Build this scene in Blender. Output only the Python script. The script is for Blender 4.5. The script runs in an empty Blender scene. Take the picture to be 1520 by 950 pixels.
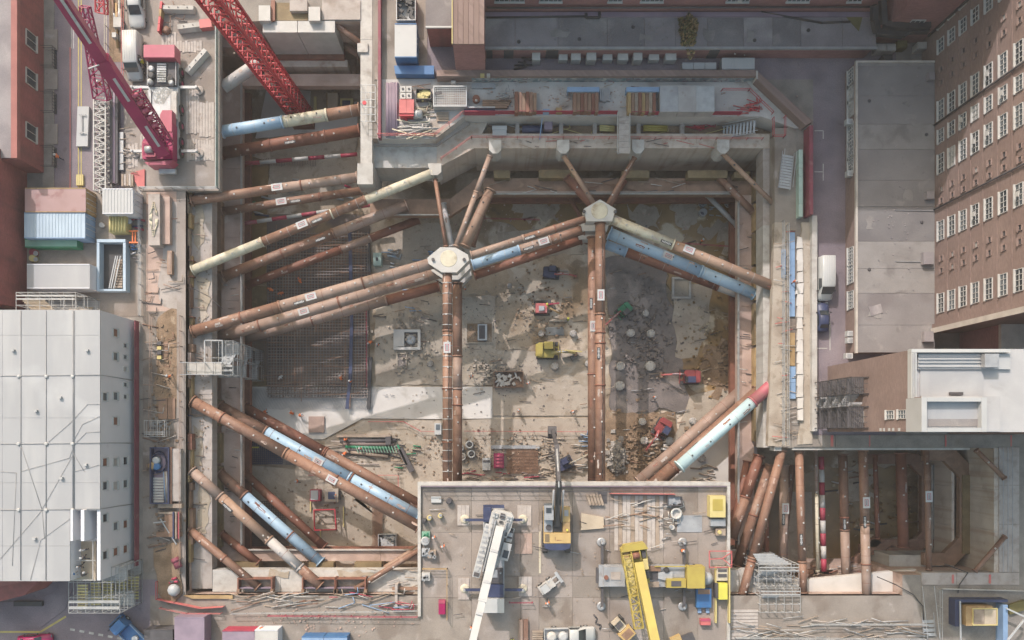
import bpy, bmesh, math, random
from mathutils import Vector, Matrix, noise
sc = bpy.context.scene
COL = sc.collection
rnd = random.Random(7)
PI = math.pi
# ---------------- camera, world, sun, exposure ----------------
HC, F, NX, NY = 105.0, 1155.0, 740.0, 642.0      # camera height and the plumb point of the picture
cam = bpy.data.cameras.new("camera")
cam.sensor_width = 36.0
cam.lens = 36.0 * F / 1520.0
cam.shift_x = (760 - NX) / 1520.0
cam.shift_y = (NY - 475) / 1520.0
cam.clip_end = 6000
cam_o = bpy.data.objects.new("camera", cam); COL.objects.link(cam_o)
cam_o.location = (0, 0, HC)
sc.camera = cam_o
SUN = Vector((0.60, -1.15, -1.0)).normalized()
W = bpy.data.worlds.new("World"); sc.world = W; W.use_nodes = True
nt = W.node_tree
sky = nt.nodes.new("ShaderNodeTexSky"); sky.sky_type = 'NISHITA'; sky.sun_disc = False
sky.sun_elevation = math.asin(-SUN.z); sky.sun_rotation = -math.atan2(0.60, 1.15)
sky.air_density = 3.0; sky.dust_density = 7.0; sky.ozone_density = 4.5
sc.cycles.diffuse_bounces = 8; sc.cycles.max_bounces = 12
bg = nt.nodes["Background"]; bg.inputs[1].default_value = 0.15
nt.links.new(sky.outputs[0], bg.inputs[0])
sl = bpy.data.lights.new("sun", 'SUN'); sl.energy = 2.35; sl.angle = math.radians(0.6); sl.color = (1.0, 0.94, 0.93)
so = bpy.data.objects.new("sun", sl); COL.objects.link(so); so.location = (-60, 110, 120)
so.rotation_euler = SUN.to_track_quat('-Z', 'Y').to_euler()
vs = sc.view_settings; vs.view_transform = 'Standard'; vs.look = 'None'; vs.gamma = 1; vs.exposure = 0.9

# ---------------- helpers ----------------
def S(z): return F / (HC - z)
def P(px, py, z=0.0):
    s = S(z); return Vector(((px - NX) / s, (NY - py) / s, z))
def m_(px, z=0.0): return px / S(z)
WL = {}
class G:
    """collects shapes for one mesh; M places local coordinates in the world"""
    def __init__(s, M=None):
        s.v = []; s.f = []; s.M = M; s.sm = []
    def add(s, vs_, fs, smooth=False):
        b = len(s.v)
        s.v += [Vector(p) for p in vs_]
        s.f += [[i + b for i in f] for f in fs]; s.sm += [smooth] * len(fs)
        return s
    def box(s, x0, y0, z0, x1, y1, z1):
        x0, x1 = min(x0, x1), max(x0, x1); y0, y1 = min(y0, y1), max(y0, y1); z0, z1 = min(z0, z1), max(z0, z1)
        return s.add([(x0,y0,z0),(x1,y0,z0),(x1,y1,z0),(x0,y1,z0),(x0,y0,z1),(x1,y0,z1),(x1,y1,z1),(x0,y1,z1)],
                     [(3,2,1,0),(4,5,6,7),(0,1,5,4),(1,2,6,5),(2,3,7,6),(3,0,4,7)])
    def pb(s, x0, y0, x1, y1, zt, zb):
        a = P(x0, y0, zt); b = P(x1, y1, zt)
        return s.box(a.x, a.y, zb, b.x, b.y, zt)
    def obox(s, c, d, ang=0.0):
        ca, sa = math.cos(ang), math.sin(ang); v = []
        for z in (-.5, .5):
            for x, y in ((-.5,-.5),(.5,-.5),(.5,.5),(-.5,.5)):
                lx, ly = x*d[0], y*d[1]
                v.append((c[0]+lx*ca-ly*sa, c[1]+lx*sa+ly*ca, c[2]+z*d[2]))
        return s.add(v, [(3,2,1,0),(4,5,6,7),(0,1,5,4),(1,2,6,5),(2,3,7,6),(3,0,4,7)])
    def bar(s, a, b, w, h=None):
        h = h or w; a = Vector(a); b = Vector(b); d = b - a
        if d.length < 1e-5: return s
        d.normalize(); up = Vector((0,0,1)) if abs(d.z) < .97 else Vector((0,1,0))
        r = d.cross(up).normalized(); u = r.cross(d)
        v = []
        for p in (a, b):
            for i, j in ((-1,-1),(1,-1),(1,1),(-1,1)): v.append(p + r*(i*w/2) + u*(j*h/2))
        return s.add(v, [(3,2,1,0),(4,5,6,7),(0,1,5,4),(1,2,6,5),(2,3,7,6),(3,0,4,7)])
    def tube(s, a, b, r, n=10, r2=None, cap=True, smooth=True):
        a = Vector(a); b = Vector(b); d = (b - a)
        if d.length < 1e-5: return s
        d.normalize(); up = Vector((0,0,1)) if abs(d.z) < .97 else Vector((0,1,0))
        x = d.cross(up).normalized(); y = x.cross(d); r2 = r if r2 is None else r2
        v = [a + (x*math.cos(2*PI*i/n) + y*math.sin(2*PI*i/n))*r for i in range(n)] + \
            [b + (x*math.cos(2*PI*i/n) + y*math.sin(2*PI*i/n))*r2 for i in range(n)]
        s.add(v, [(i, (i+1) % n, n+(i+1) % n, n+i) for i in range(n)], smooth)
        if cap:
            k = len(s.v) - 2*n
            s.f += [[k+i for i in reversed(range(n))], [k+n+i for i in range(n)]]; s.sm += [False, False]
        return s
    def path(s, pts, r, n=6):
        for a, b in zip(pts, pts[1:]): s.tube(a, b, r, n)
        return s
    def prism(s, pts, z0, z1):
        n = len(pts)
        ar = sum(pts[i][0]*pts[(i+1) % n][1]-pts[(i+1) % n][0]*pts[i][1] for i in range(n))
        if ar < 0: pts = list(reversed(pts))
        v = [(p[0], p[1], z0) for p in pts] + [(p[0], p[1], z1) for p in pts]
        return s.add(v, [tuple(reversed(range(n))), tuple(range(n, 2*n))] + [(i, (i+1) % n, n+(i+1) % n, n+i) for i in range(n)])
    def xprism(s, prof, x0, x1):
        """profile in (y,z) extruded along x"""
        n = len(prof)
        v = [(x0, p[0], p[1]) for p in prof] + [(x1, p[0], p[1]) for p in prof]
        return s.add(v, [tuple(reversed(range(n))), tuple(range(n, 2*n))] + [(i, (i+1) % n, n+(i+1) % n, n+i) for i in range(n)])
    def loft(s, rings, smooth=False, cap=True):
        n = len(rings[0]); v = [p for r in rings for p in r]; f = []
        for k in range(len(rings)-1):
            for i in range(n): f.append((k*n+i, k*n+(i+1) % n, (k+1)*n+(i+1) % n, (k+1)*n+i))
        s.add(v, f, smooth)
        if cap:
            b = len(s.v) - len(v)
            s.f += [[b+i for i in reversed(range(n))], [b+len(v)-n+i for i in range(n)]]; s.sm += [False, False]
        return s
    def lathe(s, c, prof, n=12):
        return s.loft([[(c[0]+r*math.cos(2*PI*i/n), c[1]+r*math.sin(2*PI*i/n), c[2]+z) for i in range(n)] for r, z in prof], True)
    def quad(s, a, b, c, d): return s.add([a,b,c,d], [(0,1,2,3)])
    def lattice(s, a, b, w, h, n, rc, rl, w2=None, h2=None):
        """four-chord lattice box girder from a to b"""
        a = Vector(a); b = Vector(b); d = (b-a).normalized()
        up = Vector((0,0,1)) if abs(d.z) < .97 else Vector((0,1,0))
        x = d.cross(up).normalized(); y = x.cross(d); w2 = w2 or w; h2 = h2 or h
        def c(t, i, j):
            return a + (b-a)*t + x*(i*(w+(w2-w)*t)/2) + y*(j*(h+(h2-h)*t)/2)
        K = ((-1,-1),(1,-1),(1,1),(-1,1))
        for i, j in K: s.bar(c(0,i,j), c(1,i,j), rc)
        for k in range(n):
            t0, t1 = k/n, (k+1)/n
            for q in range(4):
                i, j = K[q]; i2, j2 = K[(q+1) % 4]
                s.bar(c(t0,i,j), c(t0,i2,j2), rl)
                if k % 2: s.bar(c(t0,i,j), c(t1,i2,j2), rl)
                else: s.bar(c(t0,i2,j2), c(t1,i,j), rl)
        for q in range(4): s.bar(c(1,*K[q]), c(1,*K[(q+1) % 4]), rl)
        return s
    def to(s, name, mt, parent=None, flip=False):
        M = s.M
        vv = [M @ p for p in s.v] if M is not None else s.v
        if parent is not None:
            o0 = WL.get(parent.name, Vector((0,0,0))); org = o0
        else:
            org = Vector((sum(p.x for p in vv)/len(vv), sum(p.y for p in vv)/len(vv), min(p.z for p in vv)))
            o0 = Vector((0,0,0))
        me = bpy.data.meshes.new(name)
        me.from_pydata([(p - org)[:] for p in vv], [], s.f)
        me.polygons.foreach_set("use_smooth", s.sm)
        me.update()
        bm = bmesh.new(); bm.from_mesh(me); bmesh.ops.recalc_face_normals(bm, faces=bm.faces); bm.to_mesh(me); bm.free()
        o = bpy.data.objects.new(name, me); COL.objects.link(o)
        ms = mt if isinstance(mt, (list, tuple)) else [mt]
        for k in ms: me.materials.append(MT[k])
        if parent is not None: o.parent = parent; WL[o.name] = org
        else: o.location = org; WL[o.name] = org
        return o
def tag(o, label, cat, group=None, kind=None):
    if label: o['label'] = label
    if cat: o['category'] = cat
    if group: o['group'] = group
    if kind: o['kind'] = kind
    return o
def struct(o, label=None): o['kind'] = 'structure'; 
def stuff(o, label=None, cat=None):
    o['kind'] = 'stuff'
    if label: o['label'] = label
    if cat: o['category'] = cat
    return o
def thing(name, label, cat, loc=(0,0,0), group=None):
    o = bpy.data.objects.new(name, None); COL.objects.link(o); o.location = loc
    o.empty_display_size = .5; WL[o.name] = Vector(loc)
    return tag(o, label, cat, group)
def cp(root, loc, rz=0.0, label=None, group=None, scale=1.0):
    def rec(o, par):
        c = o.copy(); COL.objects.link(c); c.parent = par
        for ch in kids.get(o, []): rec(ch, c)
        return c
    kids = {}
    for o in root.children_recursive: kids.setdefault(o.parent, []).append(o)
    c = rec(root, None); c.location = loc; c.rotation_euler = (0,0,rz); c.scale = (scale,)*3
    WL[c.name] = Vector(loc)
    if label: c['label'] = label
    if group: c['group'] = group
    return c
def MX(loc, ang=0.0, sc_=1.0): return Matrix.Translation(Vector(loc)) @ Matrix.Rotation(ang, 4, 'Z') @ Matrix.Scale(sc_, 4)
def pang(ax, ay, bx, by):
    """world heading (local +Y forward) of a picture direction a -> b"""
    return math.atan2(-(bx-ax), -(by-ay))

# ---------------- materials ----------------
MT = {}
def srgb(r, g, b):
    def f(c):
        c /= 255.0
        return c/12.92 if c <= .04045 else ((c+.055)/1.055)**2.4
    return (f(r), f(g), f(b), 1)
def mat(key, c, c2=None, scale=.7, rough=.8, metal=0.0, bump=0.0, spots=(), streak=None, fine=.0, emit=None, brick=None, spec=None):
    """c, c2 linear colours blended by noise; spots = (colour, scale, lo, hi, strength) patches"""
    m = bpy.data.materials.new(key); m.use_nodes = True; t = m.node_tree; N = t.nodes; L = t.links
    b = N["Principled BSDF"]; b.inputs["Roughness"].default_value = rough; b.inputs["Metallic"].default_value = metal
    if spec is not None and "Specular IOR Level" in b.inputs: b.inputs["Specular IOR Level"].default_value = spec
    geo = N.new("ShaderNodeNewGeometry")
    def nz(sc_, det=5, vec=None, dist=0.0):
        n = N.new("ShaderNodeTexNoise"); n.inputs["Scale"].default_value = sc_; n.inputs["Detail"].default_value = det
        n.inputs["Distortion"].default_value = dist
        L.new(vec or geo.outputs["Position"], n.inputs["Vector"]); return n.outputs["Fac"]
    def ramp(x, lo, hi):
        r = N.new("ShaderNodeMapRange"); r.inputs[1].default_value = lo; r.inputs[2].default_value = hi
        r.interpolation_type = 'SMOOTHSTEP'
        L.new(x, r.inputs[0]); return r.outputs[0]
    def mix(f, a, bb, mode='MIX'):
        x = N.new("ShaderNodeMix"); x.data_type = 'RGBA'; x.blend_type = mode
        if hasattr(f, "is_linked"): L.new(f, x.inputs[0])
        else: x.inputs[0].default_value = f
        for s_, k in ((a, 6), (bb, 7)):
            if hasattr(s_, "is_linked"): L.new(s_, x.inputs[k])
            else: x.inputs[k].default_value = s_ if len(s_) == 4 else (*s_, 1)
        return x.outputs[2]
    c = c if len(c) == 4 else (*c, 1)
    c2 = c2 or tuple(v*.72 for v in c[:3])
    col = mix(ramp(nz(scale), .3, .7), c, c2)
    if brick:
        sx = N.new("ShaderNodeSeparateXYZ"); L.new(geo.outputs["Position"], sx.inputs[0])
        ad = N.new("ShaderNodeMath"); ad.operation = 'ADD'; L.new(sx.outputs[0], ad.inputs[0]); L.new(sx.outputs[1], ad.inputs[1])
        cx = N.new("ShaderNodeCombineXYZ"); L.new(ad.outputs[0], cx.inputs[0]); L.new(sx.outputs[2], cx.inputs[1])
        bt = N.new("ShaderNodeTexBrick"); L.new(cx.outputs[0], bt.inputs["Vector"])
        bt.inputs["Scale"].default_value = 1.0; bt.inputs["Brick Width"].default_value = .45; bt.inputs["Row Height"].default_value = .15
        bt.inputs["Mortar Size"].default_value = .012
        bt.inputs["Color1"].default_value = (1,1,1,1); bt.inputs["Color2"].default_value = (.78,.76,.74,1); bt.inputs["Mortar"].default_value = brick
        col = mix(.85, col, bt.outputs["Color"], 'MULTIPLY')
    for k, sp in enumerate(spots):
        cc, s_, lo, hi, st = sp
        f = ramp(nz(s_, 6, dist=.4), lo, hi)
        mm = N.new("ShaderNodeMath"); mm.operation = 'MULTIPLY'; L.new(f, mm.inputs[0]); mm.inputs[1].default_value = st
        col = mix(mm.outputs[0], col, cc)
    if streak:   # run-down stains along z
        mp = N.new("ShaderNodeMapping"); L.new(geo.outputs["Position"], mp.inputs[0]); mp.inputs["Scale"].default_value = streak[1]
        f = ramp(nz(1.0, 4, mp.outputs[0]), .45, .75)
        mm = N.new("ShaderNodeMath"); mm.operation = 'MULTIPLY'; L.new(f, mm.inputs[0]); mm.inputs[1].default_value = streak[2]
        col = mix(mm.outputs[0], col, streak[0])
    if fine:
        f = ramp(nz(9.0, 3), .2, .8)
        mm = N.new("ShaderNodeMapRange"); L.new(f, mm.inputs[0]); mm.inputs[3].default_value = 1-fine; mm.inputs[4].default_value = 1+fine*.4
        cc = N.new("ShaderNodeCombineXYZ")
        for i in range(3): L.new(mm.outputs[0], cc.inputs[i])
        col = mix(1.0, col, cc.outputs[0], 'MULTIPLY')
    L.new(col, b.inputs["Base Color"])
    if bump:
        bn = N.new("ShaderNodeBump"); bn.inputs["Strength"].default_value = bump; bn.inputs["Distance"].default_value = .08
        L.new(nz(6.0, 6), bn.inputs["Height"]); L.new(bn.outputs[0], b.inputs["Normal"])
    MT[key] = m; return m
BRN = (.14,.095,.06)
mat('tarmac', (0.206, 0.168, 0.189), (0.147, 0.121, 0.139), .25, .9, bump=.3, fine=.25, spots=[((0.269, 0.226, 0.236),.12,.5,.72,.6),((0.0893, 0.0757, 0.0841),.9,.62,.75,.5)])
mat('pave', (0.248, 0.218, 0.194), (0.184, 0.162, 0.145), .5, .9, fine=.2, spots=[(BRN,.5,.6,.75,.25)])
mat('deck', (0.27, 0.231, 0.208), (0.213, 0.18, 0.162), .22, .85, bump=.2, fine=.12, spots=[((0.156, 0.12, 0.101),.16,.52,.66,.55),((0.352, 0.311, 0.294),.4,.55,.75,.6),((0.108, 0.0839, 0.0668),1.3,.66,.76,.45)])
mat('deck_worn', (0.251, 0.216, 0.19), (0.2, 0.17, 0.149), .3, .85, bump=.25, fine=.15, spots=[((0.132, 0.099, 0.0803),.22,.50,.62,.6),((0.346, 0.305, 0.282),.5,.6,.75,.6)])
mat('conc', (0.364, 0.319, 0.297), (0.295, 0.258, 0.237), .35, .82, bump=.2, fine=.1, spots=[((0.217, 0.166, 0.136),.3,.57,.72,.5)], streak=((0.164, 0.124, 0.101),(.9,.9,.06),.5))
mat('conc_white', (0.427, 0.405, 0.383), (0.353, 0.331, 0.309), .5, .8, bump=.15, fine=.1, spots=[((0.221, 0.191, 0.162),.6,.6,.75,.45)], streak=((0.177, 0.147, 0.125),(1.1,1.1,.08),.4))
mat('conc_brown', (0.402, 0.291, 0.246), (0.305, 0.213, 0.177), .4, .85, bump=.2, fine=.15, spots=[((0.529, 0.427, 0.377),.35,.55,.7,.6),((0.143, 0.0905, 0.0585),.5,.6,.75,.5)])
mat('slab_white', (0.521, 0.489, 0.462), (0.45, 0.417, 0.386), .35, .8, bump=.1, spots=[((0.291, 0.256, 0.218),.25,.58,.72,.55)])
mat('slab_cream', (0.368, 0.314, 0.261), (0.303, 0.256, 0.211), .3, .85, bump=.2, fine=.1, spots=[((.17,.125,.085),.55,.58,.68,.5),((.14,.11,.085),2.2,.6,.7,.45),((0.215, 0.166, 0.13),.22,.53,.68,.6),((0.481, 0.431, 0.394),.5,.6,.78,.5)])
mat('slab_grey', (0.374, 0.313, 0.251), (0.293, 0.245, 0.198), .3, .8, bump=.2, fine=.15, spots=[((.17,.125,.085),.55,.58,.68,.5),((.14,.11,.085),2.2,.6,.7,.45),((0.217, 0.171, 0.137),.2,.52,.66,.6),((0.516, 0.443, 0.366),.6,.6,.75,.5)])
mat('floor', (0.352, 0.275, 0.202), (0.261, 0.2, 0.141), .35, .75, bump=.5, fine=.2, spots=[((.17,.125,.085),.55,.58,.68,.5),((.14,.11,.085),2.2,.6,.7,.45),((0.52, 0.44, 0.361),.13,.50,.6,.8),((0.173, 0.11, 0.0578),.16,.53,.62,.8),((0.123, 0.08, 0.0458),.6,.62,.7,.6)])
mat('mud', (0.271, 0.168, 0.0672), (0.184, 0.111, 0.0456), .3, .5, bump=.4, fine=.15, spots=[((0.495, 0.413, 0.306),.14,.54,.60,.9),((0.12, 0.075, 0.0358),.3,.58,.68,.7)])
mat('mud_wet', (0.239, 0.152, 0.065), (0.174, 0.109, 0.0464), .4, .3, bump=.1, spots=[((0.348, 0.245, 0.139),.3,.58,.68,.5)])
mat('soil_dark', (0.175, 0.145, 0.134), (0.119, 0.0981, 0.09), .5, .55, bump=.8, fine=.3, spots=[((0.369, 0.301, 0.261),.22,.54,.66,.6),((0.116, 0.0949, 0.0872),.4,.6,.7,.6)])
mat('soil_brown', (0.266, 0.182, 0.121), (0.168, 0.111, 0.0689), .6, .9, bump=.8, fine=.3, spots=[((0.42, 0.339, 0.253),.5,.6,.72,.5)])
mat('rubble', (0.36, 0.33, 0.3), (0.216, 0.192, 0.174), 1.3, .9, bump=.6, fine=.3)
mat('rust', (0.225, 0.125, 0.0857), (0.166, 0.0847, 0.057), .5, .62, metal=.0, bump=.15, fine=.22, spots=[((0.349, 0.248, 0.195),.5,.55,.75,.55),((0.109, 0.0538, 0.037),.8,.6,.75,.6)])
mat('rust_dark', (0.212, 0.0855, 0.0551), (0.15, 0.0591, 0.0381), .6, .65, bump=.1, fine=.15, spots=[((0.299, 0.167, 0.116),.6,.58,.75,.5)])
mat('rust_orange', (0.28, 0.182, 0.13), (0.22, 0.139, 0.102), .5, .65, bump=.1, fine=.1, spots=[((0.177, 0.0978, 0.059),.7,.6,.75,.5)])
mat('rust_pale', (0.298, 0.213, 0.177), (0.235, 0.158, 0.122), .6, .65, fine=.12, spots=[((0.148, 0.0824, 0.0593),.8,.58,.75,.5)])
mat('prop_blue', (0.289, 0.399, 0.51), (0.238, 0.34, 0.451), .4, .5, fine=.06, spots=[((0.187, 0.17, 0.17),.8,.64,.78,.5)])
mat('prop_cream', (0.51, 0.468, 0.365), (0.408, 0.357, 0.272), .9, .6, fine=.1, spots=[((0.187, 0.136, 0.085),.9,.55,.72,.6)])
mat('prop_mint', (0.428, 0.544, 0.564), (0.367, 0.478, 0.501), .5, .5, fine=.05, spots=[((0.255, 0.238, 0.212),.9,.66,.78,.4)])
mat('prop_grey', (.36,.34,.335), (.29,.27,.265), .5, .6, fine=.1, spots=[((.18,.13,.1),.7,.6,.75,.5)])
mat('prop_pink', (.33,.075,.10), (.27,.10,.10), .9, .6)
mat('ochre', (.36,.245,.12), (.26,.165,.075), .6, .7, fine=.15, spots=[((.12,.075,.035),.8,.58,.7,.5)])
mat('olive', (.20,.145,.075), (.14,.095,.045), .6, .7, fine=.2, spots=[((0.257, 0.162, 0.081),.6,.58,.7,.5)])
mat('timber', (0.316, 0.252, 0.202), (0.231, 0.176, 0.137), 1.2, .85, fine=.15, spots=[((0.128, 0.09, 0.0706),1.2,.6,.75,.5)])
mat('ply', (0.425, 0.348, 0.264), (0.357, 0.289, 0.217), .8, .8, fine=.1)
mat('planks', (0.407, 0.363, 0.34), (0.333, 0.292, 0.268), 1.4, .85, fine=.15, spots=[((0.165, 0.131, 0.112),.9,.6,.75,.5)])
mat('steel_brown', (0.242, 0.145, 0.0976), (0.172, 0.0995, 0.0633), .7, .6, fine=.15, spots=[((0.34, 0.226, 0.155),.8,.58,.75,.5)])
mat('node', (0.422, 0.405, 0.387), (0.373, 0.355, 0.338), .8, .7, fine=.06, spots=[((0.249, 0.204, 0.167),.9,.62,.78,.5)])
mat('white', (0.362, 0.362, 0.365), (0.329, 0.329, 0.333), .5, .5, spots=[((0.261, 0.25, 0.245),.5,.64,.8,.35)])
mat('white_roof', (0.295, 0.295, 0.307), (0.275, 0.275, 0.287), .15, .45, fine=.03, spots=[((.40,.40,.41),.16,.52,.74,.55),((.34,.33,.33),.9,.66,.78,.35)], streak=((.42,.41,.41),(.5,.06,.5),.35))
mat('white_wall', (0.562, 0.562, 0.601), (0.515, 0.517, 0.553), .2, .5, spots=[((0.324, 0.324, 0.342),.3,.62,.8,.3)])
mat('seam', (.30,.30,.315), (.24,.24,.25), 1, .6)
mat('paint_white', (0.407, 0.404, 0.401), (0.375, 0.375, 0.371), .8, .3, spots=[((0.304, 0.292, 0.274),1.2,.7,.8,.3)])
mat('glass', (.035,.042,.05), (.025,.03,.036), .5, .08, spec=.6)
mat('glass_grey', (.10,.115,.13), (.07,.08,.09), .6, .15, spec=.6)
mat('black', (0.0308, 0.0294, 0.0322), (0.042, 0.0392, 0.042), 1, .6)
mat('rubber', (.028,.027,.028), (.045,.042,.04), 2, .8)
mat('dark', (0.078, 0.0718, 0.078), (0.0546, 0.0499, 0.0546), .8, .7, fine=.2)
mat('dark_blue', (.035,.045,.10), (.025,.03,.07), .8, .5)
mat('steel', (.36,.36,.37), (.28,.28,.29), .9, .45, metal=.3, fine=.1, spots=[((.22,.17,.13),1.2,.62,.75,.4)])
mat('galv', (0.399, 0.404, 0.412), (0.323, 0.327, 0.336), 1.2, .5, metal=.2, fine=.1)
mat('scaff', (0.365, 0.361, 0.357), (0.289, 0.285, 0.281), 1.5, .5, metal=.2)
mat('rebar', (0.176, 0.13, 0.12), (0.111, 0.0858, 0.0858), .5, .7)
mat('rebar_rust', (.26,.15,.10), (.18,.10,.065), .8, .8)
mat('red', (0.425, 0.03, 0.0442), (0.333, 0.0218, 0.0353), .6, .5, spots=[((.25,.03,.03),.9,.62,.75,.4)])
mat('red_faded', (.44,.115,.115), (.36,.09,.09), .8, .6, spots=[((.5,.3,.28),1.0,.62,.75,.5)])
mat('hoard_red', (.33,.03,.065), (.24,.035,.055), .4, .6, fine=.1, spots=[((.42,.2,.2),.5,.6,.75,.5)])
mat('magenta', (.27,.004,.07), (.21,.004,.056), .5, .35, spots=[((0.248, 0.0496, 0.093),.7,.62,.78,.35)])
mat('pink', (0.352, 0.0638, 0.109), (0.3, 0.0525, 0.09), .7, .4, spots=[((0.225, 0.075, 0.09),1.,.62,.75,.4)])
mat('blue', (0.039, 0.13, 0.289), (0.0325, 0.1, 0.238), .5, .5, spots=[((.1,.13,.2),.8,.62,.75,.4)])
mat('blue_board', (0.2, 0.296, 0.44), (0.163, 0.245, 0.378), .6, .6, spots=[((.3,.33,.38),.7,.6,.75,.4)])
mat('blue_pale', (0.34, 0.417, 0.495), (0.29, 0.359, 0.432), .4, .5, spots=[((.4,.36,.33),.7,.62,.78,.4)])
mat('cont_rose', (0.304, 0.195, 0.191), (0.248, 0.152, 0.147), .3, .6, spots=[((.20,.09,.085),.55,.56,.66,.6)])
mat('green', (0.19, 0.324, 0.247), (0.142, 0.261, 0.19), .5, .6, spots=[((.28,.33,.28),.8,.6,.75,.4)])
mat('green_deep', (.02,.19,.10), (.02,.14,.07), .6, .6)
mat('mintboard', (.36,.46,.41), (.30,.39,.35), .6, .7, fine=.1, spots=[((.25,.22,.19),.7,.6,.75,.5)])
mat('yellow', (0.361, 0.286, 0.0607), (0.313, 0.239, 0.0553), .6, .5, fine=.05, spots=[((0.255, 0.187, 0.0595),.9,.6,.75,.5)])
mat('yellow_pale', (0.493, 0.414, 0.18), (0.431, 0.352, 0.15), .6, .6, spots=[((.36,.29,.14),.8,.6,.75,.4)])
mat('exc_yellow', (0.434, 0.299, 0.125), (0.374, 0.253, 0.107), .6, .5, spots=[((0.281, 0.196, 0.0935),.8,.6,.75,.4)])
mat('yellow_hi', (0.527, 0.493, 0.072), (0.468, 0.425, 0.072), .8, .5)
mat('hivis', (0.648, 0.17, 0.05), (0.558, 0.13, 0.04), 2, .7)
mat('hivis_y', (.55,.62,.06), (.5,.55,.05), 2, .7)
mat('trouser', (.05,.05,.07), (.035,.035,.05), 2, .8)
mat('skin', (.42,.25,.18), (.38,.22,.16), 2, .6)
mat('brick_red', (0.305, 0.0975, 0.091), (0.234, 0.0754, 0.0715), .3, .85, brick=(.75,.72,.7,1), fine=.15, spots=[((.13,.05,.05),.25,.55,.72,.5)], streak=((.10,.05,.05),(.7,.7,.05),.4))
mat('brick_dusk', (0.306, 0.154, 0.154), (0.244, 0.122, 0.122), .3, .85, brick=(.8,.78,.76,1), fine=.1)
mat('brick_brown', (0.239, 0.172, 0.156), (0.202, 0.141, 0.127), .25, .88, brick=(.85,.83,.8,1), fine=.08, spots=[((0.19, 0.131, 0.119),.15,.55,.75,.4)])
mat('tile_red', (0.3, 0.114, 0.102), (0.24, 0.09, 0.0816), .5, .8, fine=.15, spots=[((.14,.07,.06),.4,.55,.72,.5)])
mat('roof_grey', (0.214, 0.199, 0.199), (0.166, 0.152, 0.155), .2, .9, bump=.2, fine=.12, spots=[((0.138, 0.119, 0.123),.13,.5,.66,.7),((0.314, 0.294, 0.28),.35,.6,.74,.5),((0.104, 0.095, 0.0902),.7,.64,.74,.4)])
mat('roof_dark', (0.25, 0.225, 0.233), (0.187, 0.166, 0.177), .3, .9, bump=.2, fine=.15, spots=[((0.395, 0.364, 0.354),.18,.54,.7,.6)])
mat('roof_white', (0.374, 0.367, 0.374), (0.32, 0.313, 0.32), .25, .7, fine=.05, spots=[((0.224, 0.218, 0.211),.3,.58,.74,.5)])
mat('stone', (.44,.40,.365), (.35,.315,.285), .6, .85, fine=.12, spots=[((.24,.2,.17),.6,.6,.75,.4)])
mat('leaf', (.085,.075,.028), (.05,.055,.02), 1.5, .8)
mat('moss', (.15,.125,.045), (.10,.085,.03), .8, .9, bump=.4)
mat('line_yellow', (.42,.34,.10), (.34,.28,.1), 1.5, .8)
mat('line_white', (0.416, 0.4, 0.376), (0.304, 0.288, 0.272), 1.5, .8)
mat('mark_red', (.45,.10,.10), (.40,.15,.13), 1.5, .8)
mat('violet', (0.238, 0.182, 0.231), (0.182, 0.14, 0.182), .5, .6)
mat('graffiti', (.30,.30,.31), (.11,.17,.19), 1.6, .7, spots=[((.42,.40,.38),1.2,.55,.6,.9),((.18,.12,.15),1.5,.58,.62,.9)])

mat('exc_red', (.24,.04,.04), (.17,.03,.03), .8, .5)
mat('stone_white', (0.426, 0.418, 0.41), (0.369, 0.361, 0.353), .8, .6, spots=[((.3,.28,.27),1.0,.62,.75,.5)])

mat('blind', (.34,.33,.32), (.26,.255,.25), .8, .5)
mat('roof_grey_b', (.175,.165,.165), (.14,.13,.135), .25, .9, bump=.2, fine=.12, spots=[((.115,.105,.11),.2,.5,.66,.6),((.25,.235,.225),.5,.62,.74,.5)])
mat('roof_grey_c', (.24,.225,.22), (.20,.185,.18), .4, .9, bump=.2, fine=.15, spots=[((.14,.125,.125),.35,.52,.7,.7)])
mat('roof_dark_b', (.20,.185,.19), (.15,.135,.145), .3, .9, bump=.2, fine=.2, spots=[((.30,.275,.26),.25,.54,.7,.6)])
mat('conc_shade_lift', (0.485, 0.41, 0.351), (0.386, 0.32, 0.269), .3, .82, bump=.2, fine=.12, spots=[((0.25, 0.19, 0.144),.3,.56,.7,.5)], streak=((.24,.135,.08),(1.2,1.2,.05),.5))  # concrete lightened in colour for walls lying in shade; rust streaks are its own
mat('hoard_dusk', (.21,.045,.07), (.17,.05,.065), .5, .7, fine=.15, spots=[((.30,.17,.17),.6,.56,.75,.6)])
mat('mesh_grey', (0.221, 0.183, 0.165), (0.153, 0.125, 0.112), .6, .6)
mat('rebar_bed', (.13,.10,.085), (.085,.062,.055), .35, .7, fine=.2, spots=[((.23,.16,.085),.16,.5,.62,.7),((.05,.04,.05),.25,.56,.68,.7)])
mat('deck_shade_lift', (.43,.40,.385), (.36,.33,.315), .25, .85, bump=.2, fine=.12, spots=[((.22,.165,.125),.2,.54,.66,.6),((.50,.47,.45),.4,.56,.75,.6)])  # deck concrete lightened in colour to make up for the shade on it
mat('mud_film', (.32,.265,.205), (.26,.205,.15), .5, .5, bump=.2, fine=.15, spots=[((.40,.35,.30),.5,.5,.66,.7),((.20,.15,.10),.6,.6,.74,.5)])
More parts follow.
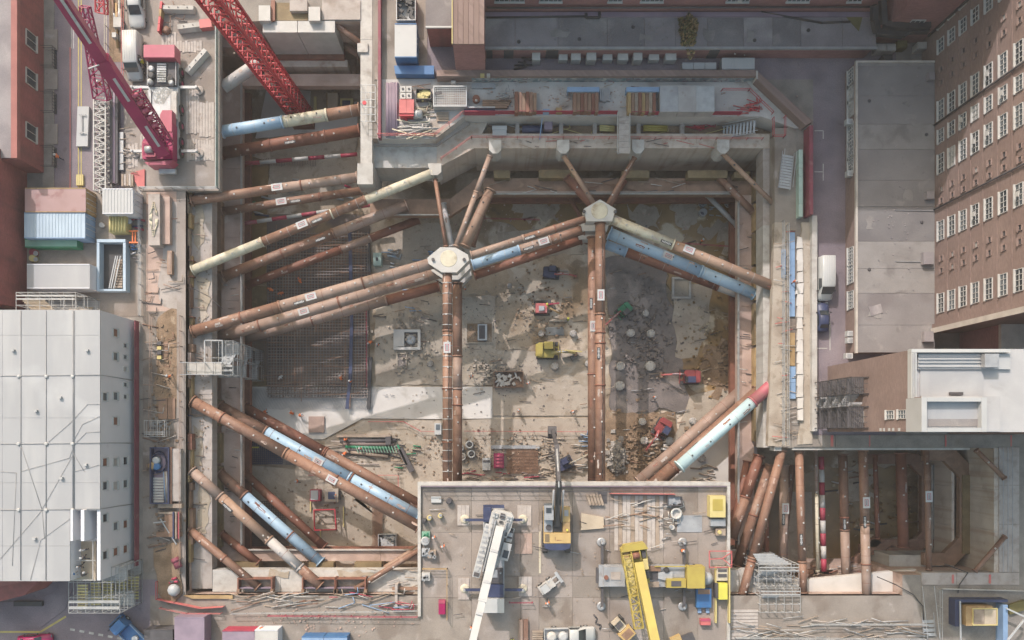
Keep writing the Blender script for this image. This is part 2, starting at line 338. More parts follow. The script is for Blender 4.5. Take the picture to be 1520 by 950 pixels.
# ================= THE GROUND AND THE PIT =================
FZ = -15.5
HOLE = [(-42.2,55.5),(-18.6,55.5),(-18.6,39.7),(-8.6,39.7),(-4.5,42.7),(39,42.7),(39,-2.1),(67.5,-2.1),(67.5,-19.2),(54.5,-19.2),(54.5,-22),(-42.2,-22)]
def ground():
    bm = bmesh.new(); E = []
    for loop in ([(-600,-600),(600,-600),(600,600),(-600,600)], HOLE):
        vs_ = [bm.verts.new((x, y, 0)) for x, y in loop]
        E += [bm.edges.new((vs_[i], vs_[(i+1) % len(vs_)])) for i in range(len(vs_))]
    bmesh.ops.triangle_fill(bm, use_beauty=True, use_dissolve=False, edges=E)
    bmesh.ops.recalc_face_normals(bm, faces=bm.faces)
    if sum(f.normal.z for f in bm.faces) < 0: bmesh.ops.reverse_faces(bm, faces=bm.faces)
    me = bpy.data.meshes.new("ground"); bm.to_mesh(me); bm.free()
    o = bpy.data.objects.new("ground", me); COL.objects.link(o); me.materials.append(MT['pave']); struct(o)
ground()
g = G()
for i in range(len(HOLE)):
    a, b = HOLE[i], HOLE[(i+1) % len(HOLE)]
    g.quad((a[0],a[1],FZ-.6),(b[0],b[1],FZ-.6),(b[0],b[1],0),(a[0],a[1],0))
struct(g.to('pit_wall', 'conc_brown'))
def inpoly(pt, poly):
    r = False; x, y = pt
    for i in range(len(poly)):
        (x1,y1),(x2,y2) = poly[i], poly[i-1]
        if (y1 > y) != (y2 > y) and x < (x2-x1)*(y-y1)/(y2-y1)+x1: r = not r
    return r
def floor():
    x0, x1, y0, y1, st = -44, 70, -24, 57, .6
    nx = int((x1-x0)/st)+1; ny = int((y1-y0)/st)+1
    v = []
    for j in range(ny):
        for i in range(nx):
            x, y = x0+i*st, y0+j*st
            soil = max(0, 1 - max(abs(x-21.5)/7.5, abs(y-12)/14)**4)
            mid = max(0, 1 - max(abs(x-3)/16, abs(y-10)/13)**4)
            am = .05 + .22*soil + .10*mid
            z = FZ + am*noise.fractal(Vector((x*.45, y*.45, 3.1)), 1.0, 2.0, 4) - .25*soil
            v.append((x, y, z))
    f = [(j*nx+i, j*nx+i+1, (j+1)*nx+i+1, (j+1)*nx+i) for j in range(ny-1) for i in range(nx-1)]
    g = G().add(v, f, True); struct(g.to('pit_floor', 'floor'))
floor()
def rag(poly, z, jit=.35, step=1.2, seed=1):
    """picture polygon at height z -> world polygon with an uneven edge"""
    r = random.Random(seed); q = [P(x, y, z) for x, y in poly]; out = []
    for i in range(len(q)):
        a, b = q[i], q[(i+1) % len(q)]; n = max(1, int((b-a).length/step)); d = (b-a)
        nn = Vector((-d.y, d.x, 0)).normalized()
        for k in range(n):
            p = a + d*(k/n) + nn*(noise.noise(Vector((a.x+k*.5, a.y, seed*3.3)))*jit*2)
            out.append((p.x, p.y))
    return out
def sheet(name, poly, z, mt, th=.3, jit=0.0, seed=1):
    q = rag(poly, z, jit, 1.0, seed) if jit else [tuple(P(x, y, z)[:2]) for x, y in poly]
    o = G().prism(q, z-th, z).to(name, mt); struct(o); return o
def rect(x0, y0, x1, y1): return [(x0,y0),(x1,y0),(x1,y1),(x0,y1)]
Z0 = FZ + .22
sheet('mud_pool', [(985,286),(1100,286),(1100,600),(1045,585),(1000,560),(1010,470),(985,410)], FZ+.16, 'mud', .5, .7, 3)
sheet('mud_bed', [(715,288),(1000,288),(990,345),(900,340),(800,345),(720,330)], FZ+.15, 'mud', .5, .6, 4)
sheet('soil_bed', [(898,385),(960,372),(985,390),(1000,480),(1015,560),(1020,610),(905,612)], FZ+.18, 'soil_dark', .5, .5, 5)
sheet('soil_bed', [(900,612),(1000,612),(1005,660),(975,716),(898,716)], FZ+.19, 'soil_brown', .5, .5, 6)
sheet('concrete_slab', [(738,345),(868,335),(870,378),(742,382)], FZ+.2, 'slab_grey', .5, .1, 7)
sheet('concrete_slab', [(550,345),(650,330),(690,372),(640,395),(552,392)], FZ+.2, 'slab_grey', .5, .1, 8)
sheet('concrete_slab', [(556,440),(735,440),(735,572),(556,572)], FZ+.17, 'slab_grey', .5, .2, 9)
sheet('concrete_slab', [(735,382),(876,378),(876,520),(735,520)], FZ+.21, 'floor', .5, .3, 10)
sheet('concrete_slab', [(732,520),(876,520),(876,617),(732,617)], FZ+.2, 'slab_cream', .5, .0)
sheet('blinding_slab', [(362,574),(731,574),(731,621),(655,622),(538,621),(480,652),(362,652)], Z0, 'slab_white', .5)
sheet('blinding_slab', [(482,654),(540,624),(655,624),(731,622),(876,620),(876,716),(655,716),(655,790),(620,812),(482,700)], FZ+.205, 'slab_cream', .5)
sheet('concrete_slab', [(364,690),(480,700),(620,800),(620,818),(364,818)], FZ+.212, 'slab_grey', .5)
sheet('concrete_slab', [(1000,415),(1060,425),(1050,500),(1035,530),(1000,530)], FZ+.2, 'slab_grey', .5, .5, 12)
sheet('concrete_slab', [(1025,590),(1100,565),(1115,600),(1060,700),(1000,716),(985,690)], FZ+.215, 'slab_grey', .5, .3, 13)
sheet('concrete_slab', [(1040,640),(1100,600),(1125,660),(1125,716),(1000,716)], FZ+.225, 'slab_white', .5, .3, 14)
sheet('mud_pool', [(1120,700),(1430,690),(1430,820),(1320,800),(1260,850),(1120,850)], FZ+.17, 'mud_wet', .5, .5, 15)
sheet('concrete_slab', [(1165,730),(1205,730),(1208,850),(1165,850)], FZ+.3, 'slab_grey', .6)
sheet('concrete_slab', [(395,135),(460,135),(460,180),(530,150),(530,190),(380,205)], FZ+.23, 'slab_white', .5, .1, 16)
sheet('mud_pool', [(362,235),(400,240),(395,420),(362,420)], FZ+.2, 'mud_wet', .5, .4, 17)
sheet('mud_bed', [(365,425),(396,425),(396,575),(365,575)], FZ+.2, 'olive', .5, .3, 18)
sheet('concrete_slab', [(400,205),(530,200),(530,290),(420,290),(400,260)], FZ+.2, 'slab_grey', .5, .3, 19)

for k,(pts,mt) in enumerate((([(750,395),(795,385),(840,400),(850,440),(800,450),(760,432)],'mud_film'),([(812,536),(868,530),(872,570),(830,578)],'mud_film'),([(640,530),(655,520),(730,525),(728,566),(660,570)],'mud_film'),([(1040,330),(1090,335),(1092,400),(1050,392)],'slab_grey'),([(1000,300),(1030,296),(1035,330),(1005,340)],'slab_grey'),([(930,305),(985,310),(980,338),(935,335)],'slab_grey'),([(760,300),(830,300),(830,325),(770,330)],'slab_grey'),([(560,640),(610,632),(640,660),(600,690),(560,680)],'mud_film'),([(380,720),(440,715),(470,760),(420,780),(380,760)],'mud_film'),([(520,735),(600,780),(610,800),(560,790)],'mud_film'),([(1040,520),(1090,500),(1096,580),(1060,590)],'soil_brown'),([(1010,360),(1060,350),(1090,380),(1040,410)],'mud_wet'),([(1240,700),(1290,696),(1300,740),(1250,750)],'slab_grey'),([(1330,700),(1360,690),(1370,760),(1340,770)],'soil_brown'))):
    q = rag(pts, FZ+.24, 1.0, .5, 80+k); o_ = G().prism(q, FZ-.2, FZ+.236+.0012*k).to('mud_stain', mt); struct(o_)
# capping beam (upper ring) and waler beams (lower rings)
cb = thing('capping_beam', 'pale concrete capping beam around the top of the big excavation', 'beam', P(300,560,-2))
def seg(name, pts, z0, z1, mt, par): return G().prism(pts, z0, z1).to(name, mt, par)
def rr(x0,y0,x1,y1): return [(x0,y0),(x1,y0),(x1,y1),(x0,y1)]
yy = -21.5
for y2 in (-12.5, -3.8, 5.2, 14.5, 23.4, 32, 41, 53.5):
    seg('beam_segment', rr(-42.2, yy+.03, -39.4, y2), -4.0, -2.0-rnd.random()*.06, 'conc', cb); yy = y2
seg('beam_segment', rr(-18.6,36.4,-8.5,39.7), -7.6, -2.0, 'conc_white', cb)
seg('beam_segment', [(-8.48,36.4),(-8.48,39.7),(-4.5,42.6),(-1.5,42.6),(-3.3,39.1)], -9.4, -2.02, 'conc_shade_lift', cb)
xx = -3.28
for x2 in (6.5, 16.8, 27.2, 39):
    seg('beam_segment', rr(xx+.03,39.1,x2,41.1), -11.3, -2.0-rnd.random()*.05, 'conc_shade_lift', cb); xx = x2
yy = 39.07
for y2 in (28.5, 18.6, 8.2, -2.1):
    seg('beam_segment', rr(36.4,y2+.03,39,yy), -5.0, -2.0-rnd.random()*.05, 'conc_white' if y2 < 25 else 'conc', cb); yy = y2
xx = -39.37
for x2 in (-30, -20, -8, 6, 20, 36):
    seg('beam_segment', rr(xx+.03,-21.9,x2,-18.9), -4.0, -2.0-rnd.random()*.05, 'conc_white', cb); xx = x2
wb = thing('waler_beam', 'brown steel waler beam ringing the pit below the capping beam', 'beam', P(345,560,-7))
yy = -18.5
for y2 in (-9, 0, 9.5, 19, 28, 38, 51):
    seg('beam_segment', rr(-39.9, yy+.03, -36.95, y2), -8.2, -7.0, 'conc_brown', wb); yy = y2
seg('beam_segment', rr(-36.9,49.9,-19,51.6), -8.2, -7.0, 'conc_brown', wb)
seg('beam_segment', rr(-18.5,31.2,-7,33.6), -8.2, -7.0, 'steel_brown', wb)
seg('beam_segment', [(-6.97,31.2),(-6.97,33.6),(-3.2,36.6),(-2.2,34.2)], -8.2, -7.02, 'steel_brown', wb)
for x1, x2 in ((-2.17,8),(8.03,18),(18.03,27),(27.03,36.8)):
    seg('beam_segment', rr(x1,34.2,x2,36.6), -8.2, -7.0, 'steel_brown', wb)
yy = 34.17
for y2 in (24,14,4,-6,-16.9):
    seg('beam_segment', rr(34.4,y2+.03,36.8,yy), -8.2, -7.0, 'conc_brown', wb); yy = y2
for x1, x2 in ((-36.9,-27),(-26.97,-17),(-16.97,-5),(-4.97,10),(10.03,34.3)):
    seg('beam_segment', rr(x1,-18.5,x2,-16.9), -8.2, -7.0, 'conc_brown', wb)
g = G()
for a, b in (((-36.9,-16.9),(-36.9,50)),((-2.2,34.25),(34.4,34.25)),((34.4,34.2),(34.4,-16)),((-36.9,-16.85),(34,-16.85)),((-18.5,31.25),(-7,31.25))):
    g.bar((*a,-6.75),(*b,-6.75),.13,.5)
g.to('edge_strip', 'conc_white', wb)
g = G()
for k in range(60):
    y = -16+k*1.1
    if y < 50: g.tube((-36.75,y,-7),(-36.75,y,-5.9),.03,4)
    if -14 < y < 34: g.tube((34.3,y,-7),(34.3,y,-5.9),.03,4)
for z in (-6.4,-5.9): g.bar((-36.75,-16.5,z),(-36.75,50,z),.05); g.bar((34.3,-16,z),(34.3,34,z),.05); g.bar((-2.2,34.3,z),(34.3,34.3,z),.05)
stuff(g.to('guard_wire', 'scaff', wb))
lw = thing('waler_beam', 'lower rusty steel waler beam close above the pit floor', 'beam', P(355,520,-12))
for p in (rr(-39.9,-18.5,-37.3,51), rr(-2,34.6,36.8,36.8), rr(34.8,-16.9,36.8,34.5), rr(-37.2,-18.5,34.7,-17.2)):
    seg('beam_segment', p, -12.8, -11.8, 'rust_dark', lw)
# sheets of steel and timber in the gaps between the two rings
pl = thing('lagging_panels', 'olive brown steel lagging panels in the gap behind the waler beam', 'panel', P(325,500,-6))
for x0,y0,x1,y1,mt in ((315,298,328,402,'steel_brown'),(316,593,327,632,'olive'),(316,643,327,687,'olive'),(316,692,327,740,'olive'),(316,745,327,813,'olive'),
        (733,253,757,264,'olive'),(800,252,852,264,'olive'),(924,253,964,264,'olive'),(1021,253,1080,264,'olive'),(1090,255,1112,264,'olive'),
        (1120,262,1133,298,'olive'),(1120,302,1133,342,'ochre'),(1120,346,1133,392,'olive'),(1120,396,1133,445,'ochre'),(1120,450,1133,512,'olive'),(1120,516,1133,580,'ochre'),(1120,585,1133,655,'olive'),
        (342,835,384,846,'olive'),(458,835,495,846,'olive'),(526,835,566,846,'olive')):
    G().pb(x0,y0,x1,y1,-5.6,-7.4).to('lagging_panel', mt, pl)
st = thing('edge_formwork', 'row of rusty and ochre edge boards along the left capping beam', 'formwork', P(276,560,-1))
rq = random.Random(12); yq = 292
while yq < 850:
    y2 = yq+12+rq.random()*26; mq = ('steel_brown','ochre','conc_brown','rust','timber','steel_brown','rust_dark')[int(rq.random()*7)]
    x0 = 266+rq.random()*4; G().pb(x0,yq+.4,x0+9+rq.random()*8,y2-.4,-.55-.5*rq.random(),-2.2).to('edge_board',mq,st); yq = y2
st = thing('edge_formwork', 'row of weathered edge boards along the right capping beam', 'formwork', P(1150,460,-1))
yq = 300
while yq < 655:
    y2 = yq+14+rq.random()*30; mq = ('conc_white','conc','slab_cream','planks','conc_brown')[int(rq.random()*5)]
    G().pb(1149+rq.random()*3,yq+.4,1160,y2-.4,-.2-.5*rq.random(),-2.2).to('edge_board',mq,st); yq = y2
for k,(pts) in enumerate(([(289,300),(300,305),(303,345),(295,372),(288,360)],[(292,410),(312,418),(310,470),(297,480)],[(287,630),(302,640),(300,690),(290,700)],[(295,720),(312,730),(306,790),(292,800)],[(400,846),(430,848),(428,857),(396,857)],[(500,848),(540,847),(560,856),(505,858)])):
    o_ = G().prism(rag(pts,-1.95,.3,.6,60+k),-2.0,-1.945).to('mud_stain',('mud_film','mud_film')[k%2]); struct(o_)
# corbels on the north capping beam that take the props
for x, lb in ((735,'white concrete corbel at the head of the pale bent prop'),(835,'white concrete corbel above the left leg of the right-hand node'),(945,'white concrete corbel beside the long footbridge foot'),(1070,'white concrete corbel near the grey stairs at top right')):
    g = G(); a = P(x-9,212,-1.6); b = P(x+9,232,-1.6)
    g.prism([(a.x,a.y),(b.x,a.y),(b.x,b.y+.5),(b.x-.5,b.y),(a.x+.5,b.y),(a.x,b.y+.5)],-3.6,-.5)
    tag(g.to('corbel','conc_white'), lb, 'corbel', 'corbels on the north capping beam')
g = G(); a = P(636,247,-1.6); b = P(656,264,-1.6)
g.prism([(a.x,a.y),(b.x,a.y),(b.x,b.y+.4),(b.x-.5,b.y),(a.x+.4,b.y)],-3.4,-.4)
tag(g.to('corbel','conc_white'), 'white concrete corbel where the long cream-ended prop meets the wall', 'corbel')
# guide wall right of the upper left basin
wt = thing('dividing_wall', 'tall pale concrete wall between red mast basin and the fenced deck', 'wall', P(545,130,0))
yy = 34.0
for k, y2 in enumerate((38.2, 43.0, 48.2, 53.0, 62)):
    G().box(-18.62,yy+.02,-9,-17.05,y2,.05-.02*(k%2)).to('wall_block','conc_white',wt); yy = y2
G().box(-19.0,33.4,-3.2,-16.9,36.2,.35).to('wall_block','conc_white',wt)
G().box(-19.0,51.2,-3,-17.6,52.4,.3).to('wall_block','conc_white',wt)
# north wall structure of the upper left basin
nb = thing('basin_end_wall', 'stepped concrete end wall with white brackets at the red lattice mast', 'wall', P(440,60,-2))
def pxp(name, x0,y0,x1,y1,zt,zb,mt,par): return G().pb(x0,y0,x1,y1,zt,zb).to(name,mt,par)
pxp('wall_face',390,31,441,48,.12,-6,'node',nb); pxp('wall_face',442,31,497,48,.1,-6,'node',nb)
pxp('ledge_beam',398,77,510,88,-6.2,-7.0,'rust_dark',nb)
pxp('wall_face',412,89,516,99,-6.6,-11,'conc_shade_lift',nb)
pxp('ledge_beam',420,112,532,123,-10.8,-12,'conc_brown',nb)
pxp('side_ledge',497,43,511,88,-6.1,-7,'rust_dark',nb); pxp('side_ledge',510,85,528,122,-10.7,-12,'conc_brown',nb)
pxp('bracket',384,8,401,30.6,.9,-3,'node',nb); pxp('bracket',458,10,475,30.6,.9,-3,'node',nb)
pxp('recess_panel',402,4,457,30.5,.14,.02,'olive',nb); pxp('recess_post',402,0,408,30.4,.5,.02,'rust_dark',nb)
pxp('pipe_chute',430,0,456,16,.8,.02,'conc',nb)
pxp('wall_face',478,0,535,29,.2,.02,'conc',nb)
pxp('wall_face',330,40,392,70,-3,-6,'conc_brown',nb)

# ---- right-hand basin ----
rb = thing('basin_lining', 'concrete lining with brown steel frames of the right hand basin', 'wall', P(1440,760,-2))
rw = 67.5
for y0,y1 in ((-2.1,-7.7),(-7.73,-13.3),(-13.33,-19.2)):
    G().box(66.9,y0,-15.8,67.6,y1,-.05).to('wall_panel','conc_shade_lift',rb)
    G().box(64.8,y0,-15.8,65.2,y1,-6.3).to('wall_panel','conc_shade_lift',rb)
def frame(z, x0, x1, y0, y1, w, mt, h, name, ch=2.2):
    # chamfered rectangular ring open to the west
    xi, yi0, yi1 = x1-w, y0+w, y1-w
    G().prism([(xi,yi0+ch),(x1,y0+ch+.3),(x1,y1-ch-.3),(xi,yi1-ch)], z-h, z).to(name, mt, rb)
    G().prism([(x0,yi1),(x0,y1),(x1-ch-.3,y1),(xi-ch,yi1)], z-h, z).to(name, mt, rb)
    G().prism([(x0,y0),(x0,yi0),(xi-ch,yi0),(x1-ch-.3,y0)], z-h, z).to(name, mt, rb)
    G().prism([(xi,yi1-ch-.03),(x1,y1-ch-.33),(x1-ch-.27,y1),(xi-ch+.03,yi1)], z-h, z-.02).to(name, mt, rb)
    G().prism([(xi,yi0+ch+.03),(xi-ch+.03,yi0),(x1-ch-.27,y0),(x1,y0+ch+.33)], z-h, z-.02).to(name, mt, rb)
frame(-5.6, 60.5, 67.3, -18.9, -2.3, 1.75, 'steel_brown', .9, 'frame_beam')
frame(-11.0, 54.0, 64.6, -18.2, -3.2, 1.5, 'rust', .9, 'frame_beam', 1.8)
for (q0,q1) in (((1240,864),(1302,800)),((1296,842),(1326,812)),((1286,806),(1386,806))):
    G().bar(P(*q0,-11.2),P(*q1,-11.2),1.2,.9).to('frame_strut','rust',rb)
G().pb(1429,705,1446,822,-5.4,-5.6).to('cover_plate','olive',rb)
g = G()
for x in (1383.5,1386.5): g.pb(x,690,x+1.2,830,-10.7,-11)
g.to('edge_strip','conc_white',rb)
G().pb(1320,824,1400,845,-6.5,-15.6).to('wall_panel','conc_white',rb)
G().pb(1208,838,1320,862,-9.5,-15.6).to('wall_panel','conc_brown',rb)
# beams around the right-hand basin
nbm = thing('capping_beam', 'purplish concrete capping beam along the north edge of the right basin', 'beam', P(1340,655,.1))
for k,(x0,x1) in enumerate(((1179,1239),(1240,1291),(1292,1402),(1403,1505))):
    G().pb(x0,646,x1,663,.15-.01*(k%2),-1.6).to('beam_segment','pave' if k else 'deck_worn',nbm)
G().pb(1176,663.4,1440,668,-.1,-1.8).to('nosing','conc_white',nbm)
for x in (1233,1290,1403,1500): G().pb(x,646,x+(4 if x==1233 else 2),662.6,.158,.1).to('mark','mark_red',nbm)
ebm = thing('capping_beam', 'long grey concrete capping beam at the far right frame edge', 'beam', P(1500,760,0))
for k,(y0,y1) in enumerate(((664,720),(720.6,778),(778.6,849))):
    G().pb(1483,y0,1513,y1,.1-.01*k,-1.5).to('beam_segment','conc',ebm)
g = G()
for x in (1489,1496,1503): g.pb(x,664,x+.8,849,.13,.05)
g.to('joint','seam',ebm)
sbm = thing('capping_beam', 'short capping beam with red marks south of the right basin', 'beam', P(1440,857,0))
for k,(x0,x1) in enumerate(((1368,1420),(1420.6,1470),(1470.6,1513))):
    G().pb(x0,850,x1,868,.12-.01*k,-1.5).to('beam_segment','conc',sbm)
for x in (1413,1468): G().pb(x,853,x+3,866,.15,.05).to('mark','mark_red',sbm)

# ================= ROADS AND DECKS =================
sheet('road', [(79,-60),(184,-60),(184,300),(79,300)], .008, 'tarmac', .004)
sheet('road', [(-60,860),(232,860),(232,960),(-60,960)], .008, 'tarmac', .004)
sheet('road', [(1207,30),(1330,30),(1330,660),(1207,660)], .008, 'tarmac', .004)
sheet('road', [(632,55),(1330,55),(1330,118),(632,118)], .012, 'tarmac', .004)
sheet('pavement', rect(62,-60,80,300), .12, 'pave', .1)
def line(name, pts, w, mt, z=.02):
    g = G()
    for (a, b), (c, d) in zip(pts, pts[1:]):
        p, q = P(a,b,z), P(c,d,z); dd = (q-p).normalized(); n = Vector((-dd.y,dd.x,0))*w/2
        g.quad(p-n,q-n,q+n,p+n)
    o = g.to(name, mt); struct(o); return o
line('road_line', [(116.5,-50),(116.5,290)], .14, 'line_yellow'); line('road_line', [(120.5,-50),(120.5,290)], .14, 'line_yellow')
line('road_line', [(104,70),(104,290)], .12, 'mark_red'); line('road_line', [(109,35),(109,72)], .10, 'line_white')
line('road_line', [(106,35),(106,72)], .10, 'line_white')
for a in (((1209,194),(1222,194),(1222,206)),((1209,255),(1222,255)),((1222,243),(1222,268)),((1213,330),(1213,420)),((1228,455),(1232,480),(1232,520)),((1209,517),(1228,517))):
    line('road_line', a, .13, 'line_white')
for k in range(9): line('road_line', [(104+k*14, 934+k*2.6),(111+k*14, 935.3+k*2.6)], .3, 'line_white')
line('road_line', [(0,938),(60,938),(98,915)], .25, 'line_yellow')
G_ = G(); G_.prism([tuple(P(x,y,.1)[:2]) for x,y in ((-60,895),(40,892),(78,880),(104,850),(112,862),(96,905),(60,932),(-60,934))],0,.12); struct(G_.to('pavement','tarmac'))
# pale deck for the cranes, top left; planks laid on it
sheet('work_deck', [(186,-60),(327,-60),(327,283),(186,283)], .16, 'deck', .8)
g = thing('crane_mat', 'worn timber mats laid over the pale deck east of the magenta crane', 'mat', P(300,180,.2))
r2 = random.Random(5)
for x0,y0,x1,y1 in ((296,150,318,205),(277,205,318,240),(276,130,296,200),(240,45,262,72),(262,60,300,78),(190,212,205,250),(300,212,318,235),(208,198,232,240)):
    n = max(2,int((x1-x0)/4))
    for k in range(n):
        a = x0+(x1-x0)*k/n
        G().pb(a,y0+r2.random()*3,a+(x1-x0)/n-.5,y1-r2.random()*3,.2+r2.random()*.05,.1).to('plank','planks',g)
struct(G().pb(-40,284,217,470,.05,-.6).to('work_deck','deck_worn'))
# left margin of the pit
sheet('walkway', [(212,462),(270,462),(270,850),(212,850)], .03, 'deck_worn', .3)
sheet('walkway', [(215,284),(262,284),(262,462),(215,462)], .028, 'conc_brown', .3)
sheet('dirt_strip', [(234,470),(268,460),(270,600),(232,640)], .036, 'soil_brown', .2, .4, 31)
sheet('dirt_strip', [(235,300),(268,300),(268,460),(240,455)], .034, 'conc', .2, .4, 32)
struct(G().prism([(-42.2,-21.5),(-42.2,37),(-43.4,37),(-43.4,-21.5)],-1.2,.045).to('kerb_strip','deck'))
# deck at the top, its trench and the ledge
DK = [(560,118),(1120,112),(1135,118),(1206,190),(1180,190),(1130,173),(690,172),(646,206),(560,206)]
struct(G().prism([tuple(P(x,y,.25)[:2]) for x,y in DK], -3.0, .25).to('work_deck','deck_shade_lift'))
struct(G().box(-4.6,41.0,-3.6,39,42.75,-3.1).to('trench_bed','soil_brown'))
G_ = G().prism([(-4.5,42.74),(-8.6,39.74),(-18.6,39.74),(-18.6,39.3),(-8.4,39.3),(-3.9,42.3)],-3,-1.6); struct(G_.to('retaining_step','conc'))
sheet('work_deck', [(556,-60),(634,-60),(634,118),(556,118)], .1, 'deck_worn', .3)
tag(G().pb(561,-40,565,204,1.25,.1).to('hoarding','hoard_dusk'), 'thin dull red site hoarding beside the long concrete dividing wall', 'hoarding')
# right margin
sheet('walkway', [(1150,190),(1182,190),(1182,664),(1150,664)], .02, 'deck_worn', 2.0)
sheet('dirt_strip', [(1190,330),(1206,330),(1206,660),(1186,660)], .3, 'slab_cream', .5, .2, 33)
sheet('walkway', [(1150,330),(1172,330),(1172,662),(1140,662)], .026, 'slab_cream', 1.0)
struct(G().pb(1205.5,320,1213,640,1.1,0).to('boundary_wall','conc_white'))
# bottom margin
sheet('walkway', [(228,868),(625,868),(625,960),(228,960)], .03, 'deck_worn', .3) if False else None
struct(G().box(-47,-22.0,-1,-10.5,-29,.03).to('walkway','deck_worn'))
struct(G().box(31,-22.0,-1,56,-29,.03).to('walkway','deck_worn'))
sheet('ledge_slab', [(1120,885),(1318,885),(1318,912),(1120,912)], -1.2, 'slab_white', 1.0)
sheet('ledge_slab', [(1120,868),(1360,845),(1360,915),(1120,915)], -2.6, 'slab_white', 1.0)
struct(G().pb(1368,870,1520,960,.06,-.8).to('walkway','pave'))

# crane platform
pf = thing('crane_platform', 'large concrete crane platform with white kerbs jutting over the pit', 'platform', P(850,830,.5))
xs = [624,700,772,800,850,905,985,1036,1080]; ys = [721,790,855,887,960]
for j in range(4):
    for i in range(8):
        G().pb(xs[i]+.25,ys[j]+.25,xs[i+1]-.1,ys[j+1]-.1,.5-.012*rnd.random(),-1.0).to('floor_slab','deck' if (i+j)%3 else 'deck_worn',pf)
G().pb(620,715.5,1084,721,.95,-1.2).to('kerb','conc_white',pf); G().pb(620,721.3,624.5,915,.95,-1.2).to('kerb','conc_white',pf)
G().pb(1079.5,721.3,1084,960,.95,-1.2).to('kerb','conc_white',pf)
G().pb(624.8,722,1079.2,722.8,1.2,.95).to('kerb_rail','violet',pf)
for x in (640,740,840,940,1040): G().pb(x-4,724,x+4,900,-1.05,-15.4).to('support_pier','conc_brown',pf)
for (x0,x1,m_n) in ((909,985,'deck'),):
    for k in range(12):
        a = 912+k*6.1
        G().pb(a,736,a+5.6,818-rnd.random()*6,.56+rnd.random()*.04,.45).to('board','timber' if k%3==1 else 'planks',pf)

# ================= BUILDINGS =================
def window_set(key, w, h, mull, trans, fr='stone_white', gl='glass_grey', axis='x', dep=.12):
    """window mesh pair (frame, pane) centred at 0 facing -x or -y; w along wall, h upward"""
    f = G(); p = G()
    t = .065
    def bx(g_, a0, a1, z0, z1, d0, d1):
        if axis == 'x': g_.box(d0, a0, z0, d1, a1, z1)
        else: g_.box(a0, d0, z0, a1, d1, z1)
    bx(f,-w/2,w/2,-h/2,-h/2+t,-dep,.05); bx(f,-w/2,w/2,h/2-t,h/2,-dep,.05)
    bx(f,-w/2,-w/2+t,-h/2,h/2,-dep+.004,.05); bx(f,w/2-t,w/2,-h/2,h/2,-dep+.004,.05)
    for k in range(1,mull): a = -w/2+w*k/mull; bx(f,a-t*.45,a+t*.45,-h/2,h/2,-dep+.02,.04)
    for k in range(1,trans): z = -h/2+h*k/trans; bx(f,-w/2,w/2,z-t*.35,z+t*.35,-dep+.03,.04)
    bx(f,-w/2-.08,w/2+.08,-h/2-.12,-h/2,-dep-.12,.05)
    bx(p,-w/2+t,w/2-t,-h/2+t,h/2-t,-.03,.03)
    return f, p, fr, gl
class Win:
    def __init__(s, *a, **k):
        f, p, fr, gl = window_set(*a, **k); s.fo = f; s.po = p; s.fr = fr; s.gl = gl; s.me = None
    def put(s, par, loc):
        loc = Vector(loc); o0 = WL[par.name]
        if s.me is None:
            a = s.fo.to('window', s.fr, par); b = s.po.to('pane', s.gl, a); s.me = (a.data, b.data, b.matrix_local.copy())
            # meshes are stored about their own base; keep their offset
            s.oa = WL[a.name].copy(); s.ob = WL[b.name].copy() - s.oa
            a.location = s.oa + loc - o0; b.location = s.ob; return a
        a = bpy.data.objects.new('window', s.me[0]); COL.objects.link(a); a.parent = par; a.location = s.oa + loc - o0
        b = bpy.data.objects.new('pane', s.me[1]); COL.objects.link(b); b.parent = a; b.location = s.ob
        return a
# G.to with a parent writes vertices about the parent, so windows need the local form
def to_local(self, name, mt, parent=None):
    me = bpy.data.meshes.new(name); me.from_pydata([p[:] for p in self.v], [], self.f)
    bm = bmesh.new(); bm.from_mesh(me); bmesh.ops.recalc_face_normals(bm, faces=bm.faces); bm.to_mesh(me); bm.free()
    me.materials.append(MT[mt]); return me
class Win2(Win):
    def put(s, par, loc, mt=None):
        if s.me is None:
            s.me = [to_local(s.fo,'window',s.fr)] + [to_local(s.po,'pane',k) for k in (s.gl,'glass','blind')]
            s.rr = random.Random(len(s.fo.v))
        a = bpy.data.objects.new('window', s.me[0]); COL.objects.link(a); a.parent = par; a.location = Vector(loc) - WL[par.name]
        b = bpy.data.objects.new('pane', s.me[1+(0 if s.rr.random()<.55 else 1 if s.rr.random()<.6 else 2)]); COL.objects.link(b); b.parent = a
        WL[a.name] = Vector(loc)
        if s.rr.random() < .16 and len(s.fo.v) > 60:
            if not hasattr(s,'sash'):
                q = G(); X = max(abs(p.x) for p in s.fo.v) < .4; w = .55
                if X: q.box(-.5,-w/2,-.05,-.46,w/2,.5).box(-.48,-w/2+.06,.0,-.1,w/2-.06,.03)
                else: q.box(-w/2,-.5,-.05,w/2,-.46,.5).box(-w/2+.06,-.48,.0,w/2-.06,-.1,.03)
                s.sash = to_local(q,'open_sash','stone_white')
            o = bpy.data.objects.new('open_sash', s.sash); COL.objects.link(o); o.parent = a
        return a
Win = Win2
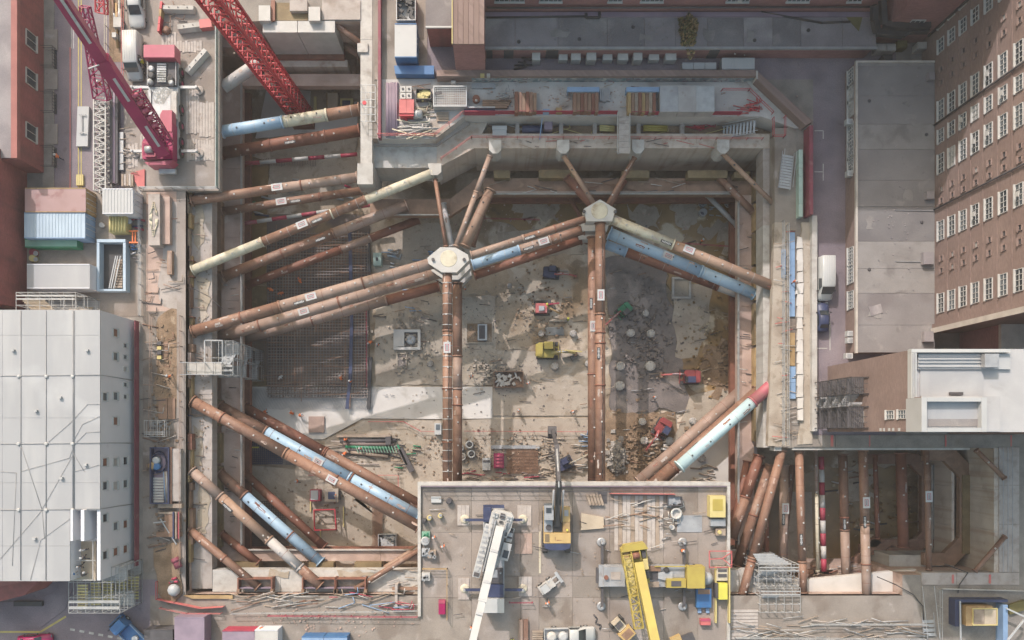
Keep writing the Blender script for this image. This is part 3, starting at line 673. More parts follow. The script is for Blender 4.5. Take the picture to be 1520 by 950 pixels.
# --- tall brick block on the right (only its west and south faces show) ---
TX, TY0, TY1 = 57.1, 13.4, 53.4
tb = thing('brick_tower_block', 'tall brown brick block with rows of white windows at right frame edge', 'building', (80,33,0))
G().box(TX,TY0+.02,0,100,TY1,24).to('wall','brick_brown',tb)
G().box(TX-.25,TY0-.25,24.02,100,TY1,24.8).to('parapet','stone',tb)
zs = [4.7,7.1,9.5,11.95,14.5,17.1,19.75,22.4]
WB = Win('b',2.5,1.3,4,2); WM = Win('m',1.8,1.25,3,2); WS = Win('s',.7,.6,1,1,fr='brick_brown',gl='dark')
rows = [(28,'m'),(65,'m'),(101,'s'),(121,'s'),(161,'b'),(200,'m'),(241,'b'),(280,'s'),(297,'s'),(341,'b'),(383,'s'),(401,'s'),(449,'b')]
for z in zs:
    for y, k in rows:
        {'b':WB,'m':WM,'s':WS}[k].put(tb, (TX-.005, (642-y)/11.55, z + (.0 if k != 's' else .15)))
for y in (184, 310, 34):
    Y = (642-y)/11.4; G().tube((TX-.18,Y,3.3),(TX-.18,Y,24.3),.11,8).to('drainpipe','dark',tb)
g = G()
for z in (5.9,8.3,10.75,13.2,15.8,18.4,21.1): g.box(TX-.06,TY0,z,TX-.002,TY1,z+.14)
g.to('string_course','brick_brown',tb)
G().box(TX-.4,TY0-.3,3.2,TX+.5,TY0+.75,24).to('corner_pier','brick_brown',tb)
G().box(TX-.55,TY0-.45,3.2,TX-.41,TY0+.2,24).to('corner_moulding','stone',tb)
# --- wing behind with windows facing the pit ---
tw = thing('brick_wing', 'shaded brick wing with white windows behind the white roofed block', 'building', (75,12,0))
G().box(62.2,7.0,0,100,13.38,8.5).to('wall','brick_dusk',tw)
G().box(62.0,6.9,8.52,100,13.38,9).to('parapet','stone',tw)
WSo = Win('so',1.5,1.7,3,3,axis='y')
for k in range(6): WSo.put(tw,(63.4+k*1.9,6.99,6.4))
for k in range(6): WSo.put(tw,(63.4+k*1.9,6.99,3.4))
# --- low building along the lane ---
lb = thing('low_roof_building', 'long low building with flat grey stained roof beside the tall brick block', 'building', P(1320,300,0))
LX0 = 46.8; LY1, LY0 = (642-92)/11.35, (642-522)/11.35
G().box(LX0,LY0,0,TX-.02,LY1,3.0).to('wall','brick_brown',lb)
rq = random.Random(3); yq = LY0-.1
while yq < LY1:
    y2 = min(LY1+.05, yq+3.2+rq.random()*1.6); mq = ('roof_grey','roof_grey_b','roof_grey','roof_grey_c')[int(rq.random()*4)]
    G().box(LX0-.05,yq+.015,3.02,TX-.05,y2-.015,3.2+.03*rq.random()).to('roof_felt',mq,lb); yq = y2
for x,y,rx,ry in ((1352,175,9,5),(1345,152,6,4),(1360,183,7,4),(1300,462,11,9),(1330,432,8,3),(1292,330,5,12),(1350,290,6,8)):
    q = rag([(x-rx,y-ry),(x+rx,y-ry*.6),(x+rx*.8,y+ry),(x-rx*.9,y+ry*.8)],3.25,.3,.5,int(x)); G().prism(q,3.2,3.245).to('roof_patch',('roof_grey_c','roof_grey_b')[int(x)%2],lb)
for x,y in ((1290,150),(1375,200),(1290,400),(1368,330)): G().lathe(P(x,y,3.2),[(.22,0),(.2,.12),(.1,.14)],10).to('roof_drain','dark',lb)
g = G()
for y in (312,388): g.bar(P(1330,y,3.3),P(1386,y+1,3.3),.06)
g.to('lightning_tape','steel',lb)
G().box(LX0-.15,LY0-.2,3.02,LX0+.12,LY1+.1,3.42).to('parapet','stone',lb); G().box(LX0+.14,LY1-.14,3.22,TX-.1,LY1+.12,3.42).to('parapet','stone',lb)
WL3 = Win('l',2.4,1.5,5,3); 
for y in (115,137,160,195,222,246,380,407,445): WL3.put(lb,(LX0-.004,(642-y)/11.2,1.75))
for x0,y0,x1,y1 in ((1376,284,1387,295),(1371,374,1386,392),(1372,492,1386,507),(1379,107,1388,118)): G().pb(x0,y0,x1,y1,3.9,3.2).to('roof_hatch','roof_dark',lb)
for x0,y0,x1,y1 in ((1295,440,1310,470),): G().obox(P(1300,460,3.25)+Vector((0,0,0)),(1.6,1.2,.1),.3).to('roof_patch','roof_dark',lb)
for k,(x,y) in enumerate(((1262,180),(1263,257),(1263,495),(1263,505),(1261,528))):
    a = thing('air_conditioner', ['white air conditioner high on the lane wall beside upper windows','white air conditioner on the lane wall opposite the shaded red hoarding','upper of two white condensers stacked by the roof corner','lower of two white condensers stacked by the roof corner','boxy white condenser at the south corner of the low building'][k], 'air conditioner', P(x,y,1.6), 'condensers on the lane wall')
    G().pb(x-5,y-4,x+5,y+4,2.3,1.5).to('case','paint_white',a); G().pb(x-3,y-2.5,x+3,y+2.5,2.33,2.3).to('grille','steel',a)
# --- white roofed block at lower right, with fire escape ---
wt2 = thing('white_roof_block', 'tall brown brick block with white flat roof and parapets at lower right', 'building', (60,4,0))
BX, BY0, BY1, BZ = 44.4, .1, 8.9, 21.0
G().box(BX,BY0,0,60.5,BY1,BZ).to('wall','brick_brown',wt2)
def wr(name,x0,y0,x1,y1,zt,zb,mt): return G().pb(x0,y0,x1,y1,zt,zb).to(name,mt,wt2)
G().box(BX-.1,BY0-.05,BZ+.02,60.6,BY1+.1,BZ+.12).to('roof','roof_white',wt2)
wr('parapet',1353,518,1500,523,21.9,21.1,'paint_white'); wr('parapet',1353,523.4,1361,591,21.9,21.1,'paint_white')
wr('roof_step',1363,525,1500,548,21.45,21.1,'white'); wr('roof_slab',1366,548.5,1460,588,21.25,21.1,'white_roof')
for x in (1355,1358): wr('gutter',x,524,x+1,590,22.0,21.9,'steel')
for y in (528,533,538,544): wr('roof_ridge',1364,y,1460,y+1,21.6,21.4,'steel')
wr('side_parapet',1368,590,1376,641,24.2,21.1,'white'); wr('side_parapet',1457,590,1465,641,24.2,21.1,'white')
wr('side_parapet',1376.3,590,1456.7,596,24.2,21.1,'white'); wr('side_parapet',1376.3,635,1456.7,641,24.2,21.1,'white')
wr('well_floor',1376.3,596.3,1456.7,634.7,23.5,23.4,'white_roof'); wr('well_patch',1378,622,1455,633,23.56,23.51,'roof_grey')
wr('roof_slab',1465.4,588,1484,640,21.3,21.1,'white'); wr('ladder_base',1462,525,1483,545,22.2,21.5,'steel')
wr('pipe_bracket',1410,582,1430,586,21.6,21.4,'dark')
w3 = Win('w3',1.0,1.7,2,3); w4 = Win('w4',1.6,1.9,3,3)
for z in (8.5,13.0): pass
G().box(BX+.0,BY0+.02,21.05,52.5,3.75,23.3).to('wall','brick_brown',wt2); G().box(BX-.05,BY0-.0,23.32,52.6,3.8,23.45).to('roof','roof_white',wt2)
for y, z, w in ((616,16.9,w3),(616,19.5,w3),(616,22.3,w4)): w.put(wt2,(BX-.005,(642-y)/13,z))
for z in (14.4,15.2,16.4,17.3,18.6): G().box(BX-.06,.16,z,BX-.002,.5,z+.4).to('vent','paint_white',wt2)
g2 = thing('white_roof_block', 'second white flat roof with raised edge at the far right frame edge', 'building', (70,5,0))
G().box(61.5,1.2,0,80,8.3,21.5).to('wall','brick_brown',g2); G().box(61.9,1.1,21.52,80,8.4,22).to('roof','white_roof',g2)
G().box(61.3,1.05,21.52,61.88,8.45,22.5).to('parapet','paint_white',g2)
lr = thing('low_annex', 'low grey roofed annex at the foot of the white roofed blocks', 'building', P(1490,630,0))
G().box(60.7,-.2,0,80,1.0,17).to('wall','brick_brown',lr); G().box(60.7,-.25,17.02,80,1.02,17.3).to('roof','roof_grey',lr)
fe = thing('fire_escape', 'black steel fire escape stair and cage on the brown brick wall', 'fire escape', (43.2,4,0))
for (y0,y1) in ((.6,3.1),(4.7,6.6)):
    for z in (2.5,5.2,7.9,10.6):
        g = G()
        for k in range(8): g.box(42.3+k*.25,y0,z,42.5+k*.25,y1,z+.07)
        g.to('landing','dark',fe)
g = G()
for k in range(26):
    z = .4+k*.42; g.box(42.35,3.15+(k%6)*.25,z,43.95,3.42+(k%6)*.25,z+.07)
stuff(g.to('tread','steel',fe))
for y in (.55,3.12,4.66,6.65):
    for x in (42.25,44.3): G().bar((x,y,0),(x,y,11.8),.09).to('post','black',fe)
g = G()
for z in (2.5,3.6,5.2,6.3,7.9,9.0,10.6,11.7):
    for y in (.55,3.12,4.66,6.65): g.bar((42.25,y,z),(44.3,y,z),.06)
    g.bar((42.25,.55,z),(42.25,6.65,z),.06)
for k in range(5):
    for y in (1.2,1.9,2.6,5.2,5.9): g.bar((42.25,y,1+k*2.3),(44.2,y,2.6+k*2.3),.05)
g.to('railing','black',fe)
ck = G().prism([(43.0,1.2),(44.35,2.6),(44.35,1.2)],9.5,10.6); tag(ck.to('canopy','stone'), 'small pale angled canopy beside the fire escape cage', 'canopy')

# --- north range: long low roof, tall wall behind it ---
nr = thing('low_roof_building', 'long low building with dark grey flat roof along the top courtyard', 'building', P(1000,50,0))
NYF = 50.5
G().box(-1.8,NYF,0,49.2,55.2,2.6).to('wall','brick_dusk',nr)
rq = random.Random(8); xq = -2.0
while xq < 49.6:
    x2 = min(49.6, xq+3.5+rq.random()*3); G().box(xq+.02,NYF-.05,2.62,x2-.02,55.2,2.8+.03*rq.random()).to('roof_felt',('roof_dark','roof_dark_b','roof_dark')[int(rq.random()*3)],nr); xq = x2
for x,y in ((770,62),(860,58),(1120,60),(1200,45),(940,40)): G().lathe(P(x,y,2.82),[(.25,0),(.22,.1)],10).to('roof_drain','black',nr)
for x,y,rx,ry in ((1052,50,8,9),(1115,55,7,10),(830,50,14,6),(960,55,10,6)):
    q = rag([(x-rx,y-ry),(x+rx,y-ry*.6),(x+rx*.8,y+ry),(x-rx*.9,y+ry*.8)],2.85,.3,.5,int(x)); G().prism(q,2.8,2.845).to('roof_patch','roof_grey_c',nr)
G().box(-2.05,NYF-.2,2.62,49.7,NYF+.1,3.0).to('gutter','steel',nr)
G().box(-2.0,54.5,2.82,49.4,55.1,3.1).to('upstand','violet',nr)
for x0,x1 in ((722,731),(748,762),(810,828),(1050,1065)): G().pb(x0,77,x1,84,1.9,.3).to('door','dark',nr) if False else G().box((x0-740)/11.1,NYF-.06,.05,(x1-740)/11.1,NYF-.01,2.2).to('door','dark',nr)
WN = Win('n',2.9,1.4,5,2,axis='y'); WN2 = Win('n2',1.8,1.4,3,2,axis='y')
tn = thing('brick_range', 'tall dark brick range with white windows along the top edge', 'building', (24,60,0))
G().box(-2.2,55.25,0,49.5,75,25).to('wall','brick_dusk',tn); G().box(-2.4,55.1,25.02,49.7,75,25.8).to('parapet','stone',tn)
for x, w in ((818,WN),(914,WN2),(969,WN),(1097,WN),(1187,WN),(1271,WN2),(745,WN2),(768,WN2)):
    for z in (6.0,9.5,13,16.5,20): w.put(tn,((x-740)/11.66,55.24,z))
g = G().tube((-1.5,54.9,4.4),(49,54.9,4.6),.14,8); g.to('service_pipe','dark',tn)
tn2 = thing('brick_range', 'dark brick link block with skewed window at top right corner', 'building', (51,60,0))
G().box(50.4,52.6,0,57.0,75,22).to('wall','brick_dusk',tn2); WN2.put(tn2,(53.6,52.59,5.2)); 
G().bar((56.9,52.5,2),(56.9,52.5,22.2),.25).to('drainpipe','black',tn2)
# ducts in the yard by the corner
du = thing('ventilation_duct', 'black ventilation ducts bending through the yard at top right', 'duct', P(1330,45,0))
for pts in (((1298,8,6),(1298,30,5),(1302,48,4)),((1302,48,4),(1340,52,4),(1350,45,4.2),(1378,45,4.2)),((1310,0,6),(1312,36,5),(1345,40,5),(1380,38,5))):
    q = [P(x,y,z) for x,y,z in pts]
    g = G()
    for a, b in zip(q,q[1:]): g.bar(a,b,.75,.7)
    g.to('duct_run','black',du)
for x,y,c_,lb_ in ((1340,65,'moss','mossy low tank lid in the yard at top right'),(1369,67,'stone','pale upright unit on the yard beside the mossy lid'),(1308,70,'stone','left of two pale skylights in the shaded yard'),(1323,70,'stone','right of two pale skylights in the shaded yard'),(1318,86,'black','black plant box below the two pale skylights')):
    g = G().pb(x-7,y-5,x+7,y+5,1.4,0).pb(x-5,y-3.5,x+5,y+3.5,1.5,1.4); tag(g.to('plant_unit',c_), lb_, 'plant unit')
# brick block with brown roof and grey lean-to left of the courtyard
bb = thing('brick_annex', 'brick block with ribbed brown roof at the left end of the courtyard', 'building', P(690,30,0))
a = P(672,64,9); b = P(719,-60,9)
G().box(a.x,a.y,0,b.x,b.y,8.8).to('wall','brick_dusk',bb)
for k in range(6):
    w = (b.x-a.x)/6; G().box(a.x+k*w+.02,a.y-.1,8.82,a.x+(k+1)*w-.02,b.y,9.0+.02*(k%2)).to('roof_sheet','brick_brown',bb)
G().box(a.x-.12,a.y-.1,8.85,a.x-.01,b.y,9.15).to('edge_trim','yellow_pale',bb)
b3 = thing('brick_annex', 'low grey roofed lean-to with white gutter next to the brown roof', 'building', P(655,30,0))
a2 = P(633,38,5.5); a1 = P(672,38,5.5)
G().box(a2.x,a2.y,0,a.x-.15,72,5.3).to('wall','brick_red',b3); G().box(a2.x-.1,a2.y-.1,5.32,a.x-.15,72,5.5).to('roof','roof_grey',b3)
G().box(a2.x-.1,a2.y-.3,5.32,a.x-.15,a2.y-.1,5.6).to('gutter','paint_white',b3)
# --- red brick buildings at the left edge ---
rbk = thing('brick_house', 'red brick building with dark grey roof at the top left corner', 'building', P(30,120,0))
G().box(-78,35.0,0,-61.3,70,5.4).to('wall','brick_red',rbk); G().box(-78,35.1,5.42,-62.0,70,5.6).to('roof','roof_dark',rbk)
G().box(-61.98,34.9,5.42,-61.2,70,6.1).to('parapet','tile_red',rbk)
WE = Win('e',2.1,2.2,2,1,axis='x',fr='stone',gl='glass')
for k, y in enumerate((62,118,198)):
    o = WE.put(rbk, (-61.25, (642-y)/11.3, 3.1)); o.rotation_euler = (0,0,PI)
for k,y in enumerate((58,117,198)):
    struct(G().box(-61.1,(642-y)/11-1.5,.1,-59.4,(642-y)/11+1.2,.2).to('paving_bay','deck'))
for k,y in enumerate((88,155,235)):
    g = G().box(-61.3,(642-y)/11-1.3,0,-59.6,(642-y)/11+1.3,.06); g.to('area_well_shade','black',rbk)  # black plate on the ground paints the shade inside the light well
    g = G()
    for q in range(7): yy = (642-y)/11-1.3+q*.43; g.bar((-59.6,yy,0),(-59.6,yy,1.1),.05)
    for z in (.55,1.1): g.bar((-59.6,(642-y)/11-1.3,z),(-59.6,(642-y)/11+1.3,z),.05); g.bar((-61.2,(642-y)/11-1.3,z),(-59.6,(642-y)/11-1.3,z),.05); g.bar((-61.2,(642-y)/11+1.3,z),(-59.6,(642-y)/11+1.3,z),.05)
    g.to('railing','black',rbk)
rb2 = thing('brick_house', 'red tiled building behind the stacked containers on the left edge', 'building', P(20,350,0))
G().box(-80,16.5,0,-63.6,36.2,6.5).to('wall','brick_red',rb2)
for k in range(4): G().box(-80,16.6+k*4.6,6.52,-64.3,16.55+(k+1)*4.6,6.75+.03*(k%2)).to('roof_panel','tile_red',rb2)
G().box(-64.28,16.5,6.52,-63.4,35,7.1).to('parapet','violet',rb2)
rb3 = thing('brick_house', 'red brick corner building below the big white roof', 'building', P(25,880,0))
G().prism([tuple(P(x,y,0)[:2]) for x,y in ((-60,850),(92,850),(70,872),(-60,905))],0,5).to('wall','brick_red',rb3)
G().prism([tuple(P(x,y,5)[:2]) for x,y in ((-90,850),(60,850),(40,862),(-90,890))],5.02,5.3).to('roof','tile_red',rb3)
G().pb(20,893,62,900,.6,0).to('area_well_shade','black',rb3)  # black block paints the shade of a light well
# --- big white sheeted building on the left ---
wh = thing('white_building', 'big white clad site building with flat sheeted roof on the left', 'building', P(100,660,0))
WXR, WYT, WYB = -49.2, 15.1, -18.3; WZ = 9.0
tx0, ty0 = P(104,0,WZ).x, P(0,757,WZ).y; ty1 = P(0,861,WZ).y
G().box(-85,WYB+.02,0,tx0,WYT,WZ-.15).to('wall','white_wall',wh); G().box(tx0+.01,ty0,0,WXR,WYT,WZ-.16).to('wall','white_wall',wh)
G().box(tx0+.01,WYB+.02,0,WXR,ty0-.01,6.2).to('wall','white_wall',wh); G().box(P(143,0,WZ).x,WYB+.02,6.21,WXR-.005,ty0-.012,WZ-.17).to('wall','white_wall',wh)
xsr = [-85,-64.2,-61.2,-58.9,-55.8,-52.5,-49.15]; ysr = [15.15,12,6.95,1.8,-1.5,-6.2,-9.6,-14,-18.35]
for i in range(6):
    for j in range(8):
        x0,x1,y1,y0 = xsr[i],xsr[i+1],ysr[j],ysr[j+1]
        if x1 > tx0 and y0 < ty0-.1: x1 = min(x1, tx0)
        if x1-x0 < .3: continue
        G().box(x0+.012,y0+.012,WZ-.14,x1-.012,y1-.012,WZ+.012*rnd.random()).to('roof_sheet','white_roof',wh)
g = G()
for x in (108,110,68,30.5): g.tube(P(x,461,WZ+.06),P(x,861 if x<100 else 756,WZ+.06),.045,5)
for y in (558,659,757): g.tube(P(0,y,WZ+.06),P(148,y-1.5,WZ+.06),.035,5); g.tube(P(148,y-1.5,WZ+.06),P(197,(y-642)/12.03*11.1+642,.6),.045,5)
for q in (((72,656),(104,628),(130,600),(148,600)),((108,656),(122,630),(148,618),(170,616)),((110,660),(128,642),(148,641)),((30,700),(103,680),(110,659)),((0,830),(60,760),(110,672)),((30,659),(62,756),(66,800)),((110,700),(148,690),(168,716)),((104,770),(60,802),(45,861)),((108,672),(125,700),(170,702)),((0,700),(24,702),(18,840))):
    g.path([P(x,y,WZ+.06) if x<=148 else P(150,y,WZ-.5) for x,y in q],.025,4)
g.to('tie_cable','seam',wh)
for x in (28,69,108):
    for y in (559,659,757): G().lathe(P(x,y,WZ+.02),[(.22,0),(.22,.14),(.1,.16)],12).to('ballast_weight','white',wh)
Wc = Win('c',1.05,1.15,1,1,fr='paint_white',gl='glass_grey'); Wd = Win('d',1.05,1.15,1,1,fr='paint_white',gl='rust_dark'); Ws2 = Win('cs',.6,.9,1,1,gl='glass_grey')
def wput(w,x,y,z,Yw=None):
    o = w.put(wh,(WXR+.005, Yw if Yw is not None else (642-y)/S(z), z)); o.rotation_euler=(0,0,PI)
for y,w in ((494,Wd),(529,Wc),(588,Wc),(625,Wd),(686,Wd),(721,Wc),(781,Wc),(819,Wd)): wput(w,0,y,5.2)
for y,w in ((686,Wd),(589,Wc),(721,Wc),(769,Wc),(824,Wd)): wput(w,0,y,7.9)
for y in (513,530,548,571,589): wput(Ws2,0,y,2.6)
for y,w in ((684,Wd),(718,Wc),(778,Wd),(815,Wd)): wput(w,0,y,2.6)
for x,y in ((18,520),(52,610),(90,710),(128,520),(126,690),(50,800),(88,590)):
    G().pb(x-2.2,y-1.6,x+2.2,y+1.6,WZ+.35,WZ+.02).to('roof_vent',('white','galv')[x%2],wh)
# roof terrace at its lower corner
G().pb(105,803,142,862,6.5,6.25).to('terrace_deck','ply',wh)
G().pb(104.5,757,108,803,9.6,6.3).to('terrace_post','white_wall',wh); G().pb(120,757,125,803,9.8,6.3).to('terrace_post','white_wall',wh)
g = G()
for y in (803,832,861): g.bar(P(104,y,7.6),P(142,y,7.6),.07)
for x in (104,138): g.bar(P(x,803,7.6),P(x,861,7.6),.07); g.bar(P(x,803,7.1),P(x,861,7.1),.05)
g.to('terrace_rail','paint_white',wh)
# ================= STEEL PROPS =================
Z1, Z2, Z3 = -1.15, -6.2, -11.0
PG = 'tubular steel props across the pit'
def prop(label, a, b, z, w, segs, plates=(), collars=(), ends=True, dots=True, name='steel_prop'):
    """tube between picture points a and b whose axis is at height z; segs = [(end fraction, material)]"""
    A, B = P(*a, z), P(*b, z); r = m_(w, z)/2; d = (B-A); L = d.length; u = d.normalized(); n = Vector((-u.y,u.x,0))
    t = thing(name, label, 'prop', (A+B)/2, PG)
    s0 = 0.0; js = []
    for e, mt in segs:
        G().tube(A+d*s0, A+d*e, r, 16).to('tube_section', mt, t)
        if e < .999: js.append((e, mt))
        s0 = e
    lastmt = segs[-1][1]; firstmt = segs[0][1]
    for e, mt in js: G().tube(A+d*e-u*.12, A+d*e+u*.12, r*1.13, 16).to('collar', mt, t)
    for e in collars: G().tube(A+d*e-u*.1, A+d*e+u*.1, r*1.12, 16).to('collar', 'rust_dark' if 'rust' in firstmt else firstmt, t)
    rq = random.Random(int(a[0]*7+b[1])); k = 1.2+rq.random()
    while k < L-1:
        G().tube(A+u*k-u*.025, A+u*k+u*.025, r*1.018, 16, cap=False).to('weld_seam', 'rust_dark' if 'rust' in firstmt else 'prop_grey', t); k += 2.4+rq.random()*2.2
    for q in range(int(L/5)):
        k = rq.random()*L; an = (rq.random()-.5)*1.4; g = G(); l_ = .3+rq.random()*1.1; ns = 5
        pts_ = []
        for i in range(ns+1):
            for s_ in (-1,1): th = an+s_*(.10+.16*rq.random()); pts_.append(A+u*min(L,k+l_*i/ns)+n*(math.sin(th)*r*1.008)+Vector((0,0,math.cos(th)*r*1.008)))
        g.add(pts_,[(2*i,2*i+1,2*i+3,2*i+2) for i in range(ns)])
        stuff(g.to('mud_splash','conc_brown' if rq.random()<.5 else 'rust_dark' if rq.random()<.5 else 'conc', t))
    if ends:
        G().tube(A-u*.02, A+u*.14, r*1.25, 12).to('end_plate', firstmt, t); G().tube(B-u*.14, B+u*.02, r*1.25, 12).to('end_plate', lastmt, t)
    if dots:
        g = G(); k = 2.2
        while k < L-1.5:
            c = A+u*k+Vector((0,0,r)); g.obox(c+n*(.12 if int(k) % 2 else -.12), (.2,.2,.16), math.atan2(u.y,u.x)); k += 2.9 + (k % 1.3)
        stuff(g.to('lifting_lug', 'black' if 'blue' in firstmt+lastmt or 'mint' in lastmt or 'orange' in firstmt else 'node', t))
    ang = math.atan2(u.y,u.x)
    for e, kind in plates:
        c = A+d*e+Vector((0,0,r+.05))
        if kind == 'w':
            pl_ = G().obox(c+n*.0,(1.5,.95,.05),ang).to('name_plate','paint_white',t)
            g = G()
            for s in (-1,1): g.obox(c+n*(s*.22)+Vector((0,0,.032)),(.9,.07,.012),ang); g.obox(c+u*(s*.42)+Vector((0,0,.033)),(.07,.44,.012),ang)
            g.to('plate_border','hoard_red',pl_)
            g = G()
            for q in range(4): g.obox(c+u*(-.24+.16*q)+Vector((0,0,.032)),(.08,.2,.01),ang)
            stuff(g.to('plate_lettering','dark',pl_))
        else:
            off = n*(-r*.45)
            pl_ = G().obox(c+off+Vector((0,0,-.04)),(1.6,.42,.05),ang).to('letter_plate','black',t)
            g = G()
            for q in range(7): g.obox(c+off+u*(-.58+.19*q)+Vector((0,0,-.008)),(.12,.2+.05*(q%3),.012),ang)
            stuff(g.to('plate_lettering','paint_white',pl_))
    return t
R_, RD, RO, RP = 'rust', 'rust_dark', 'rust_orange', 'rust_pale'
prop('uppermost of the three brown props fanning from the left wall to the left white node', (286,492),(648,389),Z1,17,[(.36,R_),(1,'rust_pale')],[(.49,'w'),(.44,'b')],(.2,.7))
prop('middle brown prop of the left fan, white plate near its middle', (318,503),(655,404),Z2,17,[(1,'rust_pale')],[(.4,'w')],(.55,.2))
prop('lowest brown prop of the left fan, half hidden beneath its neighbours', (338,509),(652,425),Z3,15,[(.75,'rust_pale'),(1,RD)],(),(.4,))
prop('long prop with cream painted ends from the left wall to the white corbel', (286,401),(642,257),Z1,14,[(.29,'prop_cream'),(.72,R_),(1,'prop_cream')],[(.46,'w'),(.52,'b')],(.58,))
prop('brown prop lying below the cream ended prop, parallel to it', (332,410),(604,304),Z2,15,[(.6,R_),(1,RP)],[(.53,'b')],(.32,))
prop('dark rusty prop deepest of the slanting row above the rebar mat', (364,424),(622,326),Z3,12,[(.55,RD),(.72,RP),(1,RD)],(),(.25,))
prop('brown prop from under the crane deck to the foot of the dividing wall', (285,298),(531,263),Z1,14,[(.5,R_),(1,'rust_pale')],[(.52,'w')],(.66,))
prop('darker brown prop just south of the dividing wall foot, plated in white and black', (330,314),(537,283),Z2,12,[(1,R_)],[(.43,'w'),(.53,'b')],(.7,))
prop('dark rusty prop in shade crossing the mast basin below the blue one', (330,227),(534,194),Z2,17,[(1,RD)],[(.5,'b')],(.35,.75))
prop('blue and cream prop passing the foot of the red lattice mast', (330,195),(534,163),Z1,17,[(.44,'prop_blue'),(.76,'prop_cream'),(1,R_)],(),())
prop('grey prop slanting up behind the red lattice mast', (331,130),(392,88),Z1,18,[(1,'prop_grey')],(),(),False)
prop('rusty brace crossing the upper corner of the mast basin', (474,18),(537,66),Z1,9,[(1,R_)],(),())
prop('deeper rusty brace below the upper corner brace of the mast basin', (506,62),(535,84),Z2,11,[(1,R_)],(),())
prop('slim brown brace from the white corbel to the left white node', (646,266),(662,366),Z1,6,[(1,R_)],(),(),dots=False)
prop('short grey brace beside the slim one above the left node', (658,302),(671,366),Z2,8,[(1,'prop_grey')],(),())
prop('pale bent looking prop from the top wall down to the left node', (727,232),(677,366),Z1,8,[(.4,RP),(1,'rust_pale')],(),(.4,))
prop('thick rusty prop behind the pale bent one above the left node', (728,282),(690,366),Z2,15,[(1,RO)],(),())
prop('narrow rusty strut low down right of the left node', (722,300),(702,366),Z3,7,[(1,R_)],(),())
prop('orange brown brace, left leg of the upper pair at the right node', (837,232),(884,306),Z1,7,[(1,RO)],(),())
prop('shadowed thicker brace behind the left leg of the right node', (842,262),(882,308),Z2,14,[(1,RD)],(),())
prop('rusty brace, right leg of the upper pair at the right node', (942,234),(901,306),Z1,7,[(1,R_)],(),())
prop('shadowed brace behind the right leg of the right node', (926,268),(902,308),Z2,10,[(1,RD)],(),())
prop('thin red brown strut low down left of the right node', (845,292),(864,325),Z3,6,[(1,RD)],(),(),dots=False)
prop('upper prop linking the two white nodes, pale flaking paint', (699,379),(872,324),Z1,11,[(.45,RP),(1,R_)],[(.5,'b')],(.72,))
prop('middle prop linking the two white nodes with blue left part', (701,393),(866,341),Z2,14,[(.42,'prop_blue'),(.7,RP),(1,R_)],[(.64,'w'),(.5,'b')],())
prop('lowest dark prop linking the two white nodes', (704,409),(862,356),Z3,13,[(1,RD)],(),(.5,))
prop('cream then orange prop from the right node to the right wall', (907,325),(1155,428),Z1,15,[(.37,'prop_cream'),(1,RO)],[(.33,'b'),(.46,'w')],())
prop('long blue prop from the right node to the right wall', (904,346),(1120,436),Z2,17,[(.63,'prop_blue'),(1,'prop_blue')],[(.4,'w')],())
prop('lowest dark prop right of the right node with blue head and grey foot', (899,363),(1112,442),Z3,14,[(.14,'prop_blue'),(.78,RD),(1,'prop_grey')],(),())
prop('front upright of the left pair running from node to platform, pale banded', (664,402),(664,720),Z1,14,[(.28,R_),(1,R_)],[(.36,'w')],(.55,.8))
prop('rear upright of the left pair running from node to platform', (679,420),(679,722),Z2,14,[(.36,R_),(.52,RP),(1,R_)],(),(.6,))
prop('front upright of the right pair with several white plates', (891,330),(891,720),Z1,15,[(.35,R_),(1,R_)],[(.28,'w'),(.5,'b')],(.42,.46,.62))
prop('rear upright of the right pair, plated left of its twin', (880,352),(880,722),Z2,15,[(1,R_)],[(.36,'w'),(.27,'b')],(.55,))
g = None
for x, z, y0, y1 in ((664,Z1,420,715),(891,Z1,350,715)):
    r = m_(14.5,z)/2; gg = G()
    k = y0
    while k < y1:
        A = P(x,k,z); gg.tube((A.x,A.y,z),(A.x,A.y-.09,z),r*1.03,16); k += 15.5
    tag(gg.to('lashing_strap','paint_white'), 'row of white straps round the front upright prop of the %s pair' % ('left' if x == 664 else 'right'), 'strap')
    gg = G(); q = [P(x+2.5+1.2*noise.noise(Vector((k*.06,x,0))),k,z)+Vector((0,0,r+.03)) for k in range(y0,y1,9)]; gg.path(q,.035,4)
    tag(gg.to('cable','black'), 'black cable running down the top of the front upright prop of the %s pair' % ('left' if x == 664 else 'right'), 'cable')
prop('mint green prop with pink red upper end in the lower right of the pit', (1159,559),(1008,693),Z1,18,[(.28,'prop_pink'),(1,'prop_mint')],(),())
prop('rusty prop left of the mint green one, running under the platform', (1126,582),(968,722),Z2,21,[(1,R_)],[(.6,'b')],(.8,))
prop('second rusty prop left of the mint green one, deeper and farther left', (1106,576),(948,716),Z3,19,[(1,RP)],(),())
prop('brown upper prop of the first diagonal trio at lower left', (286,596),(622,782),Z1,17,[(.41,R_),(1,R_)],[(.62,'w')],(.13,.63))
prop('blue prop of the first diagonal trio at lower left', (326,603),(622,766),Z2,17,[(.23,R_),(.65,'prop_blue'),(1,'prop_blue')],[(.5,'w')],(.66,))
prop('deep brown prop of the first diagonal trio at lower left', (362,604),(622,748),Z3,15,[(.46,RD),(1,R_)],(),(.47,))
prop('brown prop with grey middle in the second diagonal trio', (285,699),(476,870),Z1,15,[(.22,RP),(.6,RO),(.84,'prop_grey'),(1,R_)],[(.3,'b')],())
prop('pale blue prop in the second diagonal trio', (325,702),(476,835),Z2,16,[(.25,R_),(1,'prop_blue')],(),(.7,))
prop('dark red brown prop deepest in the second diagonal trio', (362,702),(482,812),Z3,13,[(1,RD)],(),())
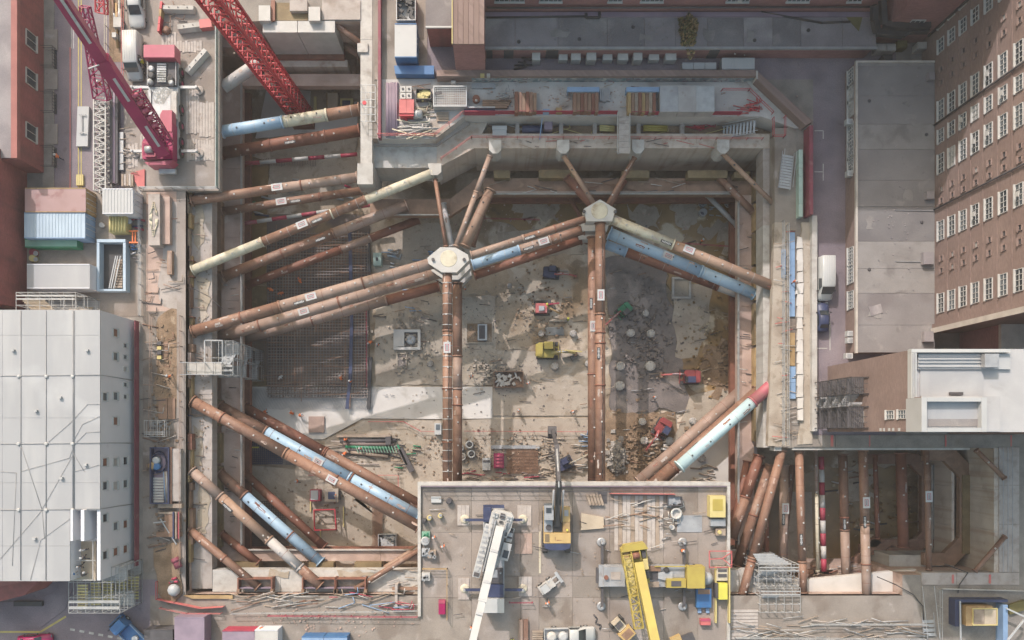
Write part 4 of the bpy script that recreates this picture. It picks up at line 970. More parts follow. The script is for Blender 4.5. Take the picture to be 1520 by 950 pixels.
prop('short brown prop in the lower left corner', (281,786),(384,872),Z1,12,[(1,R_)],(),(.5,))
prop('short dark prop beneath the corner prop at lower left', (328,792),(384,836),Z2,12,[(1,RD)],(),())
prop('rusty raker meeting the left side of the crane platform', (528,874),(623,816),Z1,8,[(1,R_)],(),())
prop('second raker under the first at the platform side', (545,860),(622,812),Z2,9,[(1,RO)],(),())
prop('short olive brown raker low beside the platform wall', (600,912),(622,880),Z2,7,[(1,'ochre')],(),())
# right-hand basin
prop('leaning brown prop crossing the left of the right basin', (1161,668),(1098,897),Z1,13,[(.7,R_),(1,R_)],(),(.72,))
prop('leaning darker prop beside the platform corner', (1127,676),(1086,800),Z2,15,[(.5,RD),(1,R_)],(),())
prop('second leaning prop left of the basin, deeper than the first', (1143,690),(1094,840),Z2,14,[(1,R_)],(),(.5,))
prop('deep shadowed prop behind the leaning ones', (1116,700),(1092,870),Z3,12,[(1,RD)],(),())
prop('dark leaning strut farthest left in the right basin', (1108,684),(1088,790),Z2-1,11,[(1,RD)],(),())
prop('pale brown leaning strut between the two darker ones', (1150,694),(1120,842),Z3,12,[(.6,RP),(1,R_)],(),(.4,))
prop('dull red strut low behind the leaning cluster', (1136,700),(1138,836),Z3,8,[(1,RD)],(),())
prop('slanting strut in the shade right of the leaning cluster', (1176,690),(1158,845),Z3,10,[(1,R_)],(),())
prop('upright brown prop with white plate, third from the left in the basin', (1164,690),(1163,836),Z2,13,[(1,RP)],[(.44,'w'),(.55,'b')],())
prop('upright brown prop with pale head left of the striped one', (1186,670),(1192,880),Z1,12,[(.78,R_),(1,R_)],[(.62,'b')],())
prop('brown prop with cream lower half right of the striped one', (1251,674),(1256,862),Z2,13,[(.6,R_),(1,RP)],[(.55,'b')],(.5,))
prop('upright brown prop with white plate landing on the steel bracket', (1281,668),(1287,903),Z1,13,[(.47,R_),(1,RP)],[(.33,'w'),(.45,'b')],(.72,))
prop('wide dark brown prop right of centre in the basin', (1337,672),(1341,812),Z2,15,[(1,RD)],(),())
prop('slim brown prop with white plate nearest the right basin wall', (1375,664),(1379,846),Z1,8,[(1,R_)],[(.4,'w')],())
prop('corner brace at the upper right of the right basin', (1449,668),(1491,710),.55,7,[(1,R_)],(),())
prop('corner brace at the lower right of the right basin', (1492,796),(1447,848),.55,7,[(1,R_)],(),())
prop('corner brace at the top right of the main pit', (1073,228),(1152,306),Z1,7,[(1,RO)],(),())
prop('lower corner brace under the one at top right of the main pit', (1068,264),(1118,315),Z2,10,[(1,R_)],(),())
prop('grey corner brace beside the white drums at top right', (1050,290),(1094,335),Z3,7,[(1,'prop_grey')],(),())
prop('dark red pipe hanging between two props of the basin', (1299,676),(1303,800),Z3+2,7,[(1,RD)],(),(.4,))
prop('thin cream pipe left of the striped barrier pole', (1211,668),(1214,848),Z2,5,[(.35,'rust_pale'),(1,'prop_cream')],(),())
# red and white banded pipes
def striped(label, a, b, z, w, n):
    A, B = P(*a,z), P(*b,z); t = thing('banded_pipe', label, 'pipe', (A+B)/2, 'red and white banded pipes'); d = (B-A)/n
    for k in range(n): G().tube(A+d*k, A+d*(k+1), m_(w,z)/2, 10).to('band', 'hoard_red' if k % 2 == 0 else 'node', t)
striped('red and white banded pipe standing out in the right basin', (1219,678),(1223,848),Z2-1,8,9)
striped('red and white banded pipe in the shade below the dark prop', (362,243),(530,229),Z3,6,7)
striped('red and white banded pipe along the top of the rebar mat', (360,332),(558,303),Z3-.5,6,9)
g = G().bar(P(362,240,Z3),P(420,238,Z3),.8,.4)
# white steel nodes on plunge columns
def node(label, cx, cy, pts, levels):
    t = thing('prop_node', label, 'node', P(cx,cy,FZ))
    c = P(cx,cy,Z1+1.0)
    for k, z in enumerate(levels):
        q = [(c.x+dx, c.y+dy) for dx, dy in pts]
        G().prism(q, z-1.1, z+1.0).to('node_casting','node',t)
        if k == 0:
            G().lathe((c.x-.3 if len(pts)==6 else c.x,c.y+.1,z+1.0),[(1.15,0),(1.1,.03)],20).to('cover_disc','prop_cream',t)
            for s in (-1,1): G().tube((c.x+s*2.1,c.y-.05,z+1.0),(c.x+s*2.1,c.y-.05,z+1.25),.22,8).to('lifting_lug','dark',t)
    G().tube((c.x,c.y,FZ-.3),(c.x,c.y,levels[-1]-1.1),.75,14).to('plunge_column','rust_dark',t)
    return t
node('left white painted steel node where seven props meet', 666,385,[(-2.9,.2),(-1.15,1.65),(.95,1.6),(2.6,.65),(2.75,-.1),(1.1,-1.75),(-.9,-1.75),(-2.75,-.55)],(Z1,Z2,Z3))
node('right white painted pentagon node where seven props meet', 890,314,[(-2.15,.35),(0.05,1.65),(2.2,.35),(1.7,-1.3),(-1.75,-1.3)],(Z1,Z2,Z3))
# ochre brackets where props meet the left and bottom walls
BR = [((279,482),14,22,'ochre','bracket under the top prop of the left fan'),((279,398),14,22,'ochre','bracket at the foot of the cream ended prop'),((278,292),12,16,'ochre','bracket half under the crane deck edge'),
      ((279,580),13,44,'ochre','bracket at the head of the first lower diagonal prop'),((279,688),13,42,'ochre','bracket at the head of the second diagonal prop'),((279,775),13,36,'ochre','bracket at the head of the short corner prop')]
for (x,y),w,h,mt,lb in BR:
    t = thing('prop_bracket', 'ochre steel '+lb, 'bracket', P(x,y,-1.9), 'ochre brackets on the left capping beam')
    G().pb(x-w/2,y-h/2,x+w/2,y+h/2,-1.2,-2.0).to('bracket_body',mt,t)
    G().pb(x-w/2,y-h/2-1.6,x+w/2,y-h/2-.2,-.8,-2.0).to('side_plate','rust_dark',t); G().pb(x-w/2,y+h/2+.2,x+w/2,y+h/2+1.6,-.8,-2.0).to('side_plate','rust_dark',t)
    G().pb(x-w/2-22,y-h/2-1.2,x-w/2,y-h/2,-.4,-1.0).to('tie_bar','rust_dark',t)
for x0,x1,lb in ((354,402,'left open steel pocket with ply face on the south wall'),(450,496,'middle open steel pocket with ply face on the south wall'),(499,541,'right open steel pocket with ply face on the south wall')):
    t = thing('steel_pocket', lb, 'bracket', P((x0+x1)/2,866,-1.9), 'steel pockets on the south wall')
    G().pb(x0,859,x1,860.2,-.6,-2).to('frame_plate','rust_dark',t); G().pb(x0,860.4,x1,872,-1.7,-2).to('ply_face','timber',t)
    for x in (x0-2,x1): 
        G().pb(x,858,x+2,875,-.5,-2).to('frame_plate','rust_dark',t); G().pb(x-1,875.3,x+3.5,880,-.3,-1.2).to('foot_block','steel_brown',t)
        G().bar(P(x+1,880,-.6),P(x+1,902,-.3),.22).to('strut','steel_brown',t); G().pb(x-2,900,x+5,909,-.1,-.6).to('foot_block','steel_brown',t)
    G().pb(x0,872.4,x1,873.6,-.8,-2).to('frame_plate','violet',t)
for x0,x1,lb in ((1192,1216,'small steel pocket right of the lower scaffold tower'),(1262,1311,'wide steel pocket where the plated basin prop lands'),(1092,1121,'steel pocket at the foot of the leaning basin prop')):
    t = thing('steel_pocket', lb, 'bracket', P((x0+x1)/2,905,-1.9), 'steel pockets of the basin south wall')
    G().pb(x0,897,x1,898.5,-.8,-2.4).to('frame_plate','steel_brown',t); G().pb(x0,898.7,x1,909,-1.9,-2.4).to('ply_face','timber',t); G().pb(x0,909.2,x1,911,-.6,-2.4).to('frame_plate','steel_brown',t)
    for x in (x0-2,x1): G().pb(x,897,x+2,911,-.7,-2.4).to('frame_plate','rust_dark',t); G().pb(x-2,911.2,x+4,915,-.4,-1.2).to('foot_block','steel_brown',t)

cm = thing('cross_beam','brown steel cross beams low under the leaning props','beam',P(1130,848,-8))
for r,mt in (((1086,832,1128,838,-8),'rust_dark'),((1088,856,1130,862,-6),'steel_brown'),((1086,690,1150,696,-9),'rust_dark'),((1186,846,1236,852,-9.5),'rust')): G().pb(*r,r[4]-.9).to('beam',mt,cm) if False else G().pb(r[0],r[1],r[2],r[3],r[4],r[4]-.9).to('beam',mt,cm)
# ================= MACHINES, VEHICLES, PEOPLE =================
def wheel(par, M, x, y, z, r, w, rim='steel'):
    o = G(M).tube((x-w/2,y,z),(x+w/2,y,z),r,16).to('wheel','rubber',par)
    G(M).tube((x-w/2-.015,y,z),(x+w/2+.015,y,z),r*.5,12).to('rim',rim,o)
def van(label, cat, name, loc, ang, L, Wd, H, paint, kind='van', group=None):
    M = MX(loc, ang); t = thing(name, label, cat, loc, group)
    h = Wd/2
    if kind == 'van':
        ws = .22*L; R = [(-.5*L,.93,.84,.42,1.1,H-.12),(-.485*L,.98,.86,.34,1.15,H),(-.1*L,1,.87,.3,1.2,H+.03),(ws-.3,1,.86,.3,1.2,H-.02),(ws,.99,.82,.3,1.2,H-.12),(.36*L,.97,.74,.3,1.0,1.28),(.45*L,.93,.62,.32,.82,1.0),(.485*L,.84,.5,.36,.7,.8),(.5*L,.70,.42,.4,.6,.66)]
        wsq = (ws-.02, .80, H-.1, .36*L, .72, 1.30)
    elif kind == 'pickup':
        ws = .16*L; R = [(-.02*L,.97,.80,.5,1.1,H-.1),(0,.98,.82,.42,1.1,H),(ws-.2,.98,.82,.4,1.1,H),(ws,.98,.8,.4,1.1,H-.08),(.30*L,.97,.8,.4,1.0,1.18),(.44*L,.95,.74,.42,.9,1.05),(.485*L,.86,.6,.45,.75,.85),(.5*L,.74,.5,.5,.6,.68)]
        wsq = (ws-.02,.78,H-.06,.30*L,.76,1.2)
    else:
        ws = .06*L; R = [(-.5*L,.78,.62,.45,.7,.82),(-.48*L,.9,.70,.35,.85,.98),(-.38*L,.97,.72,.3,.9,1.05),(-.26*L,1,.70,.28,.9,H-.06),(-.1*L,1,.71,.28,.9,H),(ws-.3,1,.70,.28,.9,H-.03),(ws,1,.69,.28,.9,H-.1),(.22*L,1,.76,.28,.85,.98),(.38*L,.97,.72,.3,.75,.86),(.47*L,.88,.6,.34,.62,.7),(.5*L,.74,.5,.4,.52,.58)]
        wsq = (ws-.02,.66,H-.07,.22*L,.73,1.01)
    rings = [[(-h*a,y,z0),(h*a,y,z0),(h*a,y,zs),(h*b,y,zt-.05),(h*(b-.06),y,zt),(-h*(b-.06),y,zt),(-h*b,y,zt-.05),(-h*a,y,zs)] for y,a,b,z0,zs,zt in R]
    G(M).loft(rings, True).to('body', paint, t)
    y0,w0,z0,y1,w1,z1 = wsq
    n = Vector((0, z0-z1, y1-y0)).normalized()*.03
    G(M).add([(-h*w0,y0+n.y,z0+n.z),(h*w0,y0+n.y,z0+n.z),(h*w0*1.03,(y0+y1)/2+n.y+.04,(z0+z1)/2+n.z+.03),(h*w1,y1+n.y,z1+n.z),(-h*w1,y1+n.y,z1+n.z),(-h*w0*1.03,(y0+y1)/2+n.y+.04,(z0+z1)/2+n.z+.03),
              (-h*w0,y0-.05,z0-.05),(h*w0,y0-.05,z0-.05),(h*w1,y1-.05,z1-.05),(-h*w1,y1-.05,z1-.05)],
             [(0,1,2,5),(5,2,3,4),(6,7,1,0),(4,3,8,9),(6,0,5,4,9),(1,7,8,3,2)]).to('windscreen','glass',t)
    for s in (-1,1):
        yb = ws-1.3 if kind != 'car' else -.3*L
        zt = H-.25
        G(M).add([(s*h*1.0,yb,1.22 if kind!='car' else .93),(s*h*1.0,ws+.25,1.22 if kind!='car' else .93),(s*h*.9,ws-.1,zt),(s*h*.9,yb+.15,zt),(s*h*.9,yb,1.1),(s*h*.8,ws-.1,zt-.1)],[(0,1,2,3),(0,3,5,4),(1,0,4),(2,1,4,5),(3,2,5)]).to('side_window','glass',t)
        G(M).obox((s*(h+.14),ws+.35,1.15),(.22,.14,.2)).to('mirror','black',t)
        G(M).obox((s*h*.66,.485*L,.72),(.35,.12,.14)).to('headlight','glass_grey',t)
        for y in (-.3*L,.31*L): wheel(t,M,s*(h-.12),y,.34,.34,.22)
    if kind == 'van':
        g = G(M)
        for k in range(-2,3): g.box(h*.3*k-.02,-.47*L,H+.0,h*.3*k+.02,ws-.4,H+.035)
        g.to('roof_rib','white',t); G(M).box(-h*.8,-.5*L-.03,1.3,h*.8,-.5*L+.0,H-.3).to('rear_door','glass_grey',t)
    if kind == 'car':
        G(M).add([(-h*.66,-.27*L,H-.02),(h*.66,-.27*L,H-.02),(h*.7,-.38*L,1.09),(-h*.7,-.38*L,1.09),(-h*.6,-.27*L,H-.1),(h*.6,-.27*L,H-.1),(h*.6,-.38*L,1.0),(-h*.6,-.38*L,1.0)],[(0,1,2,3),(4,5,1,0),(3,2,6,7),(0,3,7,4),(2,1,5,6)]).to('rear_window','glass',t)
    return t, M
# whites on the deck, lane and platform
van('white van parked tightly left of the magenta crane truck','van','parked_van',P(204,90,.18),pang(204,50,206,125),6.0,2.15,2.35,'paint_white')
van('white estate car parked at the top edge behind the white van','car','parked_car',P(206,14,.18),pang(205,0,207,46),5.6,2.15,1.75,'paint_white','car')
t, M = van('white panel van parked in the sunlit lane by the boundary wall','van','parked_van',P(1221,416,.02),pang(1221,385,1221,447),5.8,2.0,2.2,'paint_white')
van('dark blue car in the narrow shade behind the lane van','car','parked_car',P(1218,472,.02),pang(1218,490,1218,452),3.9,1.6,1.45,'dark_blue','car')
van('magenta car half cut off by the bottom left frame edge','car','parked_car',P(57,950,.02),pang(25,950,90,946),4.6,1.85,1.45,'magenta','car')
t, M = van('white pickup truck with loaded bed at the bottom of the platform','pickup','pickup_truck',P(845,940,.52),pang(807,940,884,938),6.9,2.15,2.1,'paint_white','pickup')
G(M).box(-1.02,-3.45,.75,1.02,-.2,.95).to('bed_floor','steel',t)
for x in (-1.02,.94): G(M).box(x,-3.45,.95,x+.08,-.2,1.4).to('bed_side','paint_white',t)
G(M).box(-1.02,-3.45,.95,1.02,-3.37,1.4).to('tailgate','paint_white',t)
for lb_, y0, y1, mt in (('white drum on the bed of the white pickup nearest the cab','-1.5','-.4','white'),('white drum at the back of the white pickup bed','-3.0','-1.9','node')):
    c = M @ Vector((0,(float(y0)+float(y1))/2,.96)); tag(G().lathe(c,[(.6,0),(.66,.4),(.62,.9),(.3,.95)],14).to('drum',mt), lb_, 'drum', 'drums on the pickup')
# blue flatbed at lower left
def bluetruck():
    loc = P(198,938,.02); ang = pang(218,960,180,922); M = MX(loc,ang); t = thing('flatbed_truck','small bright blue truck parked at an angle below the scaffold stair','truck',loc)
    G(M).box(-1.0,-2.9,.7,1.0,.9,1.0).to('load_bed','blue',t); G(M).loft([[(-1,y,.4),(1,y,.4),(1,y,1.3),(w,y,z),(-w,y,z),(-1,y,1.3)] for y,w,z in ((.95,.9,2.1),(1.2,.92,2.2),(2.2,.9,2.15),(2.55,.85,1.4),(2.75,.8,1.2))]).to('cab','blue',t)
    G(M).box(-.8,2.36,1.5,.8,2.5,2.02).to('windscreen','glass',t)
    for s in (-1,1):
        G(M).box(s*1.0-.04,-2.9,1.0,s*1.0+.04,.9,1.35).to('side_board','blue_board',t); G(M).obox((s*1.2,2.2,1.7),(.3,.12,.4)).to('mirror','black',t)
        for y in (-2,1.8): wheel(t,M,s*.9,y,.4,.4,.25)
    G(M).lathe((.2,-1,1.0),[(.4,0),(.4,.5)],10).to('load','white',t)
bluetruck()

# ---- excavators ----
def excavator(label, px, py, z, ang, s, body, arm, cabc, reach=(2.6,2.4), name='mini_excavator', house=0.0):
    loc = P(px,py,z); M = MX(loc,ang,s); MT2 = MX(loc,ang+house,s); t = thing(name,label,'excavator',loc,'excavators on the pit floor')
    for x in (-.95,.95):
        prof = [(-1.5,.12),(-1.3,0),(1.3,0),(1.5,.12),(1.55,.4),(1.35,.62),(-1.35,.62),(-1.55,.4)]
        tr = G(MT2).xprism(prof,x-.24,x+.24).to('track','rubber',t); g = G(MT2)
        for k in range(9): g.box(x-.27,-1.4+k*.34,.6,x+.27,-1.26+k*.34,.68)
        stuff(g.to('track_shoe','dark',tr))
    G(MT2).box(-.7,-.8,.3,.7,.8,.7).to('undercarriage','dark',t)
    G(M).prism([(-1.05,-1.2),(-.8,-1.65),(.8,-1.65),(1.05,-1.2),(1.05,.8),(.4,1.05),(-1.05,1.0)],.72,1.35).to('house',body,t)
    G(M).prism([(-.85,-1.5),(.85,-1.5),(1.0,-.7),(-1.0,-.7)],1.36,1.75).to('engine_cover',body,t)
    cb_ = G(M).loft([[(-1.0,y0,zz),(-.05,y0,zz),(-.05,y1,zz),(-1.0,y1,zz)] for zz,y0,y1 in ((1.36,-.6,.95),(2.2,-.55,.85),(2.55,-.5,.65))]).to('cab','glass',t)
    G(M).prism([(-1.02,-.55),(-.03,-.55),(-.03,.68),(-1.02,.68)],2.56,2.66).to('cab_roof',cabc,cb_)
    a,b = reach
    p0 = (.35,.7,1.2); p1 = (.35,.7+a*.55,2.5); p2 = (.35,.7+a,2.0); p3 = (.35,.7+a+b*.62,.6)
    G(M).bar(p0,p1,.34,.42).bar(p1,p2,.30,.36).to('boom',arm,t); G(M).bar(p2,p3,.24,.3).to('stick',arm,t)
    G(M).tube((.35,1.0,1.7),(.35,.7+a*.5,2.75),.09,8).to('ram','steel',t); G(M).tube((.35,.7+a*.6,2.75),(.35,.75+a,2.3),.08,8).to('ram','steel',t)
    e = p3[1]
    G(M).xprism([(e-.1,.75),(e+.35,.6),(e+.2,.1),(e-.35,.0),(e-.5,.3)],.35-.42,.35+.42).to('bucket','steel_brown',t)
    g = G(M).box(-1.1,1.5,.15,1.1,1.6,.55).bar((-.5,.6,.4),(-.5,1.5,.35),.14).bar((.5,.6,.4),(.5,1.5,.35),.14); g.to('dozer_blade',body,t)
    return t
FZ2 = FZ+.25
excavator('dark cabbed mini excavator with red arm pointing right, just below the linked nodes', 818,406,FZ2,pang(818,406,850,408),.78,'dark_blue','red_faded','dark_blue',(2.6,2.6))
excavator('yellow excavator working left of the right pair of upright props', 812,521,FZ2,pang(812,521,860,521),1.1,'yellow','yellow_pale','yellow',(2.0,1.8))
excavator('dark green mini excavator on the dark soil patch with red arm', 925,462,FZ2,pang(925,462,905,480),.75,'green_deep','red_faded','dark',(2.4,2.4))
excavator('red excavator with blue black cab roof reaching left by the brown mud', 1022,560,FZ2,pang(1022,560,985,560),.95,'exc_red','red_faded','dark_blue',(2.4,2.2))
excavator('red excavator with navy cab among the pale pile heads', 981,636,FZ2,pang(981,636,965,662),.95,'exc_red','red_faded','dark_blue',(2.0,2.6))
excavator('blue grey mini excavator in front of the platform with arm to the right', 838,688,FZ2,pang(838,688,870,672),.8,'dark_blue','prop_cream','dark_blue',(2.6,2.4))

# ---- long reach excavator on the platform ----
def bigdigger():
    loc = P(825,790,.52); M = MX(loc,0); t = thing('long_reach_excavator','pale yellow long reach excavator with its black arm hanging over the pit','excavator',loc)
    for x in (-1.5,1.5):
        prof = [(-2.6,.2),(-2.3,0),(2.6,0),(2.9,.2),(3.0,.6),(2.7,.95),(-2.4,.95),(-2.7,.6)]
        tr = G(M).xprism(prof,x-.35,x+.35).to('track','rubber',t); g = G(M)
        for k in range(14): g.box(x-.38,-2.4+k*.38,.93,x+.38,-2.24+k*.38,1.02)
        stuff(g.to('track_shoe','dark',tr))
    G(M).box(-1.1,-1.5,.5,1.1,1.5,1.1).to('undercarriage','dark',t)
    G(M).prism([(-1.75,-1.2),(1.75,-1.2),(1.75,3.6),(-1.75,3.6)],1.15,1.7).to('house','exc_yellow',t)
    G(M).box(-1.74,-1.1,1.72,1.74,.25,2.75).to('engine_cover','exc_yellow',t)
    G(M).prism([(-1.75,-1.15),(1.75,-1.15),(1.6,-1.75),(.9,-2.0),(-.9,-2.0),(-1.6,-1.75)],1.2,2.8).to('counterweight','dark_blue',t)
    g = G(M)
    for k,(x,w) in enumerate(((-.3,.06),(-.1,.3),(.2,.12),(.4,.12))): g.box(x,-.75,2.755,x+w,-.65 if k!=0 else -.3,2.765)
    g.to('marking','rust_dark',t)
    g = G(M)
    for k in range(6): g.box(-1.6+k*.1,-.95,2.755,-1.55+k*.1,.1,2.79)
    g.to('grille','dark',t)
    G(M).box(-1.7,.3,1.72,-.6,1.9,2.3).to('side_deck','steel',t); G(M).lathe((-1.1,.9,2.3),[(.4,0),(.38,.15)],12).to('filter_cap','dark',t)
    G(M).box(.75,.3,1.72,1.7,1.6,2.2).to('side_deck','ochre',t); G(M).tube((1.3,.6,2.2),(1.3,.6,2.7),.14,8).to('exhaust','yellow_hi',t)
    c = G(M).loft([[(-1.72,y0,z),(-.55,y0,z),(-.55,y1,z),(-1.72,y1,z)] for z,y0,y1 in ((1.72,1.95,4.1),(2.6,1.95,4.1),(3.2,2.0,3.9))]).to('cab','glass_grey',t)
    G(M).box(-1.74,2.0,3.22,-.53,3.9,3.3).to('cab_roof','steel',c); G(M).box(-1.5,2.9,3.31,-.8,3.6,3.34).to('roof_window','glass',c)
    G(M).box(.75,1.65,1.72,1.72,3.6,2.2).to('tool_box','exc_yellow',t); G(M).box(.95,2.4,2.21,1.5,3.2,2.24).to('hatch','steel',t)
    G(M).box(-.5,.35,1.72,.65,1.6,2.1).to('boom_foot','black',t)
    p0,p1,p2,p3 = (0,1.2,2.2),(0,7.0,5.0),(0,11.6,1.5),(0,13.6,-6)
    G(M).bar(p0,p1,.75,.8).to('boom','black',t); G(M).bar(p1,p2,.6,.7).to('boom','dark',t); G(M).bar(p2,p3,.45,.5).to('stick','dark',t)
    for x in (-.62,.62): G(M).tube((x,1.6,2.0),(x,6,4.9),.14,10).to('ram','steel',t)
    G(M).tube((0,6.4,5.6),(0,11.2,2.3),.13,10).to('ram','galv',t)
    for x in (-.25,.25): G(M).path([(x,1.4,2.7),(x,4,4.1),(x,7,5.5),(x,11.4,2.0)],.05,6).to('hose','rubber',t)
    G(M).xprism([(13.2,-6),(14.2,-6.4),(14.3,-7.6),(13.2,-8),(12.5,-7)],-.6,.6).to('clamshell_bucket','dark',t)
bigdigger()
# ---- cranes ----
def outrigger(t, M, x, y, L, beam, pad='prop_cream', both=True):
    for s in ((-1,1) if both else (both,)):
        G(M).bar((s*x,y,.95),(s*(x+L),y,.95),.34,.34).to('outrigger_beam',beam,t); G(M).tube((s*(x+L),y,.1),(s*(x+L),y,1.35),.16,10).to('outrigger_jack','steel',t)
        G(M).lathe((s*(x+L),y,.06),[(.62,0),(.6,.1),(.4,.12)],16).to('outrigger_pad',pad,t)
def boom_sections(t, M, a, b, ws, mt, n=None, over=.0):
    a, b = Vector(a), Vector(b); k = len(ws)
    for i,w in enumerate(ws):
        p = a+(b-a)*(i/k); q = a+(b-a)*((i+1)/k+.0)
        G(M).bar(p,q,w,w*1.15).to('boom_section',mt,t)
        if i: G(M).bar(p-(b-a).normalized()*.15,p+(b-a).normalized()*.25,w*1.18,w*1.3).to('boom_collar',mt,t)
def whitecrane():
    loc = P(733,828,.52); M = MX(loc,0); t = thing('mobile_crane','white mobile crane on outriggers with its boom leaning to the lower left','crane',loc)
    G(M).prism([(-1.35,-5.6),(1.35,-5.6),(1.35,6.8),(-1.35,6.8)],.75,1.35).to('carrier_deck','steel',t)
    G(M).box(-1.4,6.2,.6,1.4,7.2,1.25).to('front_bumper','dark_blue',t); G(M).box(-1.38,5.1,1.36,-.3,7.0,2.4).to('carrier_cab','dark_blue',t)
    G(M).box(-1.35,5.3,2.42,-.35,6.8,2.5).to('cab_roof','dark_blue',t)
    G(M).box(-1.38,-6.8,.7,1.38,-4.95,2.6).to('driver_cab','paint_white',t); G(M).box(-1.2,-6.83,1.5,1.2,-6.79,2.4).to('windscreen','glass',t)
    G(M).box(-.7,-4.9,1.36,1.3,-3.2,2.0).to('engine_deck','dark_blue',t); G(M).box(-1.3,-4.9,1.36,-.75,-1.2,1.7).to('walkway','black',t)
    G(M).box(-.3,-3.1,1.36,1.25,-1.1,1.8).to('radiator','dark',t); G(M).box(-.2,-2.3,1.82,.5,-1.3,1.9).to('grille','steel',t); G(M).tube((.9,-1.6,1.8),(.9,-1.6,2.6),.12,8).to('exhaust','steel',t)
    for s in (-1,1):
        for y in (-5.5,-3.6,-1.6,2.2,4.0,5.6): wheel(t,M,s*1.15,y,.55,.55,.4)
        G(M).box(s*1.36-.04,-4.8,.7,s*1.36+.04,4.9,1.3).to('side_skirt','paint_white',t)
    outrigger(t,M,1.3,5.2,2.6,'dark_blue'); outrigger(t,M,1.3,-4.1,2.6,'dark_blue')
    # slewing upper works heading down-left
    ang = pang(742,760,694,950)-0; U = MX(P(740,785,.52),ang)
    up = G(U).prism([(-1.5,-2.3),(-1.1,-2.75),(1.1,-2.75),(1.5,-2.3),(1.5,-.8),(1.2,.6),(-1.2,.6),(-1.5,-.8)],1.5,2.9).to('counterweight','node',t)
    for x,y,w,h,mt in ((-.95,-2.0,.7,.6,'paint_white'),(.95,-2.0,.7,.6,'paint_white'),(0,-2.1,.6,.7,'dark'),(-.9,-1.1,.6,.7,'steel'),(.95,-1.1,.5,.6,'white')): G(U).obox((x,y,3.0),(w,h,.24)).to('winch_cover',mt,t)
    cabx = G(U).box(-2.05,1.2,1.4,-1.05,3.4,3.0).to('crane_cab','glass_grey',t); G(U).box(-2.1,1.15,3.02,-1.0,3.45,3.1).to('cab_roof','white',cabx)
    G(U).box(-2.0,-.8,1.5,-1.25,1.1,2.2).to('side_panel','white',t); G(U).box(-1.95,-.4,2.22,-1.3,.6,2.3).to('vent','dark',t)
    G(U).box(.95,-.6,1.5,1.9,6.6,2.5).to('stowed_jib','paint_white',t)
    g = G(U)
    for k in range(10): g.obox((1.42,-.2+k*.68,2.52),(.75,.3,.06)); 
    g.to('jib_lacing','steel',t)
    for k in range(5): G(U).tube((1.42,.3+k*1.3,2.55),(1.42,.3+k*1.3,2.62),.18,8).to('jib_pin','galv',t)
    for x,y,w,h,z,mt in ((-1.6,2.6,.7,1.0,3.12,'glass'),(.0,-1.3,.5,.3,3.06,'black'),(-.9,.1,.5,.5,2.95,'dark'),(.8,-.2,.4,.7,2.95,'steel'),(1.42,6.2,.7,.5,2.56,'dark'),(-1.62,.1,.6,.5,2.28,'steel'),(-1.62,-.6,.5,.3,2.28,'black'),(1.0,.3,.3,1.2,2.95,'galv'),(-1.2,-1.5,.2,1.2,3.0,'steel')): G(U).obox((x,y,z),(w,h,.1)).to('fitting',mt,t)
    for x in (-.72,.72): G(U).box(x-.08,-1.4,2.9,x+.08,5.5,3.5).to('boom_cheek','steel',t)
    G(U).bar((-.9,-2.2,3.25),(-.9,1.0,3.05),.07).bar((.95,-2.3,3.2),(.95,.6,3.1),.07).bar((-1.3,-2.2,3.3),(1.3,-2.2,3.3),.06).to('rail_frame','steel',t)
    boom_sections(t,U,(0,-.6,3.4),(0,26,15),[1.05,.88,.72],'paint_white')
    g = G(U); a_, b_ = Vector((0,-.6,3.4)), Vector((0,26,15))
    for k in range(5): c_ = a_+(b_-a_)*(.1+.14*k); g.bar(c_+Vector((.0,0,.72)),c_+(b_-a_)*.012+Vector((0,0,.72)),.9,.06)
    g.to('boom_band','steel',t)
    G(U).bar((.0,.6,2.4),(.0,6.5,6.0),.35).to('luffing_ram','galv',t)
whitecrane()
